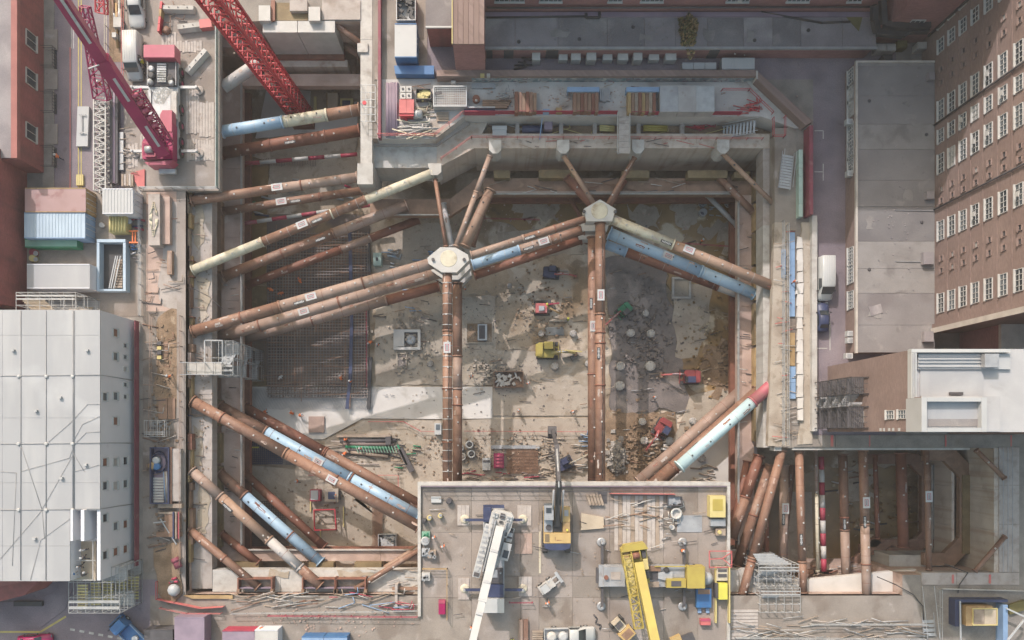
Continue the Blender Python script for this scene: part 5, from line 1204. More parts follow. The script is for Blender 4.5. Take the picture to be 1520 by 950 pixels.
def yellowcrane():
    loc = P(962,852,.52); M = MX(loc,-PI/2); t = thing('mobile_crane','yellow mobile crane on outriggers with its boom pointing down the picture','crane',loc)
    # local +Y = picture right
    G(M).prism([(-1.45,-6.8),(1.45,-6.8),(1.45,4.6),(-1.45,4.6)],.75,1.4).to('carrier_deck','steel',t)
    G(M).box(-1.4,4.65,.6,1.4,7.0,2.5).to('driver_cab','yellow',t); G(M).box(-1.2,6.98,1.4,1.2,7.03,2.3).to('windscreen','glass',t)
    G(M).box(-1.42,4.63,2.52,1.42,6.9,2.62).to('cab_roof','yellow',t)
    G(M).box(-1.4,1.7,1.42,.2,4.5,1.5).to('deck_plate','steel',t); G(M).box(.25,2.0,1.42,1.4,4.55,2.3).to('engine_cover','yellow',t); G(M).box(.5,2.6,2.32,1.2,3.9,2.36).to('grille','dark',t)
    G(M).prism([(-.5,1.0),(.3,1.0),(.55,2.0),(.55,2.9),(-.6,2.9),(-.6,2.0)],1.55,1.75).to('bonnet_panel','galv',t); G(M).box(-.8,-1.2,1.42,.5,1.0,1.6).to('deck_plate','dark',t)
    G(M).lathe((-.85,2.1,1.5),[(.36,0),(.36,.4),(.2,.42)],14).to('air_filter','black',t); G(M).box(.75,-.6,1.42,1.4,1.1,1.9).to('tool_box','timber',t); G(M).box(-1.35,-.2,1.42,-.7,1.3,1.9).to('tool_box','steel_brown',t)
    G(M).box(-1.42,.5,1.9,-1.3,4.6,2.1).to('handrail','yellow',t)
    G(M).box(-1.3,-6.2,1.42,1.3,-3.4,1.9).to('rear_deck','steel',t); G(M).box(-.6,-5.3,1.92,.4,-4.0,2.0).to('rear_hatch','conc',t); G(M).lathe((.1,-5.9,1.9),[(.3,0),(.3,.3)],10).to('reel','rust_dark',t)
    G(M).box(-1.0,-7.1,.6,1.0,-6.85,1.3).to('rear_bumper','dark',t)
    for s in (-1,1):
        for y in (-5.8,-4.2,-2.4,1.2,3.0,5.6): wheel(t,M,s*1.2,y,.58,.58,.42)
    outrigger(t,M,1.4,-6.3,2.9,'dark','steel'); outrigger(t,M,1.4,4.6,2.9,'dark','steel')
    for s in (-1,1): G(M).bar((s*1.4,-6.3,.6),(s*4.3,-6.3,.6),.2).to('outrigger_beam','dark',t)
    ang = pang(940,800,962,950); U = MX(P(940,838,.52),ang)
    G(U).prism([(-1.6,-2.6),(-1.2,-3.15),(1.2,-3.15),(1.7,-2.7),(1.7,-1.0),(1.5,2.2),(-1.4,2.2),(-1.6,-1.0)],1.5,2.6).to('upper_frame','yellow',t)
    G(U).prism([(-1.75,-2.4),(-1.3,-3.3),(1.3,-3.3),(1.75,-2.4)],2.0,3.4).to('counterweight','yellow',t)
    G(U).tube((-.45,-1.75,3.5),(.45,-1.75,3.5),.42,14).to('winch_drum','rust_dark',t); G(U).box(-.62,-2.3,2.62,-.48,-1.2,3.6).to('winch_frame','yellow',t); G(U).box(.48,-2.3,2.62,.62,-1.2,3.6).to('winch_frame','yellow',t)
    for x,y,w,h,mt in ((1.15,-1.9,.6,1.1,'ochre'),(-1.15,-1.7,.5,.9,'dark'),(-1.2,-.4,.6,1.4,'yellow_pale'),(-1.25,1.0,.5,1.0,'black'),(1.2,-.6,.5,.9,'yellow')): G(U).obox((x,y,2.75),(w,h,.5)).to('machine_cover',mt,t)
    g = G(U); g.lattice((1.1,-2.0,3.3),(1.1,7.4,4.2),1.1,.9,9,.13,.09); g.to('stowed_jib','yellow',t)
    g = G(U).box(.6,-1.6,3.1,1.55,3.6,3.25); g.to('jib_plate','yellow_pale',t)
    boom_sections(t,U,(-.1,-.8,3.8),(-.1,27,16),[1.12,.92,.75],'yellow')
    g = G(U); a, b = Vector((-.1,-.8,3.8)), Vector((-.1,27,16)); dd = (b-a).normalized(); up = Vector((1,0,0)).cross(dd)
    for k in range(9):
        c = a+(b-a)*(.42+.022*k)+up*.56; g.bar(c-dd*.11,c+dd*.11,.4+.1*(k%3),.02)
    g.to('boom_lettering','rust_dark',t)
    G(U).bar((-.1,1.0,2.6),(-.1,7.5,6.4),.4).to('luffing_ram','yellow_pale',t)
yellowcrane()
def magentacrane():
    loc = P(249,160,.2); M = MX(loc,0); t = thing('mobile_crane','magenta mobile crane with long telescopic boom at the top left','crane',loc)
    G(M).prism([(-1.95,-7.2),(2.0,-7.2),(2.0,5.4),(-1.95,5.4)],.8,1.4).to('carrier_deck','galv',t)
    G(M).box(-2.0,5.45,.7,2.0,7.2,2.6).to('driver_cab','pink',t); G(M).box(-1.8,7.18,1.5,1.8,7.23,2.4).to('windscreen','glass',t); G(M).box(-2.02,5.5,2.62,2.02,7.1,2.7).to('cab_roof','pink',t)
    G(M).box(-1.9,2.2,1.42,1.9,5.3,1.7).to('engine_deck','dark',t)
    for k in range(8): G(M).box(-.6,2.6+k*.32,1.72,.6,2.82+k*.32,1.95).to('radiator_slat','galv',t)
    for x,y,r,mt in ((-1.3,4.3,.4,'steel'),(-1.3,3.4,.45,'black'),(-1.45,2.6,.35,'white'),(1.2,3.0,.4,'dark'),(1.3,2.5,.35,'galv')): G(M).lathe((x,y,1.7),[(r,0),(r,.5),(r*.5,.52)],12).to('machine_drum',mt,t)
    for x in (-1.9,1.86): G(M).box(x,2.2,1.9,x+.06,5.35,1.98).to('handrail','steel',t)
    G(M).prism([(-1.4,-2.5),(1.2,-2.5),(1.2,1.6),(.6,2.1),(-.9,2.1),(-1.4,1.2)],1.42,1.62).to('turntable_deck','galv',t); G(M).box(-.3,-1.9,1.63,1.1,1.5,1.68).to('deck_mat','steel',t)
    G(M).box(1.25,-2.2,1.42,1.95,1.4,1.9).to('side_box','conc_white',t); G(M).box(-1.9,-.6,1.42,-1.45,1.6,1.8).to('side_box','steel',t)
    for s in (-1,1):
        for y in (4.4,2.9,-.6,-2.8,-4.9,-6.3): wheel(t,M,s*2.0,y,.65,.65,.5,'magenta')
    outrigger(t,M,1.9,2.3,2.4,'galv','conc'); outrigger(t,M,1.9,-6.2,2.4,'galv','conc')
    U = MX(P(243,222,.2), pang(243,222,80,-20))
    B = MX(loc,0)
    G(B).prism([(-2.05,-7.9),(1.9,-7.9),(1.9,-3.2),(.4,-3.0),(-1.0,-4.2),(-2.05,-5.6)],1.5,3.0).to('upper_frame','magenta',t)
    G(B).prism([(.3,-4.4),(1.85,-4.4),(1.85,-1.6),(.6,-1.6),(.3,-2.2)],1.7,3.1).to('crane_cab','pink',t)
    G(B).prism([(-1.9,-8.3),(-1.3,-8.75),(1.3,-8.6),(1.9,-8.0)],1.0,2.8).to('counterweight','pink',t)
    G(B).box(-1.6,-7.7,3.0,-.2,-6.2,3.4).to('winch_frame','magenta',t); G(B).tube((-1.4,-6.9,3.5),(-.4,-6.9,3.5),.45,12).to('winch_drum','steel',t)
    g = G(B)
    for x in (-1.75,-.1): g.bar((x,-7.8,3.6),(x,-6.0,3.6),.12)
    for y in (-7.8,-6.0): g.bar((-1.75,y,3.6),(-.1,y,3.6),.12)
    g.to('guard_frame','pink',t); G(B).bar((.7,-6.6,3.3),(.45,-3.4,3.6),.3).to('hydraulic_hose','paint_white',t)
    G(B).box(-.6,-9.3,1.0,1.6,-8.7,1.4).to('rear_step','galv',t)
    # boom from the turret to the top left, rising
    a = P(243,226,4.0); b = P(82,-16,22); d = b-a
    for i,(s0,s1,w) in enumerate(((0,.62,1.5),(.60,1.0,1.25),(1.0,1.25,1.05))):
        G().bar(a+d*s0,a+d*s1,w,w*1.2).to('boom_section','magenta',t)
        if i: G().bar(a+d*(s0-.012),a+d*(s0+.015),w*1.3,w*1.35).to('boom_collar','magenta',t)
    u = d.normalized(); sx = u.cross(Vector((0,0,1))).normalized(); up = sx.cross(u)
    for c0,c1 in ((.08,.21),(.39,.52),(.74,.96)):
        g = G(); k = c0
        while k < c1:
            c = a+d*k+up*.93+sx*.2; g.bar(c-u*.22,c+u*.22,.34,.03); k += .0155
        g.to('boom_lettering','paint_white',t)
    g = G().lattice(a+sx*1.35+d*.05+up*.4,a+sx*1.5+d*.40+up*.2,1.0,.8,10,.14,.1); g.to('winch_rope_guide','magenta',t)
    for k in range(5): G().tube(a+sx*.9+d*(.2+.05*k)+up*.9,a+sx*1.7+d*(.2+.05*k)+up*.9,.28,8).to('sheave','pink',t)
    G().bar(a+d*.05-up*1.6,a+d*.45-up*.9,.5).to('luffing_ram','magenta',t)
    G().bar(a+d*.62-sx*.3+up*1.1,a+d*.62-sx*1.6+up*1.1,.12).to('bracket','white',t)
    q0 = P(152,146,2.0); q1 = P(126,10,9.0)
    g = G().lattice(q0,q1,1.9,1.2,8,.16,.1,1.0,.8); g.to('fly_jib','magenta',t)
    g = G().lattice(P(151,20,8.5),P(150,-40,10),1.1,.9,4,.14,.09); g.to('fly_jib','red',t)
magentacrane()
# ---- red tower crane mast ----
def mast():
    A = P(449,172,-14); B = P(322,0,22); dv = B-A; A2 = A; B2 = A+dv*1.55; n = 15; w = 2.35
    t = thing('crane_jib','bright red lattice crane jib leaning out of the basin to the top left','crane',A)
    u = dv.normalized(); x = u.cross(Vector((0,0,1))).normalized(); y = x.cross(u)
    K = ((-1,-1),(1,-1),(1,1),(-1,1)); D = (B2-A2)/n
    def c(k,i,j): return A2+D*k+x*(i*w/2)+y*(j*w/2)
    for k in range(n):
        for i,j in K: G().bar(c(k,i,j),c(k+.995,i,j),.30).to('jib_chord','red',t)
        g = G()
        for h in (0,.5):
            for q in range(4):
                a,b = K[q],K[(q+1)%4]; g.bar(c(k+h,*a),c(k+h,*b),.13)
                m0 = (c(k+h+.5,*a)+c(k+h+.5,*b))/2; g.bar(c(k+h,*a),m0,.12); g.bar(c(k+h,*b),m0,.12)
        stuff(g.to('jib_lacing','red',t))
        g = G()
        for q in range(6): s = k+q/6; g.bar(A2+D*s+x*(-.3)+y*(.3),A2+D*s+x*.3+y*.3,.07)
        g.bar(A2+D*k+x*(-.3)+y*.3,A2+D*(k+1)+x*(-.3)+y*.3,.08); g.bar(A2+D*k+x*.3+y*.3,A2+D*(k+1)+x*.3+y*.3,.08)
        stuff(g.to('jib_ladder','node' if k%3 else 'red_faded',t))
        if k%2==0: G().obox(A2+D*(k+.5)-y*.2,(1.2,.9,.08),.6).to('jib_landing','red_faded',t)
    G().bar(A2+D*0-y*.3,A2+D*n-y*.3,.16).to('hoist_line','dark',t)
    G().box(A.x-1.6,A.y-1.6,-15.6,A.x+1.6,A.y+1.2,-13.9).to('jib_foot','rust_dark',t)
mast()
# ================= PEOPLE =================
def skin_person(pose):
    """one continuous body grown with a skin modifier; materials by height"""
    J = {'pelvis':(0,0,.95),'chest':(0,.02,1.32),'neck':(0,.03,1.5),'head':(0,.06,1.64),'top':(0,.05,1.76)}
    if pose == 'stand': arms = [(.22,.05,1.12),(.2,.22,.92)]; legs = [(.11,.03,.5),(.12,.0,.06)]; legs2 = [(.1,-.02,.5),(.12,-.05,.06)]
    elif pose == 'walk': arms = [(.24,.12,1.14),(.22,.3,1.0)]; legs = [(.10,.2,.52),(.11,.28,.06)]; legs2 = [(.1,-.12,.5),(.11,-.36,.1)]
    else:
        J = {'pelvis':(0,-.1,.72),'chest':(0,.22,1.0),'neck':(0,.38,1.1),'head':(0,.5,1.14),'top':(0,.6,1.2)}
        arms = [(.26,.42,.75),(.2,.6,.48)]; legs = [(.14,.12,.45),(.14,-.05,.06)]; legs2 = [(.14,.08,.42),(.14,-.12,.06)]
    v = []; e = []; r = []
    def add(p, rad, par=None):
        v.append(p); r.append(rad)
        if par is not None: e.append((par, len(v)-1))
        return len(v)-1
    pe = add(J['pelvis'],(.17,.13)); ch = add(J['chest'],(.2,.14),pe); ne = add(J['neck'],(.075,.075),ch); he = add(J['head'],(.1,.115),ne); add(J['top'],(.07,.08),he)
    for s in (-1,1):
        A = arms; sh = add((s*.19,J['chest'][1],J['chest'][2]+.08),(.075,.075),ch); el = add((s*A[0][0],A[0][1]*(1 if s>0 else .6),A[0][2]),(.055,.055),sh); ha = add((s*A[1][0],A[1][1]*(1 if s>0 else .5),A[1][2]),(.04,.04),el)
        for k in range(4): add((s*A[1][0]+(k-1.5)*.022,A[1][1]*(1 if s>0 else .5)+.05,A[1][2]-.085+.008*abs(k-1.5)),(.012,.012),ha)
        Lg = legs if s>0 else legs2
        hp = add((s*.1,J['pelvis'][1],J['pelvis'][2]-.06),(.105,.105),pe); kn = add((s*Lg[0][0],Lg[0][1],Lg[0][2]),(.07,.07),hp); an = add((s*Lg[1][0],Lg[1][1],Lg[1][2]),(.055,.055),kn); add((s*Lg[1][0],Lg[1][1]+.17,Lg[1][2]-.01),(.05,.04),an)
    me = bpy.data.meshes.new('person'); me.from_pydata(v,e,[]); o = bpy.data.objects.new('person_rig',me); COL.objects.link(o)
    sk = o.modifiers.new('s','SKIN'); o.modifiers.new('u','SUBSURF').levels = 1
    for i,d in enumerate(me.skin_vertices[0].data): d.radius = r[i]; d.use_root = (i == 0)
    dg = bpy.context.evaluated_depsgraph_get(); m2 = bpy.data.meshes.new_from_object(o.evaluated_get(dg)); m2.name = 'person'
    bpy.data.objects.remove(o)
    return m2, J
POSE = {}
for ps in ('stand','walk','bend'):
    POSE[ps] = skin_person(ps)
def clothe(ps, jacket):
    m, J = POSE[ps]; m = m.copy(); m.materials.clear()
    for k in ('skin',jacket,'trouser','rubber'): m.materials.append(MT[k])
    pz = J['pelvis'][2]
    for p in m.polygons:
        c = p.center; p.use_smooth = True
        d = (c - Vector(J['neck'])).dot((Vector(J['top'])-Vector(J['pelvis'])).normalized())
        hand = abs(c.x) > .15 and c.z < (1.0 if ps=='stand' else 1.06 if ps=='walk' else .55) and c.z > .4 and c.y > .08
        p.material_index = 0 if d > .0 or hand else 3 if c.z < .12 else 2 if (c.z < pz-.08) else 1
    return m, J
def hat_mesh():
    g = G().lathe((0,0,0),[(.165,0),(.15,.02),(.14,.08),(.1,.13),(.03,.15)],12).prism([(-.1,.1),(.1,.1),(.08,.22),(-.08,.22)],0,.02)
    return g
HM = {}
for k in ('hivis','white','yellow_hi','blue'): HM[k] = to_local(hat_mesh(),'hard_hat',k)
CM = {}
def person(label, px, py, z, ang, ps='stand', jacket='hivis', hat='white', group='site workers'):
    if (ps,jacket) not in CM: CM[(ps,jacket)] = clothe(ps,jacket)
    m, J = CM[(ps,jacket)]
    o = bpy.data.objects.new('person', m); COL.objects.link(o); o.location = P(px,py,z); o.rotation_euler = (0,0,ang); tag(o,label,'person',group)
    h = bpy.data.objects.new('hard_hat', HM[hat]); COL.objects.link(h); h.parent = o; h.location = Vector(J['head'])+Vector((0,.0,.03))
    if ps == 'bend': h.rotation_euler = (-.9,0,0)
    return o
rb_z = FZ+.75
person('orange clad worker bending over the rebar mat near its upper left',448,420,rb_z,.4,'bend','hivis','hivis')
person('worker in orange on the rebar mat, farthest left of the upper ones',406,432,rb_z,1.2,'bend','hivis','hivis')
person('worker in orange between the other two on the upper rebar mat',421,436,rb_z,2.0,'bend','hivis','hivis')
person('worker in orange squatting at the lower edge of the rebar mat',508,563,rb_z,.3,'bend')
person('worker in orange standing beside the squatting one at the rebar edge',521,567,rb_z,-.5,'walk')
person('white hatted worker kneeling on the wet left part of the rebar mat',420,559,rb_z,2.5,'bend','white','white')
person('worker in orange at the white slab nearest the left wall',396,613,Z0,.2,'bend')
person('leftmost of two workers in orange kneeling on the white slab',436,614,Z0,1.0,'bend')
person('rightmost of two workers in orange kneeling on the white slab',446,617,Z0,-1.2,'bend')
person('worker in orange at the upper end of the green machine',515,653,FZ+.3,.3,'stand','hivis','hivis')
person('worker in orange at the lower left of the green machine',514,672,FZ+.3,2.3,'bend')
person('worker in orange standing inside the green machine',536,666,FZ+.8,0,'stand')
person('worker in orange walking beside the white sump pit',562,512,FZ+.3,2.8,'walk')
person('second worker in orange left of the white sump pit',552,508,FZ+.3,2.2,'bend')
person('worker in orange hi-vis standing beside the rubble skip',784,570,FZ+.3,.3,'stand')
person('worker in yellow jacket standing by the red rig',843,475,FZ+.3,1.3,'stand','hivis_y','yellow_hi')
person('worker in yellow jacket just above the red rig',812,454,FZ+.3,1.9,'walk','hivis_y','yellow_hi')
person('worker in orange on the platform, upper of a pair by the left kerb',645,797,.52,.5,'stand')
person('worker in orange on the platform, lower of the pair by the left kerb',658,810,.52,.2,'walk')
person('worker in orange walking below the small white machine on the platform',812,893,.52,.2,'walk')
person('worker in yellow vest beside the white van door',217,98,.18,1.0,'stand','hivis_y','white')
person('worker in orange by the magenta lattice jib',154,130,.02,.5,'walk')
person('worker in orange on the street above the rose container',92,236,.02,1.4,'walk')
person('worker in orange at the bottom left of the deck wall',392,929,.06,2.9,'stand','hivis','hivis')
person('worker in orange beside the red cage in the lower left pit',444,714,FZ+.25,1.2,'walk')
person('worker in yellow vest at the bottom centre of the platform',760,948,.52,0,'stand','hivis_y','yellow_hi')
for k,(x,y,ps,h,lb) in enumerate(((130,815,'stand','white','uppermost person in a white hat on the roof terrace'),(131,826,'walk','white','white shirted person second from the top of the roof terrace'),(116,838,'bend','white','person in white hat farthest left on the roof terrace'),(125,838,'walk','white','person in white hat in the middle of the terrace group'),(119,848,'stand','blue','person in dark clothes with blue hat on the roof terrace'),(127,852,'bend','white','lowest person in the terrace group'))):
    person(lb,x,y,6.5,k*1.1,ps,'dark' if k%2 else 'white',h,'people on the roof terrace')
# ================= SITE EQUIPMENT AND MATERIALS =================
def container(label, x0,y0,x1,y1, zt, zb, roof, side, name='shipping_container', cat='container', rib='x', door=None, ribs=True, group=None):
    a = P(x0,y1,zt); b = P(x1,y0,zt); t = thing(name,label,cat,((a.x+b.x)/2,(a.y+b.y)/2,zb),group)
    G().box(a.x,a.y,zb,b.x,b.y,zt-.06).to('body',side,t)
    G().box(a.x-.02,a.y-.02,zt-.055,b.x+.02,b.y+.02,zt-.02).to('roof',roof,t)
    g = G()
    if ribs:
        n = int((b.x-a.x)/.42) if rib == 'x' else int((b.y-a.y)/.42)
        for k in range(n):
            if rib == 'x': x = a.x+.12+k*.42; g.box(x,a.y+.12,zt-.02,x+.2,b.y-.12,zt+.02)
            else: y = a.y+.12+k*.42; g.box(a.x+.12,y,zt-.02,b.x-.12,y+.2,zt+.02)
        stuff(g.to('roof_rib',roof,t))
    g = G()
    for y in (a.y-.02,b.y-.1): g.box(a.x,y,zt-.02,b.x,y+.12,zt+.03)
    g.to('roof_rail',side,t)
    if door:
        h = (a.y+b.y)/2
        for y0_,y1_ in ((a.y+.08,h-.03),(h+.03,b.y-.08)): G().box(b.x+.005,y0_,zb+.1,b.x+.06,y1_,zt-.15).to('door',door,t)
        g = G()
        for y in (a.y+.5,h-.3,h+.3,b.y-.5): g.tube((b.x+.1,y,zb+.1),(b.x+.1,y,zt-.15),.04,6)
        g.to('lock_bar','galv',t)
    return t
container('rose brown rusty container, northernmost of the stacked row at left', 37,279,127,315,2.8,.06,'cont_rose','ochre',door='ochre',ribs=False)
container('pale blue ribbed container directly below the rose brown one', 36,315.5,126,353.5,2.7,.06,'blue_pale','blue_board',door='blue_board')
container('long green lidded box below the pale blue container', 37,354.5,114,367,1.7,.06,'green','green_deep','storage_box','container',ribs=False)
container('white flat roofed site cabin above the scaffold at left', 40,392,133,428,3.0,.06,'white_roof','white_wall','site_cabin','cabin',ribs=False)
container('white ribbed container by the container yard gate', 152,280,197,317,2.9,.06,'white','white_wall',door='white_wall')
container('white roofed blue cabin beside the top courtyard', 586,35,618,85,2.9,.12,'white','blue','site_cabin','cabin',ribs=False,door='blue')
container('grey box with worn roof at the bottom left of the walkway', 259,916,303,960,2.6,.05,'violet','violet','site_cabin','cabin',ribs=False)
container('dark grey roofed cabin at the bottom left road edge', 214,935,256,965,2.6,.05,'dark','dark','site_cabin','cabin',ribs=False)
container('purple topped box with red edge at the bottom frame edge', 330,936,378,965,2.4,.05,'violet','hoard_red','site_cabin','cabin',ribs=False)
container('white box with worn side at the bottom frame edge', 378,935,412,965,2.4,.05,'node','white_wall','site_cabin','cabin',ribs=False)
for k,(x0,x1,lb) in enumerate(((448,480,'left blue roofed box at the bottom frame edge'),(481,515,'right blue roofed box at the bottom frame edge'))):
    container(lb,x0,945,x1,970,2.2,.05,'blue_board','blue','site_cabin','cabin',ribs=False)
container('white storage unit right of the three white lockers in the courtyard', 1072,86,1120,103,1.8,.05,'white','steel','storage_box','container')
for k,lb in enumerate(('left','middle','right')): container('%s one of three white lockers by the courtyard wall'%lb,1013+k*17,93,1029+k*17,103,1.2,.05,'white','steel','storage_box','locker',ribs=False,group='courtyard lockers')
for k,lb in enumerate(('left','middle','right')): container('%s of three grey lidded bays beside the rusty sheet stack'%lb,980+k*27,127,1006.4+k*27,166,1.9,.26,('steel','prop_grey','galv')[k],'prop_grey','storage_bay','container',ribs=False,group='grey lidded bays on the deck')
# yellow tank, blue stair opening
t = thing('water_tank','ribbed yellow tank below the white container','tank',P(173,331,.06))
a = P(160,344,1.8); b = P(186,320,1.8)
G().box(a.x,a.y,.06,b.x,b.y,1.5).to('tank_body','yellow_pale',t)
for k in range(6): w = (b.x-a.x)/6; G().tube((a.x+w*(k+.5),a.y+.05,1.5),(a.x+w*(k+.5),b.y-.05,1.5),w*.47,10).to('tank_rib','yellow_pale',t)
t = thing('stair_shaft','blue boarded stair opening with black plate for the shade of its well between the cabins','stairs',P(164,393,.06))
G().pb(148,360,182,429,.10,.0).to('shaft_well_shade','black',t)  # black plate paints the shade down the stair opening
for r in ((143.5,355,186,359.5),(143.5,360,147.5,432),(182.5,360,186.5,432),(148,429,182,432)): G().pb(*r,1.3,.06).to('hoarding_board','blue_pale',t)
for k in range(11): G().pb(174-k*.6,385+k*3.9,181.5,388+k*3.9,.25+.05*k,.11).to('step','timber',t)
for x in (170,173,177): G().bar(P(x+2,380,1.0),P(x-8,428,1.0),.12).to('handrail','galv',t)
# fence beside the container yard
def rail(label, pts, z, h, mt, name='guard_rail', cat='guard rail', panel=None, step=2.0, group=None, rails=2, th=.07):
    Q = [P(x,y,z) for x,y in pts]; t = thing(name,label,cat,Q[0],group)
    g = G(); gp = G(); pn = 0
    for a,b in zip(Q,Q[1:]):
        d = b-a; n = max(1,int(d.length/step)); ang = math.atan2(d.y,d.x)
        for k in range(n+1): p = a+d*k/n; gp.bar(p,p+Vector((0,0,h)),th,th)
        for r in range(rails): zz = Vector((0,0,h*(r+1)/rails)); g.bar(a+zz,b+zz,th*.8)
        if panel:
            for k in range(n):
                c = a+d*(k+.5)/n+Vector((0,0,h*.5)); G().obox(c,(d.length/n-.05,.05,h*.8),ang).to('panel',panel,t); pn += 1
    g.to('rail',mt,t); stuff(gp.to('post',mt,t)); return t
rail('thin steel guard rail along the east edge of the container yard',[(211,284),(211,470)],.06,1.15,'galv',rails=3)
rail('steel guard rail along the south edge of the crane deck',[(212,281),(326,281)],.2,1.15,'galv',rails=3)
rail('greenish board fence along the pit edge of the crane deck',[(324.5,-30),(324.5,281)],.2,1.2,'galv','edge_fence','fence','mintboard',2.4)
rail('red hoarding strip between the white building and the pit walkway',[(207,478),(207,838)],.05,1.4,'hoard_dusk','hoarding','hoarding','hoard_dusk',2.4)
rail('red and white edge barrier along the south edge of the upper deck',[(690,170),(915,170)],.26,1.2,'hoard_red','edge_barrier','barrier','hoard_red',2.2)
rail('red edge barrier right of the footbridge on the upper deck',[(936,171),(1098,171)],.26,1.2,'hoard_red','edge_barrier','barrier','hoard_red',2.2)
rail('red edge barrier on the slanting corner of the upper deck',[(562,203),(646,203),(688,170)],.26,1.2,'mark_red','edge_barrier','barrier',None,2.0)
rail('thin red cordon rail along the north capping beam',[(655,238),(700,206),(1130,208)],-1.95,1.0,'mark_red')
rail('thin steel guard rail on the right hand pit walkway',[(1160,330),(1160,660)],.05,1.15,'scaff',rails=3)
rail('second steel guard rail on the right hand pit walkway',[(1167,335),(1167,660)],.05,1.15,'scaff',rails=2)
rail('guard rail on the left side of the pit walkway',[(228,470),(226,640)],.06,1.1,'rust_pale')
rail('slim handrail on the left capping beam above the waler',[(271,470),(271,850)],-.0,1.1,'rust_pale',rails=2)
rail('red and white barrier run curving through the lower left walkway',[(238,888),(262,893),(300,901),(334,899)],.05,1.0,'red_faded','edge_barrier','barrier','mark_red',1.6)
rail('red barrier run beside the dirt bank at lower left',[(236,862),(236,888)],.05,1.0,'red','edge_barrier','barrier')
rail('red lower barrier rail near the walkway kerb',[(240,901),(280,909),(330,909)],.05,.9,'mark_red')
rail('steel guard rail with red cordon above the south wall pockets',[(400,912),(620,914)],.05,1.05,'hoard_red',rails=2)
rail('pale steel guard rail along the bottom walkway left of the platform',[(345,909),(620,905)],.05,1.05,'scaff',rails=2)
rail('steel guard rail along the walkway south of the right basin',[(1200,925),(1370,925)],.05,1.1,'scaff',rails=3)
rail('second steel guard rail along the walkway south of the right basin',[(1090,945),(1370,947)],.05,1.1,'scaff',rails=3)
rail('timber edged guard rail inside the left corner of the platform',[(628,843),(664,843),(664,918)],.52,1.1,'ochre',rails=3)
rail('dark guard rail along the platform north kerb',[(628,729),(905,729)],.52,1.1,'dark',rails=2)
rail('red and white barrier boards at the head of the timber mats',[(905,732),(1000,733)],.52,1.0,'red_faded','edge_barrier','barrier','mark_red',1.5)
rail('red cordon across the lower pit floor west of the left uprights',[(548,626),(600,626),(625,640),(655,641)],FZ+.3,1.0,'red',rails=2)
rail('red cordon across the lower pit floor between the upright pairs',[(690,640),(874,641)],FZ+.3,1.0,'red',rails=2)
rail('red cordon along the upper floor right of the right node',[(905,320),(1000,362),(1090,368)],FZ+.3,1.0,'hoard_red',rails=2)
rail('red cordon along the upper floor left of the right node',[(715,326),(800,328)],FZ+.3,1.0,'hoard_red',rails=2)
rail('red cordon beside the drain at the right edge of the rebar mat',[(545,440),(546,575)],FZ+.3,1.0,'hoard_red',rails=2)
rail('red cordon bordering the lower left floor near the ply stack',[(460,705),(592,705),(592,724)],FZ+.3,1.0,'mark_red',rails=2)
# garden wall with graffiti, red hoarding, right side boards
t = thing('boundary_wall','brick boundary wall with painted graffiti along the top courtyard','wall',P(880,110,.0))
G().pb(648,104,915,113,1.9,.1).to('wall_run','brick_brown',t); G().pb(915.2,104,1012,113,1.9,.1).to('wall_run','brick_brown',t); G().pb(1012.2,104,1122,113,1.9,.1).to('wall_run','brick_brown',t)
G().pb(700,113.3,1120,116.5,1.3,.26).to('painted_board','graffiti',t); G().pb(1122.5,105,1125,117,1.95,.1).to('pier','stone',t)
G().prism([tuple(P(x,y,1.9)[:2]) for x,y in ((1122.6,104),(1207,180),(1196,186),(1122.6,117))],.1,1.9).to('wall_run','brick_brown',t)
t = thing('hoarding','tall red painted hoarding running down the lane side','hoarding',P(1202,240,.0))
for y0,y1,mt in ((186,212,'hoard_dusk'),(212.3,240,'hoard_dusk'),(240.3,268,'hoard_dusk'),(268.3,295,'hoard_dusk'),(295.3,318,'hoard_dusk')): G().pb(1201.5,y0,1207,y1,2.0,.0).to('hoarding_panel',mt,t)
t = thing('hoarding','pale green boarding inside the red lane hoarding','hoarding',P(1188,270,.0))
for k in range(5): G().pb(1186,222+k*20,1191.5,241.5+k*20,1.2-.03*k,.0).to('hoarding_panel','mintboard',t)
for k,(x0,y0,x1,y1,mt,lb) in enumerate(((1172,345,1180,470,'blue_board','long blue board on the right walkway beside the parked van'),(1172,494,1180,543,'ochre','ochre yellow board on the right walkway between two blue ones'),(1173,544,1181,592,'blue_board','blue board on the right walkway near the mint prop head'),(1161,370,1166,412,'blue_board','narrow blue board at the inner edge of the right walkway'))):
    t = thing('walkway_board',lb,'board',P(x0,y0,.05)); n = max(1,int((y1-y0)/24))
    for q in range(n): G().pb(x0,y0+(y1-y0)*q/n,x1,y0+(y1-y0)*(q+1)/n-.3,.35-.02*q,.05).to('board_panel',mt,t)
g = G()
for k in range(16):
    y = 352+k*17; g.prism(rag([(1184,y),(1191+rnd.random()*2,y),(1192,y+16.6),(1183+rnd.random(),y+16.6)],.6,.15,.8,k),.3,.55+.15*rnd.random())
tag(g.to('tarpaulin','slab_white'),'crumpled white sheeting along the right boundary strip','sheeting')
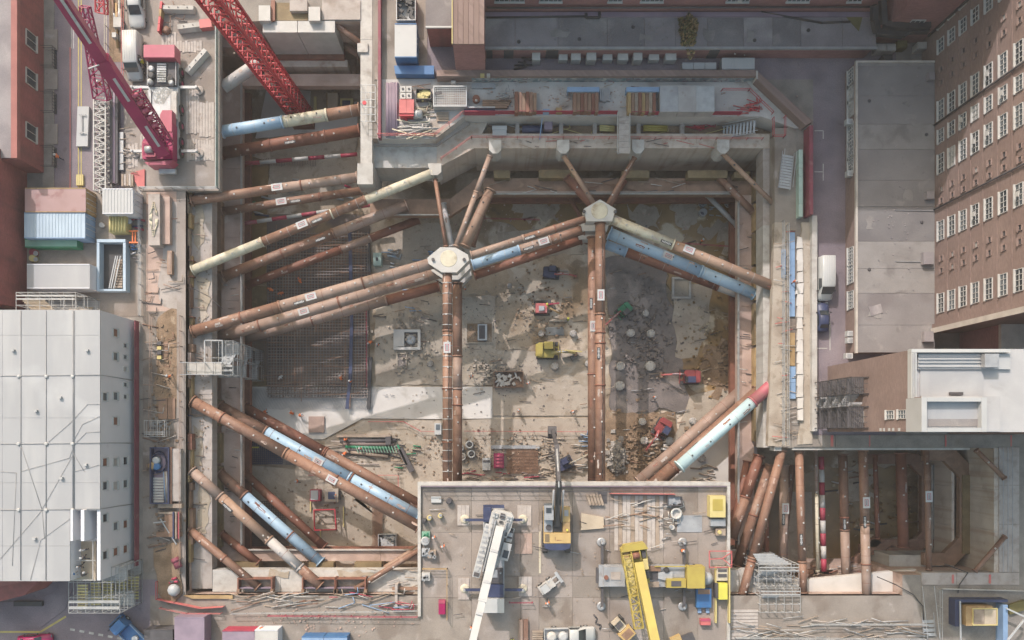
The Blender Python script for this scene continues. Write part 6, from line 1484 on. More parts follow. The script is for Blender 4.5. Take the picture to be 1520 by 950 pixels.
# ---- upper deck materials ----
def tubes(label, x0,y0,x1,y1,n,r,z,mt,ax='y',name='pipe_stack',lay=1,group=None):
    t = thing(name,label,'pipe stack',P((x0+x1)/2,(y0+y1)/2,z),group); rr_ = random.Random(n*7+int(x0))
    for l in range(lay):
        for k in range(n-l):
            f = (k+.5+l*.5)/n; zz = z+r+l*r*1.7
            if ax == 'y': a = P(x0+(x1-x0)*f,y0+rr_.random()*3,zz); b = P(x0+(x1-x0)*f-rr_.random()*1.0,y1-rr_.random()*3,zz)
            else: a = P(x0+rr_.random()*3,y0+(y1-y0)*f,zz); b = P(x1-rr_.random()*3,y0+(y1-y0)*f,zz)
            a.z = b.z = zz; G().tube(a,b,r,8).to('pipe',mt,t)
    return t
tubes('bundle of long dark grey pipes lying beside the red site box',573,122,592,203,9,.09,.3,'violet',lay=3)
t = thing('skip','red lidded site box between the dark pipes and the pale pipe pile','box',P(603,160,.26)); G().pb(593,148,614,172,1.5,.26).to('body','red',t); G().pb(592.5,147.5,603,168,1.62,1.5).to('lid','red_faded',t); G().pb(603.3,147.5,614.4,168,1.62,1.5).to('lid','red_faded',t); G().lathe(P(603,178,.26),[(.25,0),(.25,.4)],10).to('tow_ball','red',t)
for k,(x,y,lb) in enumerate(((598,132,'upper left'),(607,132,'upper right'),(598,142,'lower left'),(607,142,'lower right'))):
    t = thing('water_cube',lb+' of four pale tanks above the red site box','tank',P(x,y,.26),'pale tanks on the deck'); G().pb(x-4,y-4.4,x+4,y+4.4,1.2,.26).to('body','node',t); G().lathe(P(x,y,1.2),[(.15,0),(.15,.08)],8).to('cap','dark',t)
def skip(label,x0,y0,x1,y1,z,zt,mt,fill,name='skip'):
    a = P(x0,y1,zt); b = P(x1,y0,zt); t = thing(name,label,'skip',((a.x+b.x)/2,(a.y+b.y)/2,z)); w=.1
    for i,r in enumerate(((a.x,a.y,b.x,a.y+w),(a.x,b.y-w,b.x,b.y),(a.x,a.y+w+.004,a.x+w,b.y-w-.004),(b.x-w,a.y+w+.004,b.x,b.y-w-.004))): G().box(r[0],r[1],z,r[2],r[3],zt-.003*i).to('side',mt,t)
    G().box(a.x+w,a.y+w,z,b.x-w,b.y-w,z+.12).to('base',mt,t)
    rr_ = random.Random(int(x0*3+y0)); g = G()
    for k in range(26):
        c = (a.x+w*3+rr_.random()*(b.x-a.x-6*w), a.y+w*3+rr_.random()*(b.y-a.y-6*w), zt-.35-.25*rr_.random()); g.obox(c,(.25+rr_.random()*.9,.15+rr_.random()*.35,.2+.2*rr_.random()),rr_.random()*3)
    stuff(g.to('contents',fill,t)); return t
skip('open skip of yellow and pink waste on the upper deck',617,131,640,147,.26,1.3,'dark','yellow_pale')
t = thing('wash_tank','open steel tank with grid cover on the upper deck','tank',P(668,142,.26))
a = P(643,158,1.7); b = P(693,127,1.7)
for i,r in enumerate(((a.x,a.y,b.x,a.y+.15),(a.x,b.y-.15,b.x,b.y),(a.x,a.y+.16,a.x+.15,b.y-.16),(b.x-.15,a.y+.16,b.x,b.y-.16))): G().box(r[0],r[1],.26,r[2],r[3],1.7).to('side','galv',t)
G().box(a.x+.15,a.y+.15,.26,b.x-.15,b.y-.15,1.2).to('liner','conc',t)
g = G()
for k in range(14): x = a.x+.3+k*.29; g.bar((x,a.y+.1,1.55),(x,b.y-.1,1.55),.05)
for k in range(8): y = a.y+.3+k*.31; g.bar((a.x+.1,y,1.57),(b.x-.1,y,1.57),.05)
stuff(g.to('grid','galv',t)); G().obox(P(651,138,1.6),(.9,.35,.1),.2).to('latch','dark',t)
# pale pipes heap, drum and pallets
def heap(label,x0,y0,x1,y1,z,n,mts,L=(2,5),r=.07,name='pipe_heap',cat='pipe heap',bend=True,seed=1,spread=.4):
    rr_ = random.Random(seed); t = thing(name,label,cat,P((x0+x1)/2,(y0+y1)/2,z))
    for k in range(n):
        c = P(x0+(x1-x0)*rr_.random(),y0+(y1-y0)*rr_.random(),z); c.z = z+r+spread*rr_.random(); an = (rr_.random()-.5)*.7; l = L[0]+(L[1]-L[0])*rr_.random()
        d = Vector((math.cos(an),math.sin(an),0))*l/2; q = [c-d,c+d]
        if bend and k%3==0: q.append(c+d+Vector((-d.y,d.x,0)).normalized()*.8)
        G().path(q,r,6).to('pipe' if 'pipe' in name else 'piece',mts[k%len(mts)],t)
    return t
heap('heap of long pale bent pipes in the corner of the upper deck',602,182,632,203,.28,22,('conc_white','prop_cream','node'),(2,4.5),.09,seed=3)
heap('pile of pale bent pipes behind the red site box',622,155,646,176,.28,12,('prop_cream','timber'),(1.5,3),.07,seed=9)
t = thing('steel_drum','round steel drum beside the red site box','drum',P(621,170,.26)); G().tube(P(614,170,.85),P(627,170,.85),.58,14).to('shell','galv',t); G().tube(P(619,170,.85),P(621,170,.85),.62,14).to('hoop','steel',t)
t = thing('pallet','timber pallet beside the pale pipe pile','pallet',P(656,173,.26)); 
for k in range(6): G().pb(648,166+k*2.4,666,167.8+k*2.4,.5,.4).to('slat','timber',t)
for k in range(3): G().pb(649+k*7,166,651+k*7,180,.39,.26).to('bearer','timber',t)
t = thing('site_barrier','purple and crimson sided trough at the deck edge','barrier',P(712,163,.26)); G().pb(689,158,735,160,1.2,.26).to('side','steel',t); G().pb(689,160.3,735,164,.8,.26).to('liner','dark_blue',t); G().pb(689,164.3,735,168,1.0,.26).to('side','hoard_red',t)
def sheets(label,x0,y0,x1,y1,n,mts,z=.26,zt=1.5,name='sheet_stack'):
    t = thing(name,label,'sheet stack',P((x0+x1)/2,(y0+y1)/2,z)); w=(x1-x0)/n
    for k in range(n): G().pb(x0+k*w,y0+(k%3)*.8,x0+(k+1)*w-.5,y1-(k%2)*.9,zt-.08*(k%3),z).to('sheet',mts[k%len(mts)],t)
    return t
sheets('rusty brown sheet stack with no cover, leftmost on the upper deck',764,136,797,167,6,('rust_dark','rust','steel_brown'))
sheets('rusty sheet stack under a blue board, left of the corrugated sheets',851,137,889,166,7,('rust','steel_brown','rust_dark'))
sheets('rusty timber and sheet stack under a blue board beside the grey bays',932,137,974,167,8,('ochre','steel_brown','timber','rust_dark'))
for x0,x1,lb in ((842,890,'blue board over the rusty stack left of the corrugated sheets'),(930,979,'blue board over the stack beside the grey bays')):
    tag(G().pb(x0,129,x1,136,1.7,1.5).pb(x0,129,x0+1,136,1.5,.26).pb(x1-1,129,x1,136,1.5,.26).to('board','blue_board'),lb,'board')
t = thing('corrugated_sheets','grey corrugated sheets between the two rusty stacks','sheet stack',P(898,141,.26))
for k in range(5): G().pb(890.5+k*3.1,130+k%2,893+k*3.1,149+k%3,.75-.03*k,.26).to('sheet','steel',t)
t = thing('timber_stack','brown timber baulks on the deck left of the rusty stack','timber',P(738,154,.26))
for k in range(4): G().pb(716,148+k*3.1,759-k*2,150.7+k*3.1,.7,.26).to('baulk','steel_brown',t)
heap('tangle of bent grey reinforcement on the timber baulks',740,138,760,150,.8,12,('steel','rebar'),(.8,1.8),.05,'rebar_offcuts','rebar',seed=4)
tag(G().pb(700,123,735,131,.5,.26).to('steel_plate','steel'),'flat pale steel plate right of the steel wash tank','plate'); 
t = thing('cable_drum','brown cable drum beside the purple trough','drum',P(707,149,.26)); G().lathe(P(707,149,.26),[(.5,0),(.5,.1),(.25,.12),(.25,.5),(.5,.52),(.5,.62)],14).to('reel','rust_dark',t); G().lathe(P(707,149,.9),[(.2,0),(.1,.05)],10).to('hub','node',t)
for x,y,w,h,mt,lb in ((673,122,7,5,'node','pale crate'),(716,111,6,4,'yellow_pale','yellow crate on the wall top'),(725,111,5,4,'node','cream crate on the wall top'),(811,164,10,5,'blue_board','small blue crate'),(830,163,9,7,'ochre','orange crate'),(785,165,6,3,'white','white crate at the foot of the rusty stack')):
    t = thing('crate','%s on or beside the upper deck'%lb,'crate',P(x,y,.26)); G().pb(x-w/2,y-h/2,x+w/2,y+h/2,1.1 if y>115 else 2.4,.26 if y>115 else 1.9).to('body',mt,t); G().pb(x-w/2+.8,y-h/2+.8,x+w/2-.8,y+h/2-.8,1.16 if y>115 else 2.46,1.1 if y>115 else 2.4).to('lid',mt,t)
tag(G().prism([tuple(P(x,y,.5)[:2]) for x,y in ((586,102),(645,102),(645,115),(588,114))],.1,1.4).to('hoarding','blue'),'bright blue board barrier below the blue cabin','hoarding')
skip('open grey skip full of tyres and drums at the top edge',588,-8,617,30,.12,1.7,'steel','black')
heap('red tubular frames stacked near the slanting deck corner',1095,152,1125,168,.3,16,('red','red_faded'),(1.2,2.6),.06,'tubular_frames','frames',seed=6)
tag(G().prism([tuple(P(x,y,.34)[:2]) for x,y in ((1108,120),(1119,118),(1160,160),(1160,178),(1146,178),(1146,166))],.26,.34).to('ramp_plate','conc_white'),'white walkway ramp cutting the corner of the upper deck','ramp')
rail('red handrails at the head of the upper deck stairs',[(1145,178),(1145,205),(1162,205),(1162,176)],.1,1.1,'red',rails=2)
rail('red handrail edging the white walkway ramp',[(1070,136),(1110,136),(1145,170)],.3,1.0,'red',rails=2)
def stair(label,a,b,w,z0,z1,n,mt='galv',group=None):
    A,B = P(*a,z0),P(*b,z1); t = thing('stairs',label,'stairs',(A+B)/2,group); d = B-A; u = Vector((d.x,d.y,0)).normalized(); nn = Vector((-u.y,u.x,0)); ang = math.atan2(u.y,u.x)
    for k in range(n): G().obox(A+d*((k+.5)/n),(d.xy.length/n*.72,w,.06),ang).to('tread',mt,t)
    for s in (-1,1): G().bar(A+nn*s*w/2,B+nn*s*w/2,.08,.25).to('stringer','steel',t); G().bar(A+nn*s*w/2+Vector((0,0,1)),B+nn*s*w/2+Vector((0,0,1)),.06).to('handrail',mt,t)
    return t
stair('grey metal stair down into the trench at the slanting deck corner',(1072,197),(1122,188),1.7,-2.9,-.1,10)
stair('grey metal stair running down the right pit walkway',(1170,226),(1164,280),1.6,-.1,.9,13)
# footbridge
t = thing('footbridge','narrow pale footbridge across the trench','bridge',P(926,195,.3))
for k in range(7): G().pb(918.5,165+k*9,934,173.6+k*9,.42-.02*k,.3-.02*k).to('deck_board','planks',t)
for x in (917,935): G().bar(P(x,164,1.2),P(x,226,1.0),.1).to('handrail','conc_white',t); G().pb(x-.6,164,x+.6,228,.3,.0).to('girder','steel',t)
heap('clutter of grey clamps at the foot of the footbridge',918,212,936,228,-1.9,12,('steel','galv'),(.5,1.4),.06,'clamps','clamps',seed=8)
# trench contents
t = thing('site_box','white site box in the trench','box',P(741,195,-3)); G().pb(731,187,752,201,-1.6,-3.1).to('body','white',t); G().pb(730.5,186.5,752.5,192,-1.5,-1.6).to('lid','paint_white',t)
t = thing('pump_unit','dark blue pump cylinder in the trench','pump',P(792,192,-3)); G().tube(P(775,192,-2.4),P(806,192,-2.4),.55,12).to('cylinder','dark_blue',t); G().pb(808,180,820,192,-1.6,-3.1).to('motor','violet',t); G().bar(P(805,175,-.5),P(801,207,-2),.12).to('pipe','blue_board',t)
for x0,x1,lb,mt in ((890,912,'yellow pipes left of the footbridge in the trench','yellow_pale'),(955,990,'yellow pipe right of the footbridge in the trench','yellow')):
    t = thing('pipe_run',lb,'pipe',P(x0,190,-3))
    for k in range(3): G().tube(P(x0,187+k*3,-2.6),P(x1,188+k*3,-2.7),.16,8).to('pipe',mt,t)
heap('red reinforcement lying in the trench right of the yellow pipe',1025,187,1052,193,-2.9,9,('red','hoard_red'),(1.0,2.5),.06,'rebar_offcuts','rebar',seed=12)
for x in (765,830,880,945,1010): G().pb(x,174,x+6,205,-2.2,-3.1).to('trench_strut','conc',None) and None
for k,o in enumerate([o for o in bpy.data.objects if o.name.startswith('trench_strut')]): tag(o,['concrete strut across the trench beside the white site box','concrete strut across the trench between the blue pump and the yellow pipes','concrete strut just left of the left yellow pipes in the trench','concrete strut across the trench right of the footbridge','concrete strut across the trench beside the red reinforcement'][k],'strut','concrete struts across the trench')
heap('loose hoses and cables along the trench floor',660,192,1060,204,-3.0,18,('yellow_pale','node','dark'),(2,7),.05,'hoses','hoses',seed=14)
# courtyard air conditioners
ac = None
for k,(x,w) in enumerate(((692,13),(710,14),(796,12),(836,13),(855,14),(878,14),(902,14),(925,15),(947,13),(971,15),(996,16))):
    t = thing('air_conditioner','white condenser unit number by place: %s on the shaded courtyard wall'%['leftmost, beside the brown roof','second from left, beside the brown roof','alone between two dark doors','fourth from left','fifth from left, tall','sixth from left','seventh from left','eighth from left, tallest','ninth from left, lowest','second from the right end','rightmost'][k],'air conditioner',P(x,84,0),'courtyard condensers')
    t['label'] = t['label'].replace('number by place: ','')
    zt = 1.1+.25*(k%3); G().pb(x-w/2,78 if k%3 else 80,x+w/2,89,zt,.1).to('case','node',t); G().pb(x-w/2+1,89.2,x+w/2-1,90,zt-.2,.3).to('fan_grille','dark',t)
heap('black hoses lying by the courtyard wall',772,90,784,104,.1,6,('black','rubber'),(.8,1.8),.12,'hoses','hoses',seed=15)
# bush on the low roof
def foliage(name,label,cat,px,py,z,rx,ry,h,n,mts,seed):
    rr_ = random.Random(seed); c = P(px,py,z); t = thing(name,label,cat,c)
    for mi,mt in enumerate(mts):
        g = G()
        for k in range(n//len(mts)):
            a = rr_.random()*2*PI; rad = rr_.random()**.6*(.55+.75*(.5+noise.noise(Vector((math.cos(a)*1.6,math.sin(a)*1.6,seed))))); p = Vector((c.x+math.cos(a)*rx*rad,c.y+math.sin(a)*ry*rad,z+h*(1-rad*rad)*rr_.random()+.05))
            s = .12+.18*rr_.random(); q = Vector((rr_.random()-.5,rr_.random()-.5,rr_.random()-.2)).normalized(); u = q.orthogonal().normalized(); v = q.cross(u)
            g.quad(p-u*s,p-v*s*.6,p+u*s,p+v*s*.6)
        stuff(g.to('leaves',mt,t))
    g = G()
    for k in range(9): a = k*.7; g.tube((c.x,c.y,z),(c.x+math.cos(a)*rx*.7,c.y+math.sin(a)*ry*.7,z+h*.6),.05,5,.02)
    g.to('stems','steel_brown',t); return t
foliage('shrub','scruffy olive brown shrub growing on the dark flat roof','shrub',1021,45,2.85,1.35,2.3,1.3,1100,('leaf','moss','ochre'),3)
tag(G().prism([tuple(P(x,y,2.9)[:2]) for x,y in ((1250,18),(1283,15),(1275,46))],2.81,2.9).to('moss_patch','moss'),'mossy triangle at the right end of the dark flat roof','moss')
g = G().path([P(x,y,3.1) for x,y in ((870,20),(870,26),(890,26),(890,18))],.2,6).path([P(x,y,3.0) for x,y in ((1130,18),(1220,34),(1262,32))],.14,6).path([P(x,y,3.0) for x,y in ((722,26),(870,24))],.14,6)
tag(g.to('roof_pipe','black'),'black pipework along the back of the dark flat roof','pipe')
# ---- street, top left ----
t = thing('steel_slab','flat white steel ballast plate lying on the road','plate',P(122,187,.02)); G().prism([tuple(P(x,y,.5)[:2]) for x,y in ((115,158),(132,158),(130,217),(113,217))],.05,.5).to('plate','white',t); 
for y in (170,197): G().bar(P(117,y,.7),P(127,y,.7),.1).to('handle','steel',t)
G().bar(P(121,170,.7),P(121,197,.7),.1).to('handle','steel',t)
t = thing('lattice_girder','white lattice girder lying on the road beside the deck','girder',P(154,215,.1)); G().lattice(P(152.5,148,1.1),P(152.5,285,1.1),1.55,1.6,16,.16,.1).to('girder_section','node',t)
sheets('long dark panels leaning beside the white lattice girder',163,136,175,272,3,('dark','violet','dark'),.02,1.0,'panel_stack')
t = thing('trench_box','cluttered excavation with rusty pipes beside the parked vans','trench',P(174,60,.02)); G().pb(162,-10,184,92,.03,.0).to('bed','soil_brown',t); G().pb(166,48,172,55,1.1,.03).to('box','node',t); G().pb(168,25,180,40,.9,.03).to('generator','conc_white',t)
for k in range(7): G().tube(P(166+2.2*k,-4+(k*13)%30,.3),P(170+1.5*k,20+(k*17)%60,.35),.16,8).to('pipe',('rust','steel','timber','ochre')[k%4],t)
rail('pale guard rail on the road side of the trench',[(161,-10),(161,95)],.02,1.1,'prop_cream',rails=2); rail('red hoarding rail beside the parked vans',[(186,-10),(186,130)],.2,1.1,'red_faded',rails=2)
def block(label,cx,cy,L,Wd,ang,mt='conc_white',pinkend=False,z=.18):
    c = P(cx,cy,z); M = MX(c,ang); t = thing('concrete_block',label,'barrier',c,'concrete barriers on the crane deck')
    G(M).xprism([(-Wd/2,0),(Wd/2,0),(Wd/2,.25),(Wd*.28,.85),(-Wd*.28,.85),(-Wd/2,.25)],-L/2,L/2).to('barrier_body',mt,t)
    for s in (-.3,.0,.3): G(M).tube((s*L,0,.85),(s*L,0,.93),.08,8).to('lifting_eye','dark',t)
    if pinkend: G(M).box(L/2-1.2,-Wd/2-.02,.0,L/2+.4,Wd/2+.02,.95).to('end_panel','red_faded',t)
block('long concrete barrier at the top edge of the crane deck',268,16,4.1,.95,-.02); block('concrete barrier with faded red end beside the lattice mast',290,42,4.2,1.1,.12,pinkend=True); block('white concrete barrier set at a slant near the deck edge',294,94,3.9,1.0,.85,'node')
t = thing('plastic_barrier','upright red and yellow plastic barrier line on the crane deck','barrier',P(241,30,.2))
for k in range(4): G().prism([tuple(P(x,y,.2)[:2]) for x,y in ((242.5-k*1.2,8+k*11),(245.5-k*1.2,8+k*11),(244.4-k*1.2,18.5+k*11),(241.3-k*1.2,18.5+k*11))],.2,1.2-.02*k).to('barrier_unit','red' if k!=1 else 'ochre',t)
heap('scattered wiring and rusty scrap on the crane deck by the red barrier',245,2,275,50,.2,12,('rust','dark','timber'),(.5,1.8),.05,'scrap','scrap',seed=21)
tag(G().lathe(P(248,46,.18),[(.6,0),(.5,.4),(.2,.55)],9).to('scrap_heap','rust'),'small rust brown scrap heap beside the red barrier line','scrap')
heap('wooden battens beside the magenta crane outrigger',180,185,200,260,.2,12,('timber','planks'),(.8,2.0),.06,'battens','timber',False,23)
sheets('short timber pile left of the crane turntable',180,258,198,276,5,('timber','planks'),.05,.7,'timber_stack')
tag(G().pb(174,196,183,252,.5,.02).to('grey_ramp','steel'),'grey ramp plate between the girder and the crane deck','ramp')
tag(G().prism([tuple(P(x,y,.1)[:2]) for x,y in ((195,258),(216,252),(216,278),(206,278))],.05,.4).to('pink_mat','red_faded'),'faded pink mat in front of the magenta crane','mat')
t = thing('bollard_sign','yellow pallet at the end of the double yellow lines','pallet',P(118,267,.02)); 
for k in range(4): G().pb(113+k*2.7,259,115.3+k*2.7,275,.3,.02).to('slat','yellow_pale',t)
# ---- container yard clutter ----
for x,y,r,h,mt,lb in ((53,376,.5,.8,'hoard_red','crimson bin between the green box and the white cabin'),(53,385,.45,.9,'yellow_pale','yellow bin between the green box and the white cabin'),(192,329,.5,.9,'node','white drum right of the yellow tank'),(153,335,.35,.5,'white','small white tub left of the yellow tank'),(632,802,.6,.9,'white','white lidded drum by the platform kerb'),(630,772,.35,1.0,'black','black bollard by the upper left platform kerb'),(638,768,.35,.9,'yellow_pale','left of two yellow topped drums on the platform'),(654,765,.32,.9,'yellow_pale','right of two yellow topped drums on the platform'),(996,782,.35,.9,'node','small pale drum right of the timber mats')):
    t = thing('drum',lb,'drum',P(x,y,.06 if x<300 else .52)); G().lathe(P(x,y,.06 if x<300 else .52),[(r*.92,0),(r,.1),(r,h-.08),(r*.8,h)],14).to('shell',mt,t); G().lathe(P(x,y,(.06 if x<300 else .52)+h),[(r*.7,0),(r*.6,.05)],12).to('lid','steel' if mt!='black' else 'dark',t)
t = thing('saw_horse','orange steel trestle in the container yard','trestle',P(198,351,.06))
for y in (343,360): G().bar(P(192,y,.9),P(206,y,.9),.18).to('beam','hivis',t); G().bar(P(193,y,.06),P(193,y,.9),.1).to('leg','hivis',t); G().bar(P(205,y,.06),P(205,y,.9),.1).to('leg','hivis',t)
G().bar(P(197,343,.8),P(197,360,.8),.14).to('beam','hivis',t); G().bar(P(201,343,.8),P(201,360,.8),.14).to('beam','hivis',t)
heap('heap of tools and blue sacks beside the yard rail',198,362,206,388,.06,10,('blue','dark','steel'),(.4,1.0),.14,'tools','tools',False,31)
heap('red hose and gear stacked behind the yellow tank',198,322,208,342,.06,8,('hoard_red','dark_blue'),(.6,1.6),.14,'tools','tools',False,32)
# hoses on grey plinth at the left of the pit
t = thing('concrete_plinth','concrete plinth with coiled pale hoses beside the container yard','plinth',P(228,325,.05)); G().pb(220,288,237,364,1.6,.0).to('plinth','conc',t); G().pb(237.3,292,252,362,.9,.0).to('plinth_step','conc_brown',t)
g = G()
for k in range(4): q = [P(228+ (3+k)*math.cos(a*.5),325+(26-3*k)*math.sin(a*.5),1.65+.02*k) for a in range(13)]; g.path(q,.06,5)
g.to('hose_coil','prop_cream',t)
t = thing('rust_plate_box','tall narrow orange brown box set in the left margin','box',P(251,389,.05)); G().pb(248,372,255,407,.8,.05).to('body','rust_orange',t); G().pb(249.4,375,253.6,404,.84,.8).to('lid','rust_pale',t)
tag(G().pb(278,380,286,425,-1.5,-2).to('ochre_plate','ochre'),'ochre plate below the cream prop foot','plate')
t = thing('steel_hatch','brown double hatch plates on the left margin','hatch',P(248,606,.05)); G().pb(235,591,248,622,.2,.04).to('leaf','steel_brown',t); G().pb(249,591,260,622,.2,.04).to('leaf','steel_brown',t)
tag(G().pb(240,507,249,533,.15,.04).to('hatch','steel_brown'),'small brown hatch plate beside the yellow box row','hatch')
t = thing('tool_rack','row of yellow edged boxes on the left margin','rack',P(237,520,.05))
for k in range(4): G().pb(233,507+k*7,239,512+k*7,.6,.05).to('box','yellow_pale' if k%2 else 'dark',t)
t = thing('tube_crate','crate of bright blue tubes on the left capping beam','crate',P(273,637,-1)); 
for k in range(5): G().tube(P(268.5+k*2.3,617,-.9),P(268.5+k*2.3,656,-.9),.12,8).to('tube','blue' if k%2 else 'blue_board',t)
G().pb(267,616,280,617.5,-.6,-2).to('crate_end','dark_blue',t); G().pb(267,656,280,657.5,-.6,-2).to('crate_end','dark_blue',t)
t = thing('pump_skid','dark blue framed skid with coiled hose and drums','pump',P(240,690,.05))
G().pb(222,664,250,748,.25,.04).to('skid_base','violet',t)
for r in ((222,664,223.5,748),(249,664,250.5,748),(223.7,664,248.8,665.5),(223.7,746.5,248.8,748)): G().pb(*r,1.3,.05).to('skid_side','dark_blue',t)
g = G()
for k in range(3): g.path([P(236+11*math.cos(a*.45),686+(16-k)*math.sin(a*.45),.45+.14*k) for a in range(15)],.09,6)
g.to('hose_coil','dark_blue',t)
for x,y,mt in ((235,683,'galv'),(229,691,'ochre'),(235.5,692,'blue')): G().lathe(P(x,y,.25),[(.5,0),(.5,.8),(.3,.85)],12).to('drum',mt,t)
for k in range(9): G().pb(225,709+k*4.2,243,712+k*4.2,.5,.26).to('slat','node',t)
for k in range(3): G().tube(P(243+k*2,700,.5),P(246+k*1.4,745,.5),.12,6).to('pipe',('blue_board','timber','galv')[k],t)
t = thing('site_bin','narrow grey open bin beside the blue hose skid','bin',P(260,706,.05)); G().pb(255,666,268,744,.8,.05).to('body','conc',t); G().pb(250.8,664,254.6,748,1.0,.05).to('side','rust',t)
t = thing('timber_framing','brown timber formwork with open bays above the dirt bank','formwork',P(250,782,.05))
for r in ((234,748,270,754),(234,760,264,763),(244,763.3,262,790),(232,790,268,797),(262.3,763.3,267,788)): G().pb(*r,.7+.1*rnd.random(),.05).to('board','steel_brown' if rnd.random()<.6 else 'timber',t)
G().pb(270,756,286,808,-.9,-2).to('side_panel','steel_brown',t); G().bar(P(238,770,1),P(262,808,.4),.14).to('prop_pole','galv',t); G().bar(P(228,776,1.1),P(246,774,1.1),.12).to('prop_pole','galv',t)
for k in range(3): G().pb(256+k*4,760,258+k*4,800,1.0,.75).to('batten',('dark_blue','timber','hoard_red')[k],t)
struct(G().prism(rag([(228,815),(268,805),(270,882),(250,898),(236,880)],.3,.3,1.0,44),.04,.32).to('dirt_bank','soil_brown'))
tag(G().tube(P(259,828,.75),P(266,843,.75),.5,12).tube(P(260,830,.75),P(262,834,.75),.56,12).to('mixer_drum','hoard_dusk'),'dull red machine drum lying on the dirt bank at lower left','drum')
tag(G().lathe(P(260,875,.3),[(.75,0),(.85,.5),(.6,1.0),(.15,1.1)],10).to('bulk_bag','white'),'white bulk bag on the dirt bank','bag')
heap('crimson barrel and fittings above the white bulk bag',256,856,266,866,.3,5,('hoard_red','dark'),(.4,.9),.16,'fittings','fittings',False,41)
tag(G().prism([tuple(P(x,y,.4)[:2]) for x,y in ((272,884),(345,884),(345,889),(285,889))],.05,.35).to('timber_shutter','ochre'),'long ochre timber shutter in the lower left corner','shutter')
# ---- scaffolds ----
def scaffold(label,x0,y0,x1,y1,z0,z1,lev,tread='ply',nx=4,ny=3,steps=True,deckm='scaff',group='scaffold towers'):
    a = P(x0,y1,z1); b = P(x1,y0,z1); t = thing('scaffold_tower',label,'scaffold',((a.x+b.x)/2,(a.y+b.y)/2,z0),group)
    g = G()
    for i in range(nx+1):
        for j in range(ny+1):
            x = a.x+(b.x-a.x)*i/nx; y = a.y+(b.y-a.y)*j/ny
            G().tube((x,y,z0),(x,y,z1),.05,6).to('standard','scaff',t)
    for l in range(lev+1):
        z = z0+(z1-z0)*l/lev; gg = G()
        for hh in (0,.9):
            if z+hh > z1+.6: continue
            for i in range(nx+1): x = a.x+(b.x-a.x)*i/nx; gg.bar((x,a.y,z+hh),(x,b.y,z+hh),.055)
            for j in range(ny+1): y = a.y+(b.y-a.y)*j/ny; gg.bar((a.x,y,z+hh),(b.x,y,z+hh),.055)
        gg.to('ledger','scaff',t)
        if l < lev:
            gg = G()
            for i in range(nx): x = a.x+(b.x-a.x)*i/nx; x2 = a.x+(b.x-a.x)*(i+1)/nx; gg.bar((x,a.y,z),(x2,a.y,z+(z1-z0)/lev),.05); gg.bar((x2,b.y,z),(x,b.y,z+(z1-z0)/lev),.05)
            gg.to('brace','scaff',t)
        n = 5
        for k in range(n):
            w = (b.y-a.y)/3/n; yb = a.y+.1+k*w if l%2 else b.y-.1-(k+1)*w
            G().box(a.x+.08,yb+.02,z+.06,b.x-.08,yb+w-.02,z+.11).to('deck_board',deckm,t) if l<lev or k%2 else None
        if steps and l < lev:
            for k in range(9):
                f = (k+.5)/9; y = (a.y+(b.y-a.y)*(.3+.4*f)) if l%2 else (b.y-(b.y-a.y)*(.3+.4*f)); xx0 = a.x+(b.x-a.x)*(.1 if l%2 else .52)
                G().box(xx0,y-.12,z+(z1-z0)/lev*f,xx0+(b.x-a.x)*.38,y+.12,z+(z1-z0)/lev*f+.05).to('tread',tread,t)
    return t
SS = scaffold('scaffold stair tower with yellow treads below the white building',102,842,178,910,.05,6.2,3,'yellow_pale',6,3,False)
for f in range(5):
    for k in range(8): G().pb(114+f*19+2*(f%2),868+k*4.4-3*f,130+f*19,870.6+k*4.4-3*f,6.0-1.2*f-.12*k,5.9-1.2*f-.12*k).to('tread','yellow_pale',SS)
scaffold('scaffold tower on the street between the white cabin and white building',24,434,112,472,.05,6.0,2,'ply',5,2)
scaffold('scaffold stair tower hanging in the pit near the rebar mat',303,506,346,556,FZ+.2,-1.5,5,'galv',4,2)
scaffold('upper scaffold tower in the lower right corner of the platform',1126,838,1186,870,FZ+.2,.6,6,'galv',5,3)
scaffold('lower scaffold tower at the lower right corner beside the walkway',1128,873,1188,909,FZ+.2,.9,6,'galv',5,3)
scaffold('small scaffold landing over the red hoarding strip',214,624,244,648,.05,1.6,1,'galv',3,1,False)
t = thing('footbridge','pale footbridge from the walkway to the hanging scaffold','bridge',P(300,546,-1)); 
for k in range(5): G().pb(267+k*12.5,539,279+k*12.5,555,-.2-.02*k,-.5).to('deck_board','conc_white',t)
for y in (538,556): G().bar(P(267,y,.8),P(330,y,.8),.08).to('handrail','galv',t)
t = thing('hoist_gate','galvanised gate cage at the head of the hanging scaffold','cage',P(316,522,-1.5))
for y in (505,538): 
    for x in (304,330): G().bar(P(x,y,-1.6),P(x,y,1.2),.1).to('post','galv',t)
    G().bar(P(304,y,1.2),P(330,y,1.2),.09).to('rail','galv',t)
for x in (304,330): G().bar(P(x,505,1.2),P(x,538,1.2),.09).to('rail','galv',t)
t = thing('scaffold_tower','small braced scaffold frame on the dividing wall by the fenced deck','scaffold',P(548,155,.1))
for x in (536,543,550,557): G().bar(P(x,126,1.3),P(x,180,1.3),.07).to('ledger','galv',t)
for y in (126,137,148,159,170,180): G().bar(P(536,y,1.33),P(557,y,1.33),.07).to('transom','galv',t)
for x in (536,557):
    for y in (126,153,180): G().bar(P(x,y,.1),P(x,y,1.4),.08).to('standard','galv',t)
tag(G().lathe(P(541,153,1.35),[(.28,0),(.28,.12)],10).to('warning_disc','red'),'small round red disc on the braced scaffold frame','disc')
for k in range(6): pass
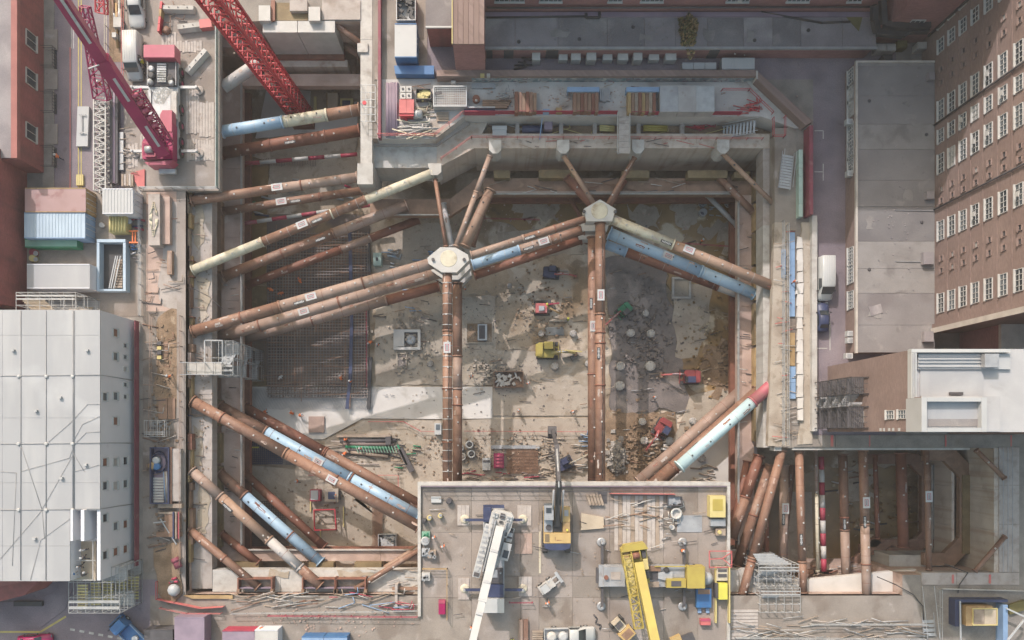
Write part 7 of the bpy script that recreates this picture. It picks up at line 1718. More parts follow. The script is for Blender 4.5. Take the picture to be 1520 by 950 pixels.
# stair and lift corner at bottom right
stair('grey metal stair leading down beside the basin south wall',(1372,868),(1380,945),1.6,-.6,.4,12)
t = thing('lift_cage','yellow topped cage inside blue frames at the bottom right corner','cage',P(1457,915,.05))
G().pb(1434,900,1474,929,2.2,.3).to('cage_body','ochre',t); G().pb(1446,904,1461,927,2.26,2.2).to('lid','timber',t); G().pb(1461.4,904,1479,927,2.26,2.2).to('lid','ply',t)
for r in ((1445,903,1480,904.4),(1445,927.2,1480,928.6),(1444,903,1445,928.6),(1480.2,903,1481.2,928.6)): G().pb(*r,2.36,2.2).to('lid_frame','yellow_pale',t)
for r in ((1418,894,1425,930),(1489,898,1496,955),(1418,890,1496,894)): G().pb(*r,1.6,.06).to('blue_frame','blue_board' if r[0]!=1418 else 'dark_blue',t)
G().bar(P(1425,892,1.9),P(1426,950,1.9),.16).to('pole','galv',t); G().bar(P(1494,903,2),P(1520,915,2),.2).to('pole','paint_white',t); G().bar(P(1496,950,2),P(1520,920,2),.2).to('pole','paint_white',t)
tag(G().prism([tuple(P(x,y,.3)[:2]) for x,y in ((1496,898),(1520,890),(1520,905),(1498,912))],.06,.5).to('moss_bale','moss'),'mossy green bale at the lower right frame edge','bale')
rail('thin steel rail around the lift corner',[(1392,874),(1392,950)],.08,1.1,'scaff',rails=2); rail('white sheeted rail on the south capping beam',[(1395,873),(1515,876)],.1,.6,'conc_white',rails=2,th=.12)
heap('loose poles and clamps beside the lower scaffold tower',1090,915,1180,945,.1,22,('galv','scaff','timber'),(1,3.5),.05,'poles','poles',False,51)
g = G()
for k in range(9): g.pb(1085,905+k*5,1125,909+k*5,.1-.01*(k%2),.04)
tag(g.to('slatted_deck','planks'),'slatted boards at the foot of the platform lower right corner','boards')
# cables over the right basin
g = G().path([P(x,y,.3) for x,y in ((1302,856),(1330,868),(1355,882),(1370,900),(1371,920))],.07,5).path([P(x,y,.3) for x,y in ((1402,837),(1437,850),(1424,868),(1422,880))],.06,5)
tag(g.to('cable','black'),'loose black cable draped over the walls south of the right basin','cable')
g = G().path([P(x,y,-.6) for x,y in ((262,424),(290,430),(310,440),(330,458))],.05,5); tag(g.to('cable','dark'),'thin dark cable crossing the left capping beam','cable')
# ---- platform clutter ----
def pad(label,x0,y0,x1,y1,mt,zt=.62): 
    t = thing('outrigger_mat',label,'mat',P(x0,y0,.5),'mats on the platform'); n=3
    for k in range(n): G().pb(x0+(x1-x0)*k/n,y0,x0+(x1-x0)*(k+1)/n-.3,y1,zt-.01*k,.5).to('plank',mt,t)
pad('mat under the upper left outrigger of the white crane',679,750,697,780,'planks'); pad('mat under the upper right outrigger of the white crane',768,750,789,780,'planks'); pad('mat under the lower left outrigger of the white crane',680,858,697,890,'conc'); pad('mat under the lower right outrigger of the white crane',770,856,790,885,'planks'); pad('square brown plate right of the white crane body',764,792,790,822,'conc_brown')
tag(G().prism([tuple(P(x,y,.9)[:2]) for x,y in ((863,762),(896,768),(897,784),(862,787))],.5,.9).to('ply_stack','ply'),'pale ply sheet stack right of the long reach excavator','ply stack')
t = thing('pallet','pallet of pale timber above the ply sheet stack','pallet',P(884,741,.5)); 
for k in range(5): G().obox(P(874+k*4.6,742,.75),(.33,1.5,.5),.3).to('timber_piece','timber',t)
t = thing('pallet','dark framed pallet beside the pale timber pallet','pallet',P(893,742,.5)); G().pb(887,730,901,747,.56,.5).to('tray','dark',t)
t = thing('small_loader','small white machine parked at an angle on the platform','loader',P(812,868,.52)); M = MX(P(812,868,.52),-.95)
G(M).box(-.6,-1.2,.3,.6,1.0,1.0).to('body','node',t); G(M).box(-.5,-.9,1.02,.5,.1,1.6).to('cab','glass_grey',t); G(M).box(-.52,-.9,1.62,.52,.1,1.7).to('cab_roof','white',t); G(M).bar((-.4,.3,1),(-.4,1.9,.6),.18).to('arm','white',t); G(M).bar((.4,.3,1),(.4,1.9,.6),.18).to('arm','white',t); G(M).box(-.8,1.7,.1,.8,2.1,.7).to('bucket','galv',t)
for s in (-1,1):
    for y in (-.7,.6): wheel(t,M,s*.65,y,.35,.35,.25)
t = thing('telehandler','cream dumper parked askew beside the yellow crane boom','dumper',P(920,930,.52)); M = MX(P(922,930,.52),.75)
G(M).prism([(-.9,-1.6),(.9,-1.6),(1.0,-.2),(-1.0,-.2)],.5,1.5).to('skip_bucket','exc_yellow',t); G(M).box(-.7,-1.4,1.5,.7,-.4,1.53).to('load','steel_brown',t); G(M).box(-.6,-.15,.5,.6,1.5,1.1).to('chassis','prop_cream',t); G(M).box(-.5,.3,1.12,.5,.9,1.3).to('seat','dark',t); G(M).box(-.6,1.1,1.12,.6,1.6,1.35).to('engine_cover','ply',t)
for s in (-1,1):
    for y in (-1.0,1.1): wheel(t,M,s*.85,y,.45,.45,.35)
t = thing('telehandler','yellow topped dumper cut off by the bottom frame edge','dumper',P(1012,950,.52)); M = MX(P(1012,948,.52),-1.2); G(M).prism([(-.9,-1.6),(.9,-1.6),(1.0,-.2),(-1.0,-.2)],.5,1.4).to('skip_bucket','exc_yellow',t); G(M).box(-.6,-.15,.5,.6,1.5,1.1).to('chassis','dark',t)
t = thing('generator','yellow generator in the upper right corner of the platform','generator',P(1064,752,.52)); G().pb(1054,736,1077,768,2.0,.52).to('case','yellow_pale',t); G().pb(1058,741,1073,758,2.05,2.0).to('lid','yellow',t); G().pb(1055,771,1077,781,1.5,.52).to('fuel_tank','steel',t)
t = thing('small_compressor','small pale compressor below the yellow generator','compressor',P(1070,790,.52)); G().pb(1063,785,1077,795,1.3,.52).to('case','timber',t); G().lathe(P(1068,790,1.3),[(.3,0),(.25,.2)],10).to('filter','yellow_pale',t)
t = thing('access_platform','yellow scissor machine on the lower right of the platform','access platform',P(1071,870,.52)); G().pb(1064,842,1080,862,1.4,.52).to('tray','prop_cream',t); G().pb(1066,845,1079,849,1.45,1.4).to('slot','dark',t); G().pb(1066,852,1079,857,1.45,1.4).to('slot','dark',t); G().pb(1067,866,1080,890,1.9,.52).to('body','yellow_hi',t); G().pb(1062,866,1070,888,1.6,.52).to('engine','dark',t); G().pb(1062,842,1064,925,1.2,.6).to('rail','yellow_pale',t); G().pb(1082,842,1084,925,1.6,.9).to('rail','yellow_pale',t)
t = thing('skip','blue tipping bin with brown load beside the yellow crane cab','bin',P(1044,890,.52)); G().pb(1034,874,1056,902,1.3,.52).to('body','blue',t); G().pb(1036,875,1054,882,1.34,1.3).to('load','steel_brown',t); G().pb(1036,903,1041,910,.8,.52).to('fork_pocket','blue_board',t); G().pb(1048,903,1053,910,.8,.52).to('fork_pocket','blue_board',t)
t = thing('site_box','faded pink box by the lower right platform edge','box',P(1047,924,.52)); G().pb(1040,919,1055,928,1.2,.52).to('body','red_faded',t); G().pb(1040,918.6,1055,922,1.26,1.2).to('lid','pink',t)
t = thing('tank','silver dome tank right of the yellow crane cab','tank',P(1047,857,.52)); G().lathe(P(1047,857,.52),[(.8,0),(.85,.8),(.6,1.3),(.2,1.45)],14).to('shell','galv',t)
t = thing('barrier_gate','red and white barrier frame with crossed braces at the right platform edge','frame',P(1070,830,.52))
for a,b in (((1053,818),(1086,818)),((1053,842),(1086,842)),((1053,818),(1053,842)),((1086,818),(1086,842)),((1054,830),(1072,829)),((1072,829),(1086,820)),((1072,829),(1086,840))): G().bar(P(*a,1.5),P(*b,1.5),.12).to('bar','red_faded',t)
for x,y in ((1053,818),(1053,842),(1086,818),(1086,842)): G().bar(P(x,y,.5),P(x,y,1.5),.1).to('leg','red_faded',t)
t = thing('site_box','magenta box on the left strip of the platform','box',P(656,901,.52)); G().pb(651,891,661,912,1.1,.52).to('body','magenta',t); G().pb(651,891,661,896,1.15,1.1).to('lid','pink',t)
t = thing('site_box','white box beside a dark drum at the upper left of the platform','box',P(648,741,.52)); G().pb(640,737,655,746,.8,.52).to('body','paint_white',t); G().pb(640.5,737.4,654.5,740,.84,.8).to('lid','white',t)
tag(G().lathe(P(667,743,.52),[(.45,0),(.45,.7),(.3,.75)],10).to('drum','dark'),'dark drum beside the white box on the platform','drum')
for k,(x,y,mt,lb) in enumerate(((632,795,'green','green bin'),(632,820,'galv','grey clutter box'),(641,823,'timber','small brown crate'),(632,856,'node','white crate of fittings'))):
    t = thing('crate',lb+' along the left platform kerb','crate',P(x,y,.52),'crates along the platform kerb'); G().pb(x-6,y-6,x+6,y+6,1.0+.1*k,.52).to('body',mt,t)
    g = G(); rr_ = random.Random(k)
    for q in range(7): g.obox(P(x-4+8*rr_.random(),y-4+8*rr_.random(),1.08+.1*k),(.5,.2,.14),rr_.random()*3)
    stuff(g.to('contents','steel' if k else 'green_deep',t))
heap('clamps and chains scattered at the right of the timber mats',978,745,1010,800,.55,16,('node','steel','dark'),(.4,1.6),.06,'chains','chains',True,61)
heap('loose battens scattered over the timber mats',905,740,975,812,.62,22,('timber','steel_brown','node'),(.8,3.0),.06,'battens','timber',False,62)
skip('grey open bin of wire at the right of the timber mats',991,737,1013,751,.52,1.3,'dark','steel')
t = thing('wire_basket','round white wire basket beside the grey bin','basket',P(1003,762,.52)); G().lathe(P(1003,762,.52),[(.7,0),(.8,.5),(.55,.52),(.5,.1)],12).to('rim','node',t)
tag(G().pb(1005,765,1042,790,.56,.5).to('steel_plate','steel'),'grey steel plate on the platform below the generator','plate')
tag(G().pb(947,743,956,751,.75,.5).to('manhole','dark'),'dark square pit cover in the middle of the timber mats','cover')
t = thing('timber_stack','brown steel girder on the platform left of the white pickup','girder',P(775,935,.52)); G().pb(770,920,776,960,.95,.52).to('flange','rust_pale',t); G().pb(777,920,784,960,.9,.52).to('flange','rust',t)
t = thing('pallet','timber pallet behind the white pickup','pallet',P(797,942,.52)); 
for k in range(5): G().pb(790,937+k*3.2,806,939.5+k*3.2,.8,.52).to('slat','timber',t)
tag(G().path([P(x,y,.6) for x,y in ((881,912),(886,918),(884,925),(892,928),(890,934))],.1,6).to('hose','dark'),'dark hose dropped on the platform beside the cream dumper','hose')
rail('red barrier behind the white crane cab',[(756,893),(790,893)],.52,.9,'hoard_red',rails=2)
tag(G().pb(800,789,803,851,.58,.5).to('edge_strip','prop_cream'),'cream timber strip on the platform left of the excavator','timber')
# ================= PIT FLOOR =================
def rebar(label,x0,y0,x1,y1,z,sp,mt='rebar',r=.035,both=True,slant=0.0):
    a = P(x0,y1,z); b = P(x1,y0,z); g = G(); n = int((b.x-a.x)/sp)
    for k in range(n+1): x = a.x+k*sp; g.bar((x,a.y+.4*noise.noise(Vector((x,0,0))),z+r),(x+slant,b.y+.4*noise.noise(Vector((x,9,0))),z+r),r*2)
    if both:
        n = int((b.y-a.y)/sp)
        for k in range(n+1): y = a.y+k*sp; g.bar((a.x+.5*noise.noise(Vector((0,y,0))),y,z+r*3.2),(b.x+.5*noise.noise(Vector((5,y,0))),y,z+r*3.2),r*2)
    return stuff(g.to('rebar_mat',mt),label,'rebar')
sheet('rebar_bed', [(396,318),(548,318),(548,575),(396,575)], FZ+.245, 'rebar_bed', .5)
rebar('wide dark grid of reinforcement bars on the left pit floor',398,345,546,590,FZ+.75,.45,'mesh_grey',.05)
rebar('lower layer of the wide reinforcement grid',398,345,546,590,FZ+.35,.6,'rebar_rust',.05)
rebar('bright steel reinforcement fringe lying on the white slab',368,577,552,607,FZ+.5,.22,'steel',.03,False,.9)
rebar('reinforcement panel in shade near the short props',370,470,398,560,FZ+.5,.3,'rebar')
rebar('brown reinforcement mat beside the excavator boom',753,668,799,702,FZ+.4,.22,'rebar_rust',.04)
rebar('dark reinforcement cage below the second blue prop',366,744,425,815,FZ+.6,.35,'rebar',.05)
rebar('dark reinforcement at the upper end of the mat',360,236,470,246,FZ+.6,.25,'rebar',.04,False)
rebar('starter bars standing along the lower left floor edge',553,708,568,820,FZ+.6,.16,'rebar_rust',.03,True)
t = thing('drain_channel','dark channel along the right edge of the rebar mat','channel',P(522,470,FZ+.8))
q = [(519,330),(521,420),(522,480),(520,560),(515,607)]
for a,b in zip(q,q[1:]): G().bar(P(*a,FZ+.95),P(*b,FZ+.95),.5,.2).to('channel_run','dark_blue',t)
t = thing('drain_channel','black kerb form at the outer edge of the rebar mat','channel',P(548,560,FZ+.4))
q = [(545,345),(548,420)]; G().bar(P(*q[0],FZ+.6),P(*q[1],FZ+.6),.7,.4).to('channel_run','black',t); q = [(550,530),(547,608)]; G().bar(P(*q[0],FZ+.6),P(*q[1],FZ+.6),.5,.4).to('channel_run','black',t)
for k,(x,y,r) in enumerate(((702,510,0),(639,540,.45),(803,496,.45),(850,496,.5),(823,544,.55),(872,540,.5),(935,495,.6),(965,496,.6),(920,544,.65),(964,544,.75),(919,573,.7),(952,626,.55),(955,654,.58),(992,654,.58),(1027,625,.5),(1040,680,.6),(957,466,.5),(756,425,.35),(1028,312,.0))):
    if r == 0: continue
    t = thing('pile_head',['','pale pile head right of the sump pit','pile head at the left end of the steel bundle','pile head right of the steel bundle','pile head below the yellow excavator','pile head half hidden by the right uprights','pile head on dark soil nearest the uprights','pile head on dark soil right of its twin','broad pile head in the middle of the dark soil','broadest rough pile head on the dark soil','bright domed pile head at the foot of the dark soil','pile head left of the navy cabbed red excavator','pile head below left of the navy cabbed excavator','pile head right of the navy cabbed red excavator','pile head at the edge of the brown mud','pile head beside the foot of the mint prop','pile head near the dark green excavator','small round pile head below the linked nodes'][k],'pile',P(x,y,FZ),'concrete pile heads in the pit floor')
    c = P(x,y,FZ); rr_ = random.Random(k); n=14
    G().loft([[(c.x+math.cos(2*PI*i/n)*r*s*(1+.1*rr_.random()),c.y+math.sin(2*PI*i/n)*r*s*(1+.1*rr_.random()),FZ+z+.06*rr_.random()) for i in range(n)] for s,z in ((1.05,0),(1.0,.9),(.92,1.02),(.4,1.08))],False).to('pile_concrete','conc_white',t)
    g = G()
    for i in range(6): a=i*PI/3+k; g.tube((c.x+math.cos(a)*r*.65,c.y+math.sin(a)*r*.65,FZ+.9),(c.x+math.cos(a)*r*.75,c.y+math.sin(a)*r*.75,FZ+1.5),.035,5)
    stuff(g.to('starter_bar','rebar_rust',t))
def pit(label,x0,y0,x1,y1,zt,rim,mt,well='black'):
    t = thing('sump_pit',label,'sump',P((x0+x1)/2,(y0+y1)/2,FZ))
    for r in ((x0,y0,x1,y0+rim),(x0,y1-rim,x1,y1),(x0,y0+rim+.1,x0+rim*1.6,y1-rim-.1),(x1-rim,y0+rim+.1,x1,y1-rim-.1)): G().pb(*r,zt,FZ).to('rim',mt,t)
    G().pb(x0+rim*1.6,y0+rim,x1-rim,y1-rim,FZ+.3,FZ).to('well',well,t)
    return t
t = pit('white sump pit with dark well left of the left uprights',584,489,624,519,FZ+.8,4,'slab_white','soil_dark'); G().lathe(P(610,504,FZ+.3),[(.8,0),(.8,.3),(.5,.32)],14).to('pump','steel',t); G().pb(586,493,600,514,FZ+.85,FZ).to('rim_slab','slab_white',t)
pit('square pit with pale box right of the left uprights',690,478,732,510,FZ+.4,2,'slab_grey','soil_brown')
t = thing('site_box','grey open box inside the square pit','box',P(716,492,FZ)); G().pb(709,481,723,505,FZ+1.2,FZ+.3).to('body','galv',t); G().pb(711,483,720,503,FZ+1.22,FZ+1.2).to('well','dark',t)
pit('shallow concrete pocket below the white sump pit',588,524,604,546,FZ+.45,1.5,'slab_grey','soil_dark')
t = thing('concrete_surround','pale rectangular concrete frame by the blue prop foot','frame',P(1011,426,FZ)); 
for r in ((998,411,1026,414),(998,440,1026,443),(998,414.1,1001,439.9),(1023,414.1,1026,439.9)): G().pb(*r,FZ+.8,FZ).to('side','conc_white',t)
G().pb(1001,414,1023,440,FZ+.4,FZ).to('bed','slab_grey',t)
skip('skip of rubble and pale debris in the middle of the pit',733,551,777,575,FZ+.2,FZ+1.3,'steel_brown','conc_white')
t = thing('drill_rig','small red drilling rig below the dark mini excavator','rig',P(808,457,FZ)); G().pb(795,450,812,464,FZ+1.6,FZ+.5).to('body','red_faded',t); G().pb(800,454,808,461,FZ+1.9,FZ+1.6).to('engine','galv',t); G().bar(P(812,455,FZ+1.5),P(832,466,FZ+1.2),.25).to('mast','ochre',t); G().bar(P(812,452,FZ+1.6),P(830,450,FZ+1.2),.2).to('mast','hoard_red',t); G().pb(793,446,816,449,FZ+.6,FZ+.2).to('track','rubber',t); G().pb(793,465,816,468,FZ+.6,FZ+.2).to('track','rubber',t); G().pb(813,445,818,451,FZ+1.5,FZ+.5).to('control_box','dark',t)
tubes('bundle of grey steel bars above the yellow excavator',808,485,838,498,7,.07,FZ+.25,'galv','x','bar_bundle',2)
tag(G().tube(P(815,476,FZ+.45),P(842,476,FZ+.45),.2,10).to('pipe','slab_cream'),'pale pipe lying below the red drilling rig','pipe')
t = thing('breaker_attachment','grey machine buckets in front of the yellow excavator','bucket',P(848,524,FZ)); G().obox(P(842,524,FZ+.6),(1.8,1.2,.8),.2).to('bucket','slab_cream',t); G().obox(P(851,529,FZ+.5),(1.0,1.0,.7),.5).to('bucket','dark',t); G().bar(P(838,520,FZ+1.1),P(864,522,FZ+.9),.2).to('arm','yellow_pale',t)
# rubble, concrete chunks
def rubble(label,x0,y0,x1,y1,n,mt,s=(.15,.6),seed=1,z=FZ+.2,cat='rubble',h=.5):
    rr_ = random.Random(seed); g = G()
    for k in range(n):
        u,v = rr_.gauss(.5,.22),rr_.gauss(.5,.22); c = P(x0+(x1-x0)*u,y0+(y1-y0)*v,z); q = s[0]+(s[1]-s[0])*rr_.random()**2
        pts = []
        for i in (-1,1):
            for j in (-1,1):
                for l in (-1,1): pts.append((c.x+i*q*(.35+.3*rr_.random()),c.y+j*q*(.3+.3*rr_.random()),z+h*max(0,1-3*((u-.5)**2+(v-.5)**2))*rr_.random()+l*q*.35))
        g.add(pts,[(0,1,3,2),(4,6,7,5),(0,4,5,1),(2,3,7,6),(0,2,6,4),(1,5,7,3)])
    return stuff(g.to('rubble_heap',mt),label,cat)
rubble('grey broken concrete heap beside the foot of the right uprights',902,655,930,705,330,'rubble',(.2,.8),1,h=1.2)
rubble('scattered dark soil lumps around the broad pile heads',900,400,1005,600,420,'soil_dark',(.1,.5),2)
rubble('brown soil lumps among the lower pile heads',905,615,1000,710,300,'soil_brown',(.15,.6),3)
rubble('pale debris patch below the pale box pit',690,525,760,575,160,'slab_cream',(.15,.6),4)
rubble('debris scattered over the middle of the pit floor',740,390,876,520,220,'soil_brown',(.08,.35),5)
rubble('debris around the white sump pit',560,445,655,570,260,'slab_grey',(.1,.45),6)
rubble('debris and mud lumps on the brown wet floor',1000,420,1095,600,160,'mud',(.1,.4),7)
rubble('small debris along the lower pit floor',600,630,870,712,260,'timber',(.08,.4),8)
rubble('rubble along the foot of the dark right wall',1060,470,1095,600,90,'soil_brown',(.2,.6),10)
rubble('debris on the shaded floor of the right basin',1225,700,1420,830,160,'mud',(.1,.5),11)
rubble('small litter over the crane platform',640,740,1070,940,260,'timber',(.05,.2),12,.52,h=.05)
rubble('small litter over the upper deck',600,122,1120,166,260,'conc_brown',(.05,.25),13,.28,h=.05)
rubble('small litter over the crane deck',200,10,318,275,200,'timber',(.05,.22),14,.18,h=.05)
rubble('clods and litter along the left margin of the pit',216,470,268,860,320,'soil_brown',(.06,.35),15,.06,h=.12)
rubble('litter along the bottom walkway',350,892,620,945,200,'conc_brown',(.05,.25),16,.05,h=.06)
# floor equipment in the lower pit
t = thing('green_machine','long green reinforcement rig in the lower pit','rig',P(560,665,FZ))
for k in range(5): G().tube(P(505+k*4,655+k*4,FZ+.6),P(588-k*3,654+k*6,FZ+.6),.28,8).to('cage_roll',('dark','rebar','green_deep','dark','timber')[k],t)
G().bar(P(594,666,FZ+.9),P(612,700,FZ+.9),.9,.5).to('leg_frame','dark',t); G().bar(P(590,660,FZ+1.0),P(604,690,FZ+1.0),.25,.3).to('leg_frame','green_deep',t); G().pb(500,645,580,649,FZ+.9,FZ+.2).to('beam','timber',t); G().pb(572,648,580,660,FZ+1.3,FZ+.2).to('box','dark',t)
g = G()
for k in range(14): g.bar(P(528+k*4.4,662,FZ+1.1),P(532+k*4.4,672,FZ+1.1),.12)
g.to('comb_bars','green',t)
heap('timber battens left of the green rig',502,650,585,690,FZ+.25,22,('timber','planks','dark'),(1.5,5.5),.09,'battens','timber',False,71)
heap('battens and hoses around the right foot of the green rig',585,660,620,700,FZ+.25,14,('timber','dark','green_deep'),(.6,2.2),.1,'battens','timber',False,72)
tag(G().pb(458,618,481,642,FZ+.6,FZ).to('pit_cover','conc_brown'),'square brown pit cover at the end of the white slab','cover')
for x,y,mt,lb in ((683,665,'paint_white','upper left of four white bulk bags'),(697,660,'paint_white','upper right of four white bulk bags'),(700,674,'paint_white','lower right of four white bulk bags'),(686,678,'node','lower left of four white bulk bags')):
    t = thing('bulk_bag',lb+' right of the left uprights','bag',P(x,y,FZ+.2),'white bulk bags on the pit floor'); G().lathe(P(x,y,FZ+.2),[(.5,0),(.65,.4),(.62,.9),(.5,1.0),(.42,.75)],10).to('bag',mt,t); G().lathe(P(x,y,FZ+.95),[(.4,0),(.1,.08)],8).to('fill','dark' if mt!='node' else 'conc',t)
t = thing('site_box','magenta crate below the white bulk bags','box',P(741,685,FZ)); G().pb(733,673,748,695,FZ+1.1,FZ+.2).to('body','magenta',t)
for k in range(4): G().pb(735,675+k*5,746,678+k*5,FZ+1.3,FZ+1.1).to('slat','pink',t)
t = thing('site_box','white toolbox left of the magenta crate','box',P(722,689,FZ)); G().pb(716,680,728,698,FZ+1.0,FZ+.2).to('body','white',t); G().pb(717,683,727,686,FZ+1.1,FZ+1.0).to('handle','dark',t)
tag(G().pb(729,661,801,666,FZ+.6,FZ+.2).to('steel_beam','steel'),'grey steel beam lying above the brown reinforcement mat','beam')
heap('blue and white hoses by the feet of the right uprights',862,645,876,665,FZ+.2,12,('blue_board','node','dark'),(.8,2),.08,'hoses','hoses',True,73)
heap('pale timber offcuts right of the excavator boom',840,655,876,700,FZ+.2,20,('slab_cream','timber','node'),(.8,2.6),.1,'offcuts','timber',False,74)
heap('timber and steel offcuts left of the excavator boom',800,645,830,710,FZ+.2,22,('timber','dark','slab_cream'),(.8,2.8),.09,'offcuts','timber',False,75)
heap('timber offcuts along the platform foot',690,700,800,716,FZ+.2,22,('timber','hoard_red','rebar'),(.8,2.6),.08,'offcuts','timber',False,76)
heap('pale timber pieces beside the foot of the mint prop',1030,690,1060,716,FZ+.2,14,('slab_cream','timber'),(.8,2.2),.12,'offcuts','timber',False,77)
heap('rubble sacks between the lower pile heads and the mint prop',965,650,995,705,FZ+.2,14,('slab_cream','node','soil_brown'),(.8,2.4),.2,'sacks','sacks',False,78)
t = thing('red_cage','bright red tubular lifting cage in the lower left pit','cage',P(482,772,FZ))
A = [(466,757),(497,756),(499,786),(467,787)]
for z in (FZ+.3,FZ+1.3,FZ+2.3):
    for i in range(4): G().bar(P(*A[i],z),P(*A[(i+1)%4],z),.16).to('cage_bar','red',t)
for i in range(4): G().bar(P(*A[i],FZ+.2),P(*A[i],FZ+2.3),.16).to('cage_bar','red',t); G().bar(P(*A[i],FZ+.3),P(*A[(i+1)%4],FZ+2.3),.1).to('cage_brace','red',t)
t = thing('site_box','white box with crimson side above the red lifting cage','box',P(468,734,FZ)); G().pb(460,727,475,744,FZ+1.4,FZ+.2).to('body','hoard_red',t); G().pb(461,728,472,742,FZ+1.5,FZ+1.4).to('lid','white',t)
t = thing('power_unit','pale framed power unit right of the white box','generator',P(492,734,FZ)); G().pb(482,726,502,745,FZ+1.5,FZ+.2).to('case','slab_cream',t); G().pb(487,730,497,741,FZ+1.55,FZ+1.5).to('grille','dark_blue',t); G().pb(502.3,729,505,742,FZ+1.1,FZ+.3).to('control','dark',t)
for x,y0,y1,lb in ((461,743,760,'short yellow post left of the red lifting cage'),(510,752,782,'tall yellow post right of the red lifting cage'),(476,787,800,'yellow post below the red lifting cage')): tag(G().bar(P(x,y0,FZ+.4),P(x,y1,FZ+.4),.16).to('yellow_pole','yellow_pale'),lb,'post')
skip('steel bin of tangled strip by the platform wall',561,793,588,815,FZ+.2,FZ+1.6,'galv','white')
t = thing('instrument_box','white control box beside the left uprights','box',P(650,637,FZ)); G().pb(645,628,655,645,FZ+1.4,FZ+.2).to('case','paint_white',t); G().pb(647,630,653,638,FZ+1.46,FZ+1.4).to('screen','glass_grey',t)
t = thing('instrument_box','pale green control box right of the rebar mat','box',P(559,385,FZ)); G().pb(554,375,566,394,FZ+1.5,FZ+.2).to('case','mintboard',t); G().pb(558,382,561,387,FZ+1.55,FZ+1.5).to('lock','dark',t)
heap('white hoses and tubs right of the pale green box',578,368,592,400,FZ+.2,8,('white','steel','blue_pale'),(.6,1.5),.14,'hoses','hoses',True,79)
for x,y,lb in ((1042,303,'upper of two white drums in the top right of the pit'),(1042,317,'lower of two white drums in the top right of the pit'),(1081,303,'white drum hidden under the grey corner brace')):
    t = thing('drum',lb,'drum',P(x,y,FZ+.2),'white drums on the mud'); G().lathe(P(x,y,FZ+.2),[(.6,0),(.6,.9),(.5,.95),(.45,.7)],14).to('shell','white',t); G().lathe(P(x,y,FZ+.85),[(.42,0),(.3,.05)],10).to('lid','dark_blue',t)
heap('white fittings beside the two white drums',1050,300,1068,322,FZ+.2,9,('white','galv'),(.3,.9),.08,'fittings','fittings',False,80)
t = thing('formwork_panel','ply shutter standing in the mast basin','formwork',P(492,150,FZ)); G().pb(485,138,501,166,FZ+1.8,FZ+.2).to('panel','ply',t); G().pb(484.5,138,486,166,FZ+1.9,FZ+.2).to('waling','ochre',t)
t = thing('formwork_panel','framed blue window like shutter in the mast basin','formwork',P(515,152,FZ)); G().pb(505,146,524,162,FZ+1.0,FZ+.2).to('frame','yellow_pale',t); G().pb(508,149,520,159,FZ+1.04,FZ+1.0).to('panel','dark_blue',t)
tag(G().bar(P(468,144,FZ+.6),P(468,165,FZ+.6),.4).to('yellow_beam','yellow_pale'),'short yellow beam standing near the mast foot','beam')
heap('blue and white gear stored under the upper props',362,295,400,325,FZ+.3,12,('dark_blue','white','green_deep'),(.8,2.4),.16,'gear','gear',False,81)
heap('gas bottles and gear under the plated upper props',425,268,520,300,FZ+.3,18,('steel','dark_blue','white','hoard_red'),(.8,2.2),.16,'gear','gear',False,82)
heap('timber offcuts under the slanting left props',560,365,650,400,FZ+.3,14,('timber','slab_cream','blue_board'),(.6,2),.1,'offcuts','timber',False,83)
heap('ladder pieces and cable by the white sump',560,430,640,480,FZ+.3,12,('timber','dark','blue_board'),(.6,2.6),.08,'offcuts','timber',False,84)
tag(G().pb(366,425,371,520,FZ+1.2,FZ+.2).to('blue_pipe','prop_blue'),'pale blue pipe standing against the left pit wall','pipe')
t = thing('yellow_cross','yellow cross shaped marker beside the dark left floor bay','marker',P(371,663,FZ)); G().bar(P(366,664,FZ+.8),P(384,664,FZ+.8),.2).to('arm','yellow_hi',t); G().bar(P(372,659,FZ+.8),P(372,672,FZ+.8),.2).to('arm','yellow_hi',t)
rebar('dark reinforcement bay left of the first diagonal props',364,650,420,688,FZ+.5,.3,'dark_blue',.05)
sheet('dark_bay',[(362,650),(420,650),(440,690),(362,690)],FZ+.23,'soil_dark',.5)
sheet('dark_bay',[(362,738),(425,738),(430,815),(362,815)],FZ+.235,'soil_dark',.5)

# clutter that lines the lower margin
heap('poles and boards lying on the walkway below the south wall pockets',345,880,470,900,.06,26,('timber','scaff','planks','rust'),(1.5,4.5),.06,'boards','timber',False,91)
heap('poles and hoses lying on the walkway left of the platform',470,880,615,905,.06,26,('timber','scaff','blue_board','hoard_red'),(1.2,4.0),.06,'boards','timber',True,92)
heap('battens scattered on the pale slab right of the south pockets',545,842,615,872,-1.95,10,('timber','planks'),(1.2,3.0),.07,'battens','timber',False,93)
heap('planks and bars across the walkway south of the right basin',1195,918,1365,950,.06,36,('planks','scaff','timber','steel'),(1.5,4.5),.06,'boards','timber',False,94)
heap('rusty bars and wedges on the lower ledge of the right basin',1200,840,1320,862,-9.4,22,('rust','timber','conc_white','rust_dark'),(1.0,4.0),.09,'bars','bars',False,95)
heap('pipes and cables running along the left capping beam',289,300,300,840,-1.95,26,('conc_brown','rust_pale','timber','dark'),(.6,2.4),.06,'fittings','fittings',False,96)
heap('hoses and fittings scattered on the inner left margin of the pit',216,300,262,840,.06,60,('timber','rust','planks','dark','rust_pale'),(.6,2.8),.06,'fittings','fittings',True,97)
heap('bars and hoses scattered along the right walkway',1155,340,1182,655,.08,40,('planks','scaff','mark_red','timber'),(.6,2.4),.05,'fittings','fittings',False,98)
heap('odd planks scattered over the crane platform',640,735,1070,935,.56,40,('planks','timber','steel','dark'),(.6,2.2),.05,'boards','timber',False,99)
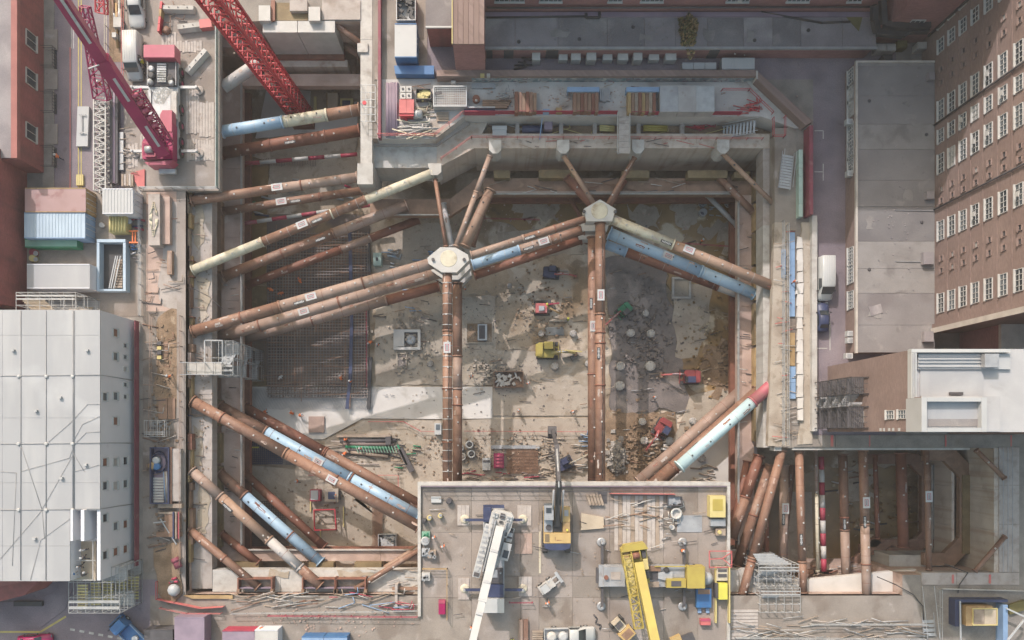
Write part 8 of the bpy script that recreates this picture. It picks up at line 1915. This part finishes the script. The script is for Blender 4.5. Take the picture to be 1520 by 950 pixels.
heap('offcuts scattered over the upper deck',600,120,1120,166,.3,40,('timber','rust','node','planks'),(.5,2.0),.05,'offcuts','timber',False,101)
heap('clutter of beams and gear on the floor of the right basin',1230,690,1400,830,FZ+.25,26,('steel_brown','conc_white','dark','rust'),(.8,3.0),.12,'gear','gear',False,102)
t = thing('walkway_gantry','stepped timber and steel gantry at the left platform corner','gantry',P(600,890,-1)); 
for r in ((582,872,620,876,-.6),(582,880,588,905,-.5),(592,884,618,890,-1.4),(592,897,618,902,-1.0)): G().pb(*r[:4],r[4],r[4]-.5).to('beam',('steel_brown','timber')[int(r[0])%2],t)
G().pb(586,868,590,908,.3,-2).to('pillar','conc',t); G().bar(P(598,908,-1),P(620,876,-1),.5).to('raker','timber',t)

heap('bars and cables lying along the waler below the north wall',738,267,1090,287,-6.95,26,('rust','timber','conc_white','dark'),(1.0,4.0),.06,'fittings','fittings',False,111)
heap('bars and offcuts on the inner waler of the left wall',335,300,354,805,-6.95,26,('rust_pale','timber','conc_white','dark'),(.5,1.6),.06,'fittings','fittings',False,112)
heap('offcuts lying on the inner waler of the right wall',1098,300,1116,650,-6.95,20,('rust_pale','timber','conc_white','dark'),(.5,1.6),.06,'fittings','fittings',False,113)
heap('bits of timber and cable on the north capping beam',740,207,1110,219,-1.95,24,('timber','dark','mark_red','planks'),(.5,2.5),.05,'fittings','fittings',False,114)
for k,(x,y,ps,lb) in enumerate(((700,560,'walk','worker in orange walking by the pale debris patch'),(770,610,'stand','worker in orange standing on the pale slab left of the right uprights'),(850,612,'walk','worker in orange near the feet of the right uprights'),(970,590,'stand','worker in orange at the lower edge of the dark soil'),(880,640,'bend','worker in orange bending by the red cordon end'),(500,735,'walk','worker in orange beside the pale power unit'),(690,430,'stand','worker in orange right of the left white node'),(1040,360,'walk','worker in orange on the mud below the orange prop'))):
    person(lb,x,y,FZ+.28,k*.9,ps)
for k,(x,y,ps,lb) in enumerate(((255,560,'walk','worker in orange walking on the left margin by the hatch plates'),(700,930,'stand','worker in orange on the platform left of the brown girder'),(1176,420,'walk','worker in orange on the right walkway beside the blue board'),(1010,815,'stand','worker in orange right of the yellow crane counterweight'))):
    person(lb,x,y,.55 if k%2 else .06,k*1.3,ps)

t = thing('stair_tower_roof','sloping grey scaffold decking above the upper corner tower','scaffold',P(1145,828,-.5))
for k in range(7): G().pb(1118+k*1.5,822+k*2.3,1150+k*4,823.8+k*2.3,-.4+.05*k,-.46+.05*k).to('deck_board','galv',t)

rubble('fine dark crumbs all over the middle pit floor',560,380,880,630,520,'soil_dark',(.06,.26),121,FZ+.24,h=.1)
rubble('fine pale crumbs all over the middle pit floor',550,380,880,640,320,'slab_cream',(.06,.24),122,FZ+.24,h=.1)
rubble('fine grey lumps over the dark soil patch',895,385,1020,610,200,'soil_dark',(.08,.35),123,FZ+.2,h=.3)
rubble('brown crumbs over the cream lower floor',490,625,880,715,360,'soil_brown',(.06,.3),124,FZ+.24,h=.1)
rubble('crumbs over the lower left pit floor',365,690,620,815,260,'soil_brown',(.06,.3),125,FZ+.24,h=.1)
rubble('crumbs over the upper pit floor',560,300,1090,380,300,'conc_brown',(.06,.3),126,FZ+.22,h=.1)
rubble('leaf litter and grit over the long grey roof',1275,95,1385,515,200,'roof_dark',(.04,.18),127,3.24,h=.02)
rubble('grit and litter over the dark courtyard roof',725,22,1285,70,160,'roof_grey_c',(.04,.18),128,2.86,h=.02)
rubble('litter on the capping beam of the left wall',288,300,313,845,200,'soil_brown',(.04,.2),129,-1.95,h=.03)
heap('loose steel bars scattered on the middle pit floor',570,400,870,610,FZ+.24,46,('rebar_rust','steel','timber','dark'),(.5,2.2),.05,'bars','bars',False,131)
heap('loose bars and timber on the dark soil patch',900,390,1015,700,FZ+.24,34,('timber','rebar_rust','steel','slab_cream'),(.5,2.0),.06,'bars','bars',False,132)
heap('loose bars on the mud at the right of the pit',1020,340,1094,590,FZ+.24,22,('timber','dark','slab_cream'),(.5,2.0),.06,'bars','bars',False,133)
g = G(); rr_ = random.Random(77)
for k in range(46):
    x,y = 402+rr_.random()*140, 350+rr_.random()*235; an = rr_.random()*.3-.15 if rr_.random()<.6 else 1.57; l = .8+rr_.random()*2.5; c = P(x,y,FZ+.95); d_ = Vector((math.cos(an),math.sin(an),0))*l; g.bar(c-d_,c+d_,.08)
stuff(g.to('loose_bars','rebar_rust'),'loose rusty bars lying over the reinforcement mat','rebar')
# ---- thin haze volume added below the camera to lift the shadows ----
def haze():
    o = G().box(-620,-620,-17.5,620,620,108).to('haze','white'); o['kind'] = 'stuff'; o['label'] = 'thin pale haze added over the whole site to lift its shadows'; o['category'] = 'haze'
    m = bpy.data.materials.new('haze'); m.use_nodes = True; t = m.node_tree; t.nodes.remove(t.nodes["Principled BSDF"])
    v = t.nodes.new("ShaderNodeVolumePrincipled"); v.inputs["Color"].default_value = (.93,.90,.92,1); v.inputs["Density"].default_value = 0.00038; v.inputs["Anisotropy"].default_value = .2
    t.links.new(v.outputs[0], t.nodes["Material Output"].inputs["Volume"])
    o.data.materials.clear(); o.data.materials.append(m)
haze()
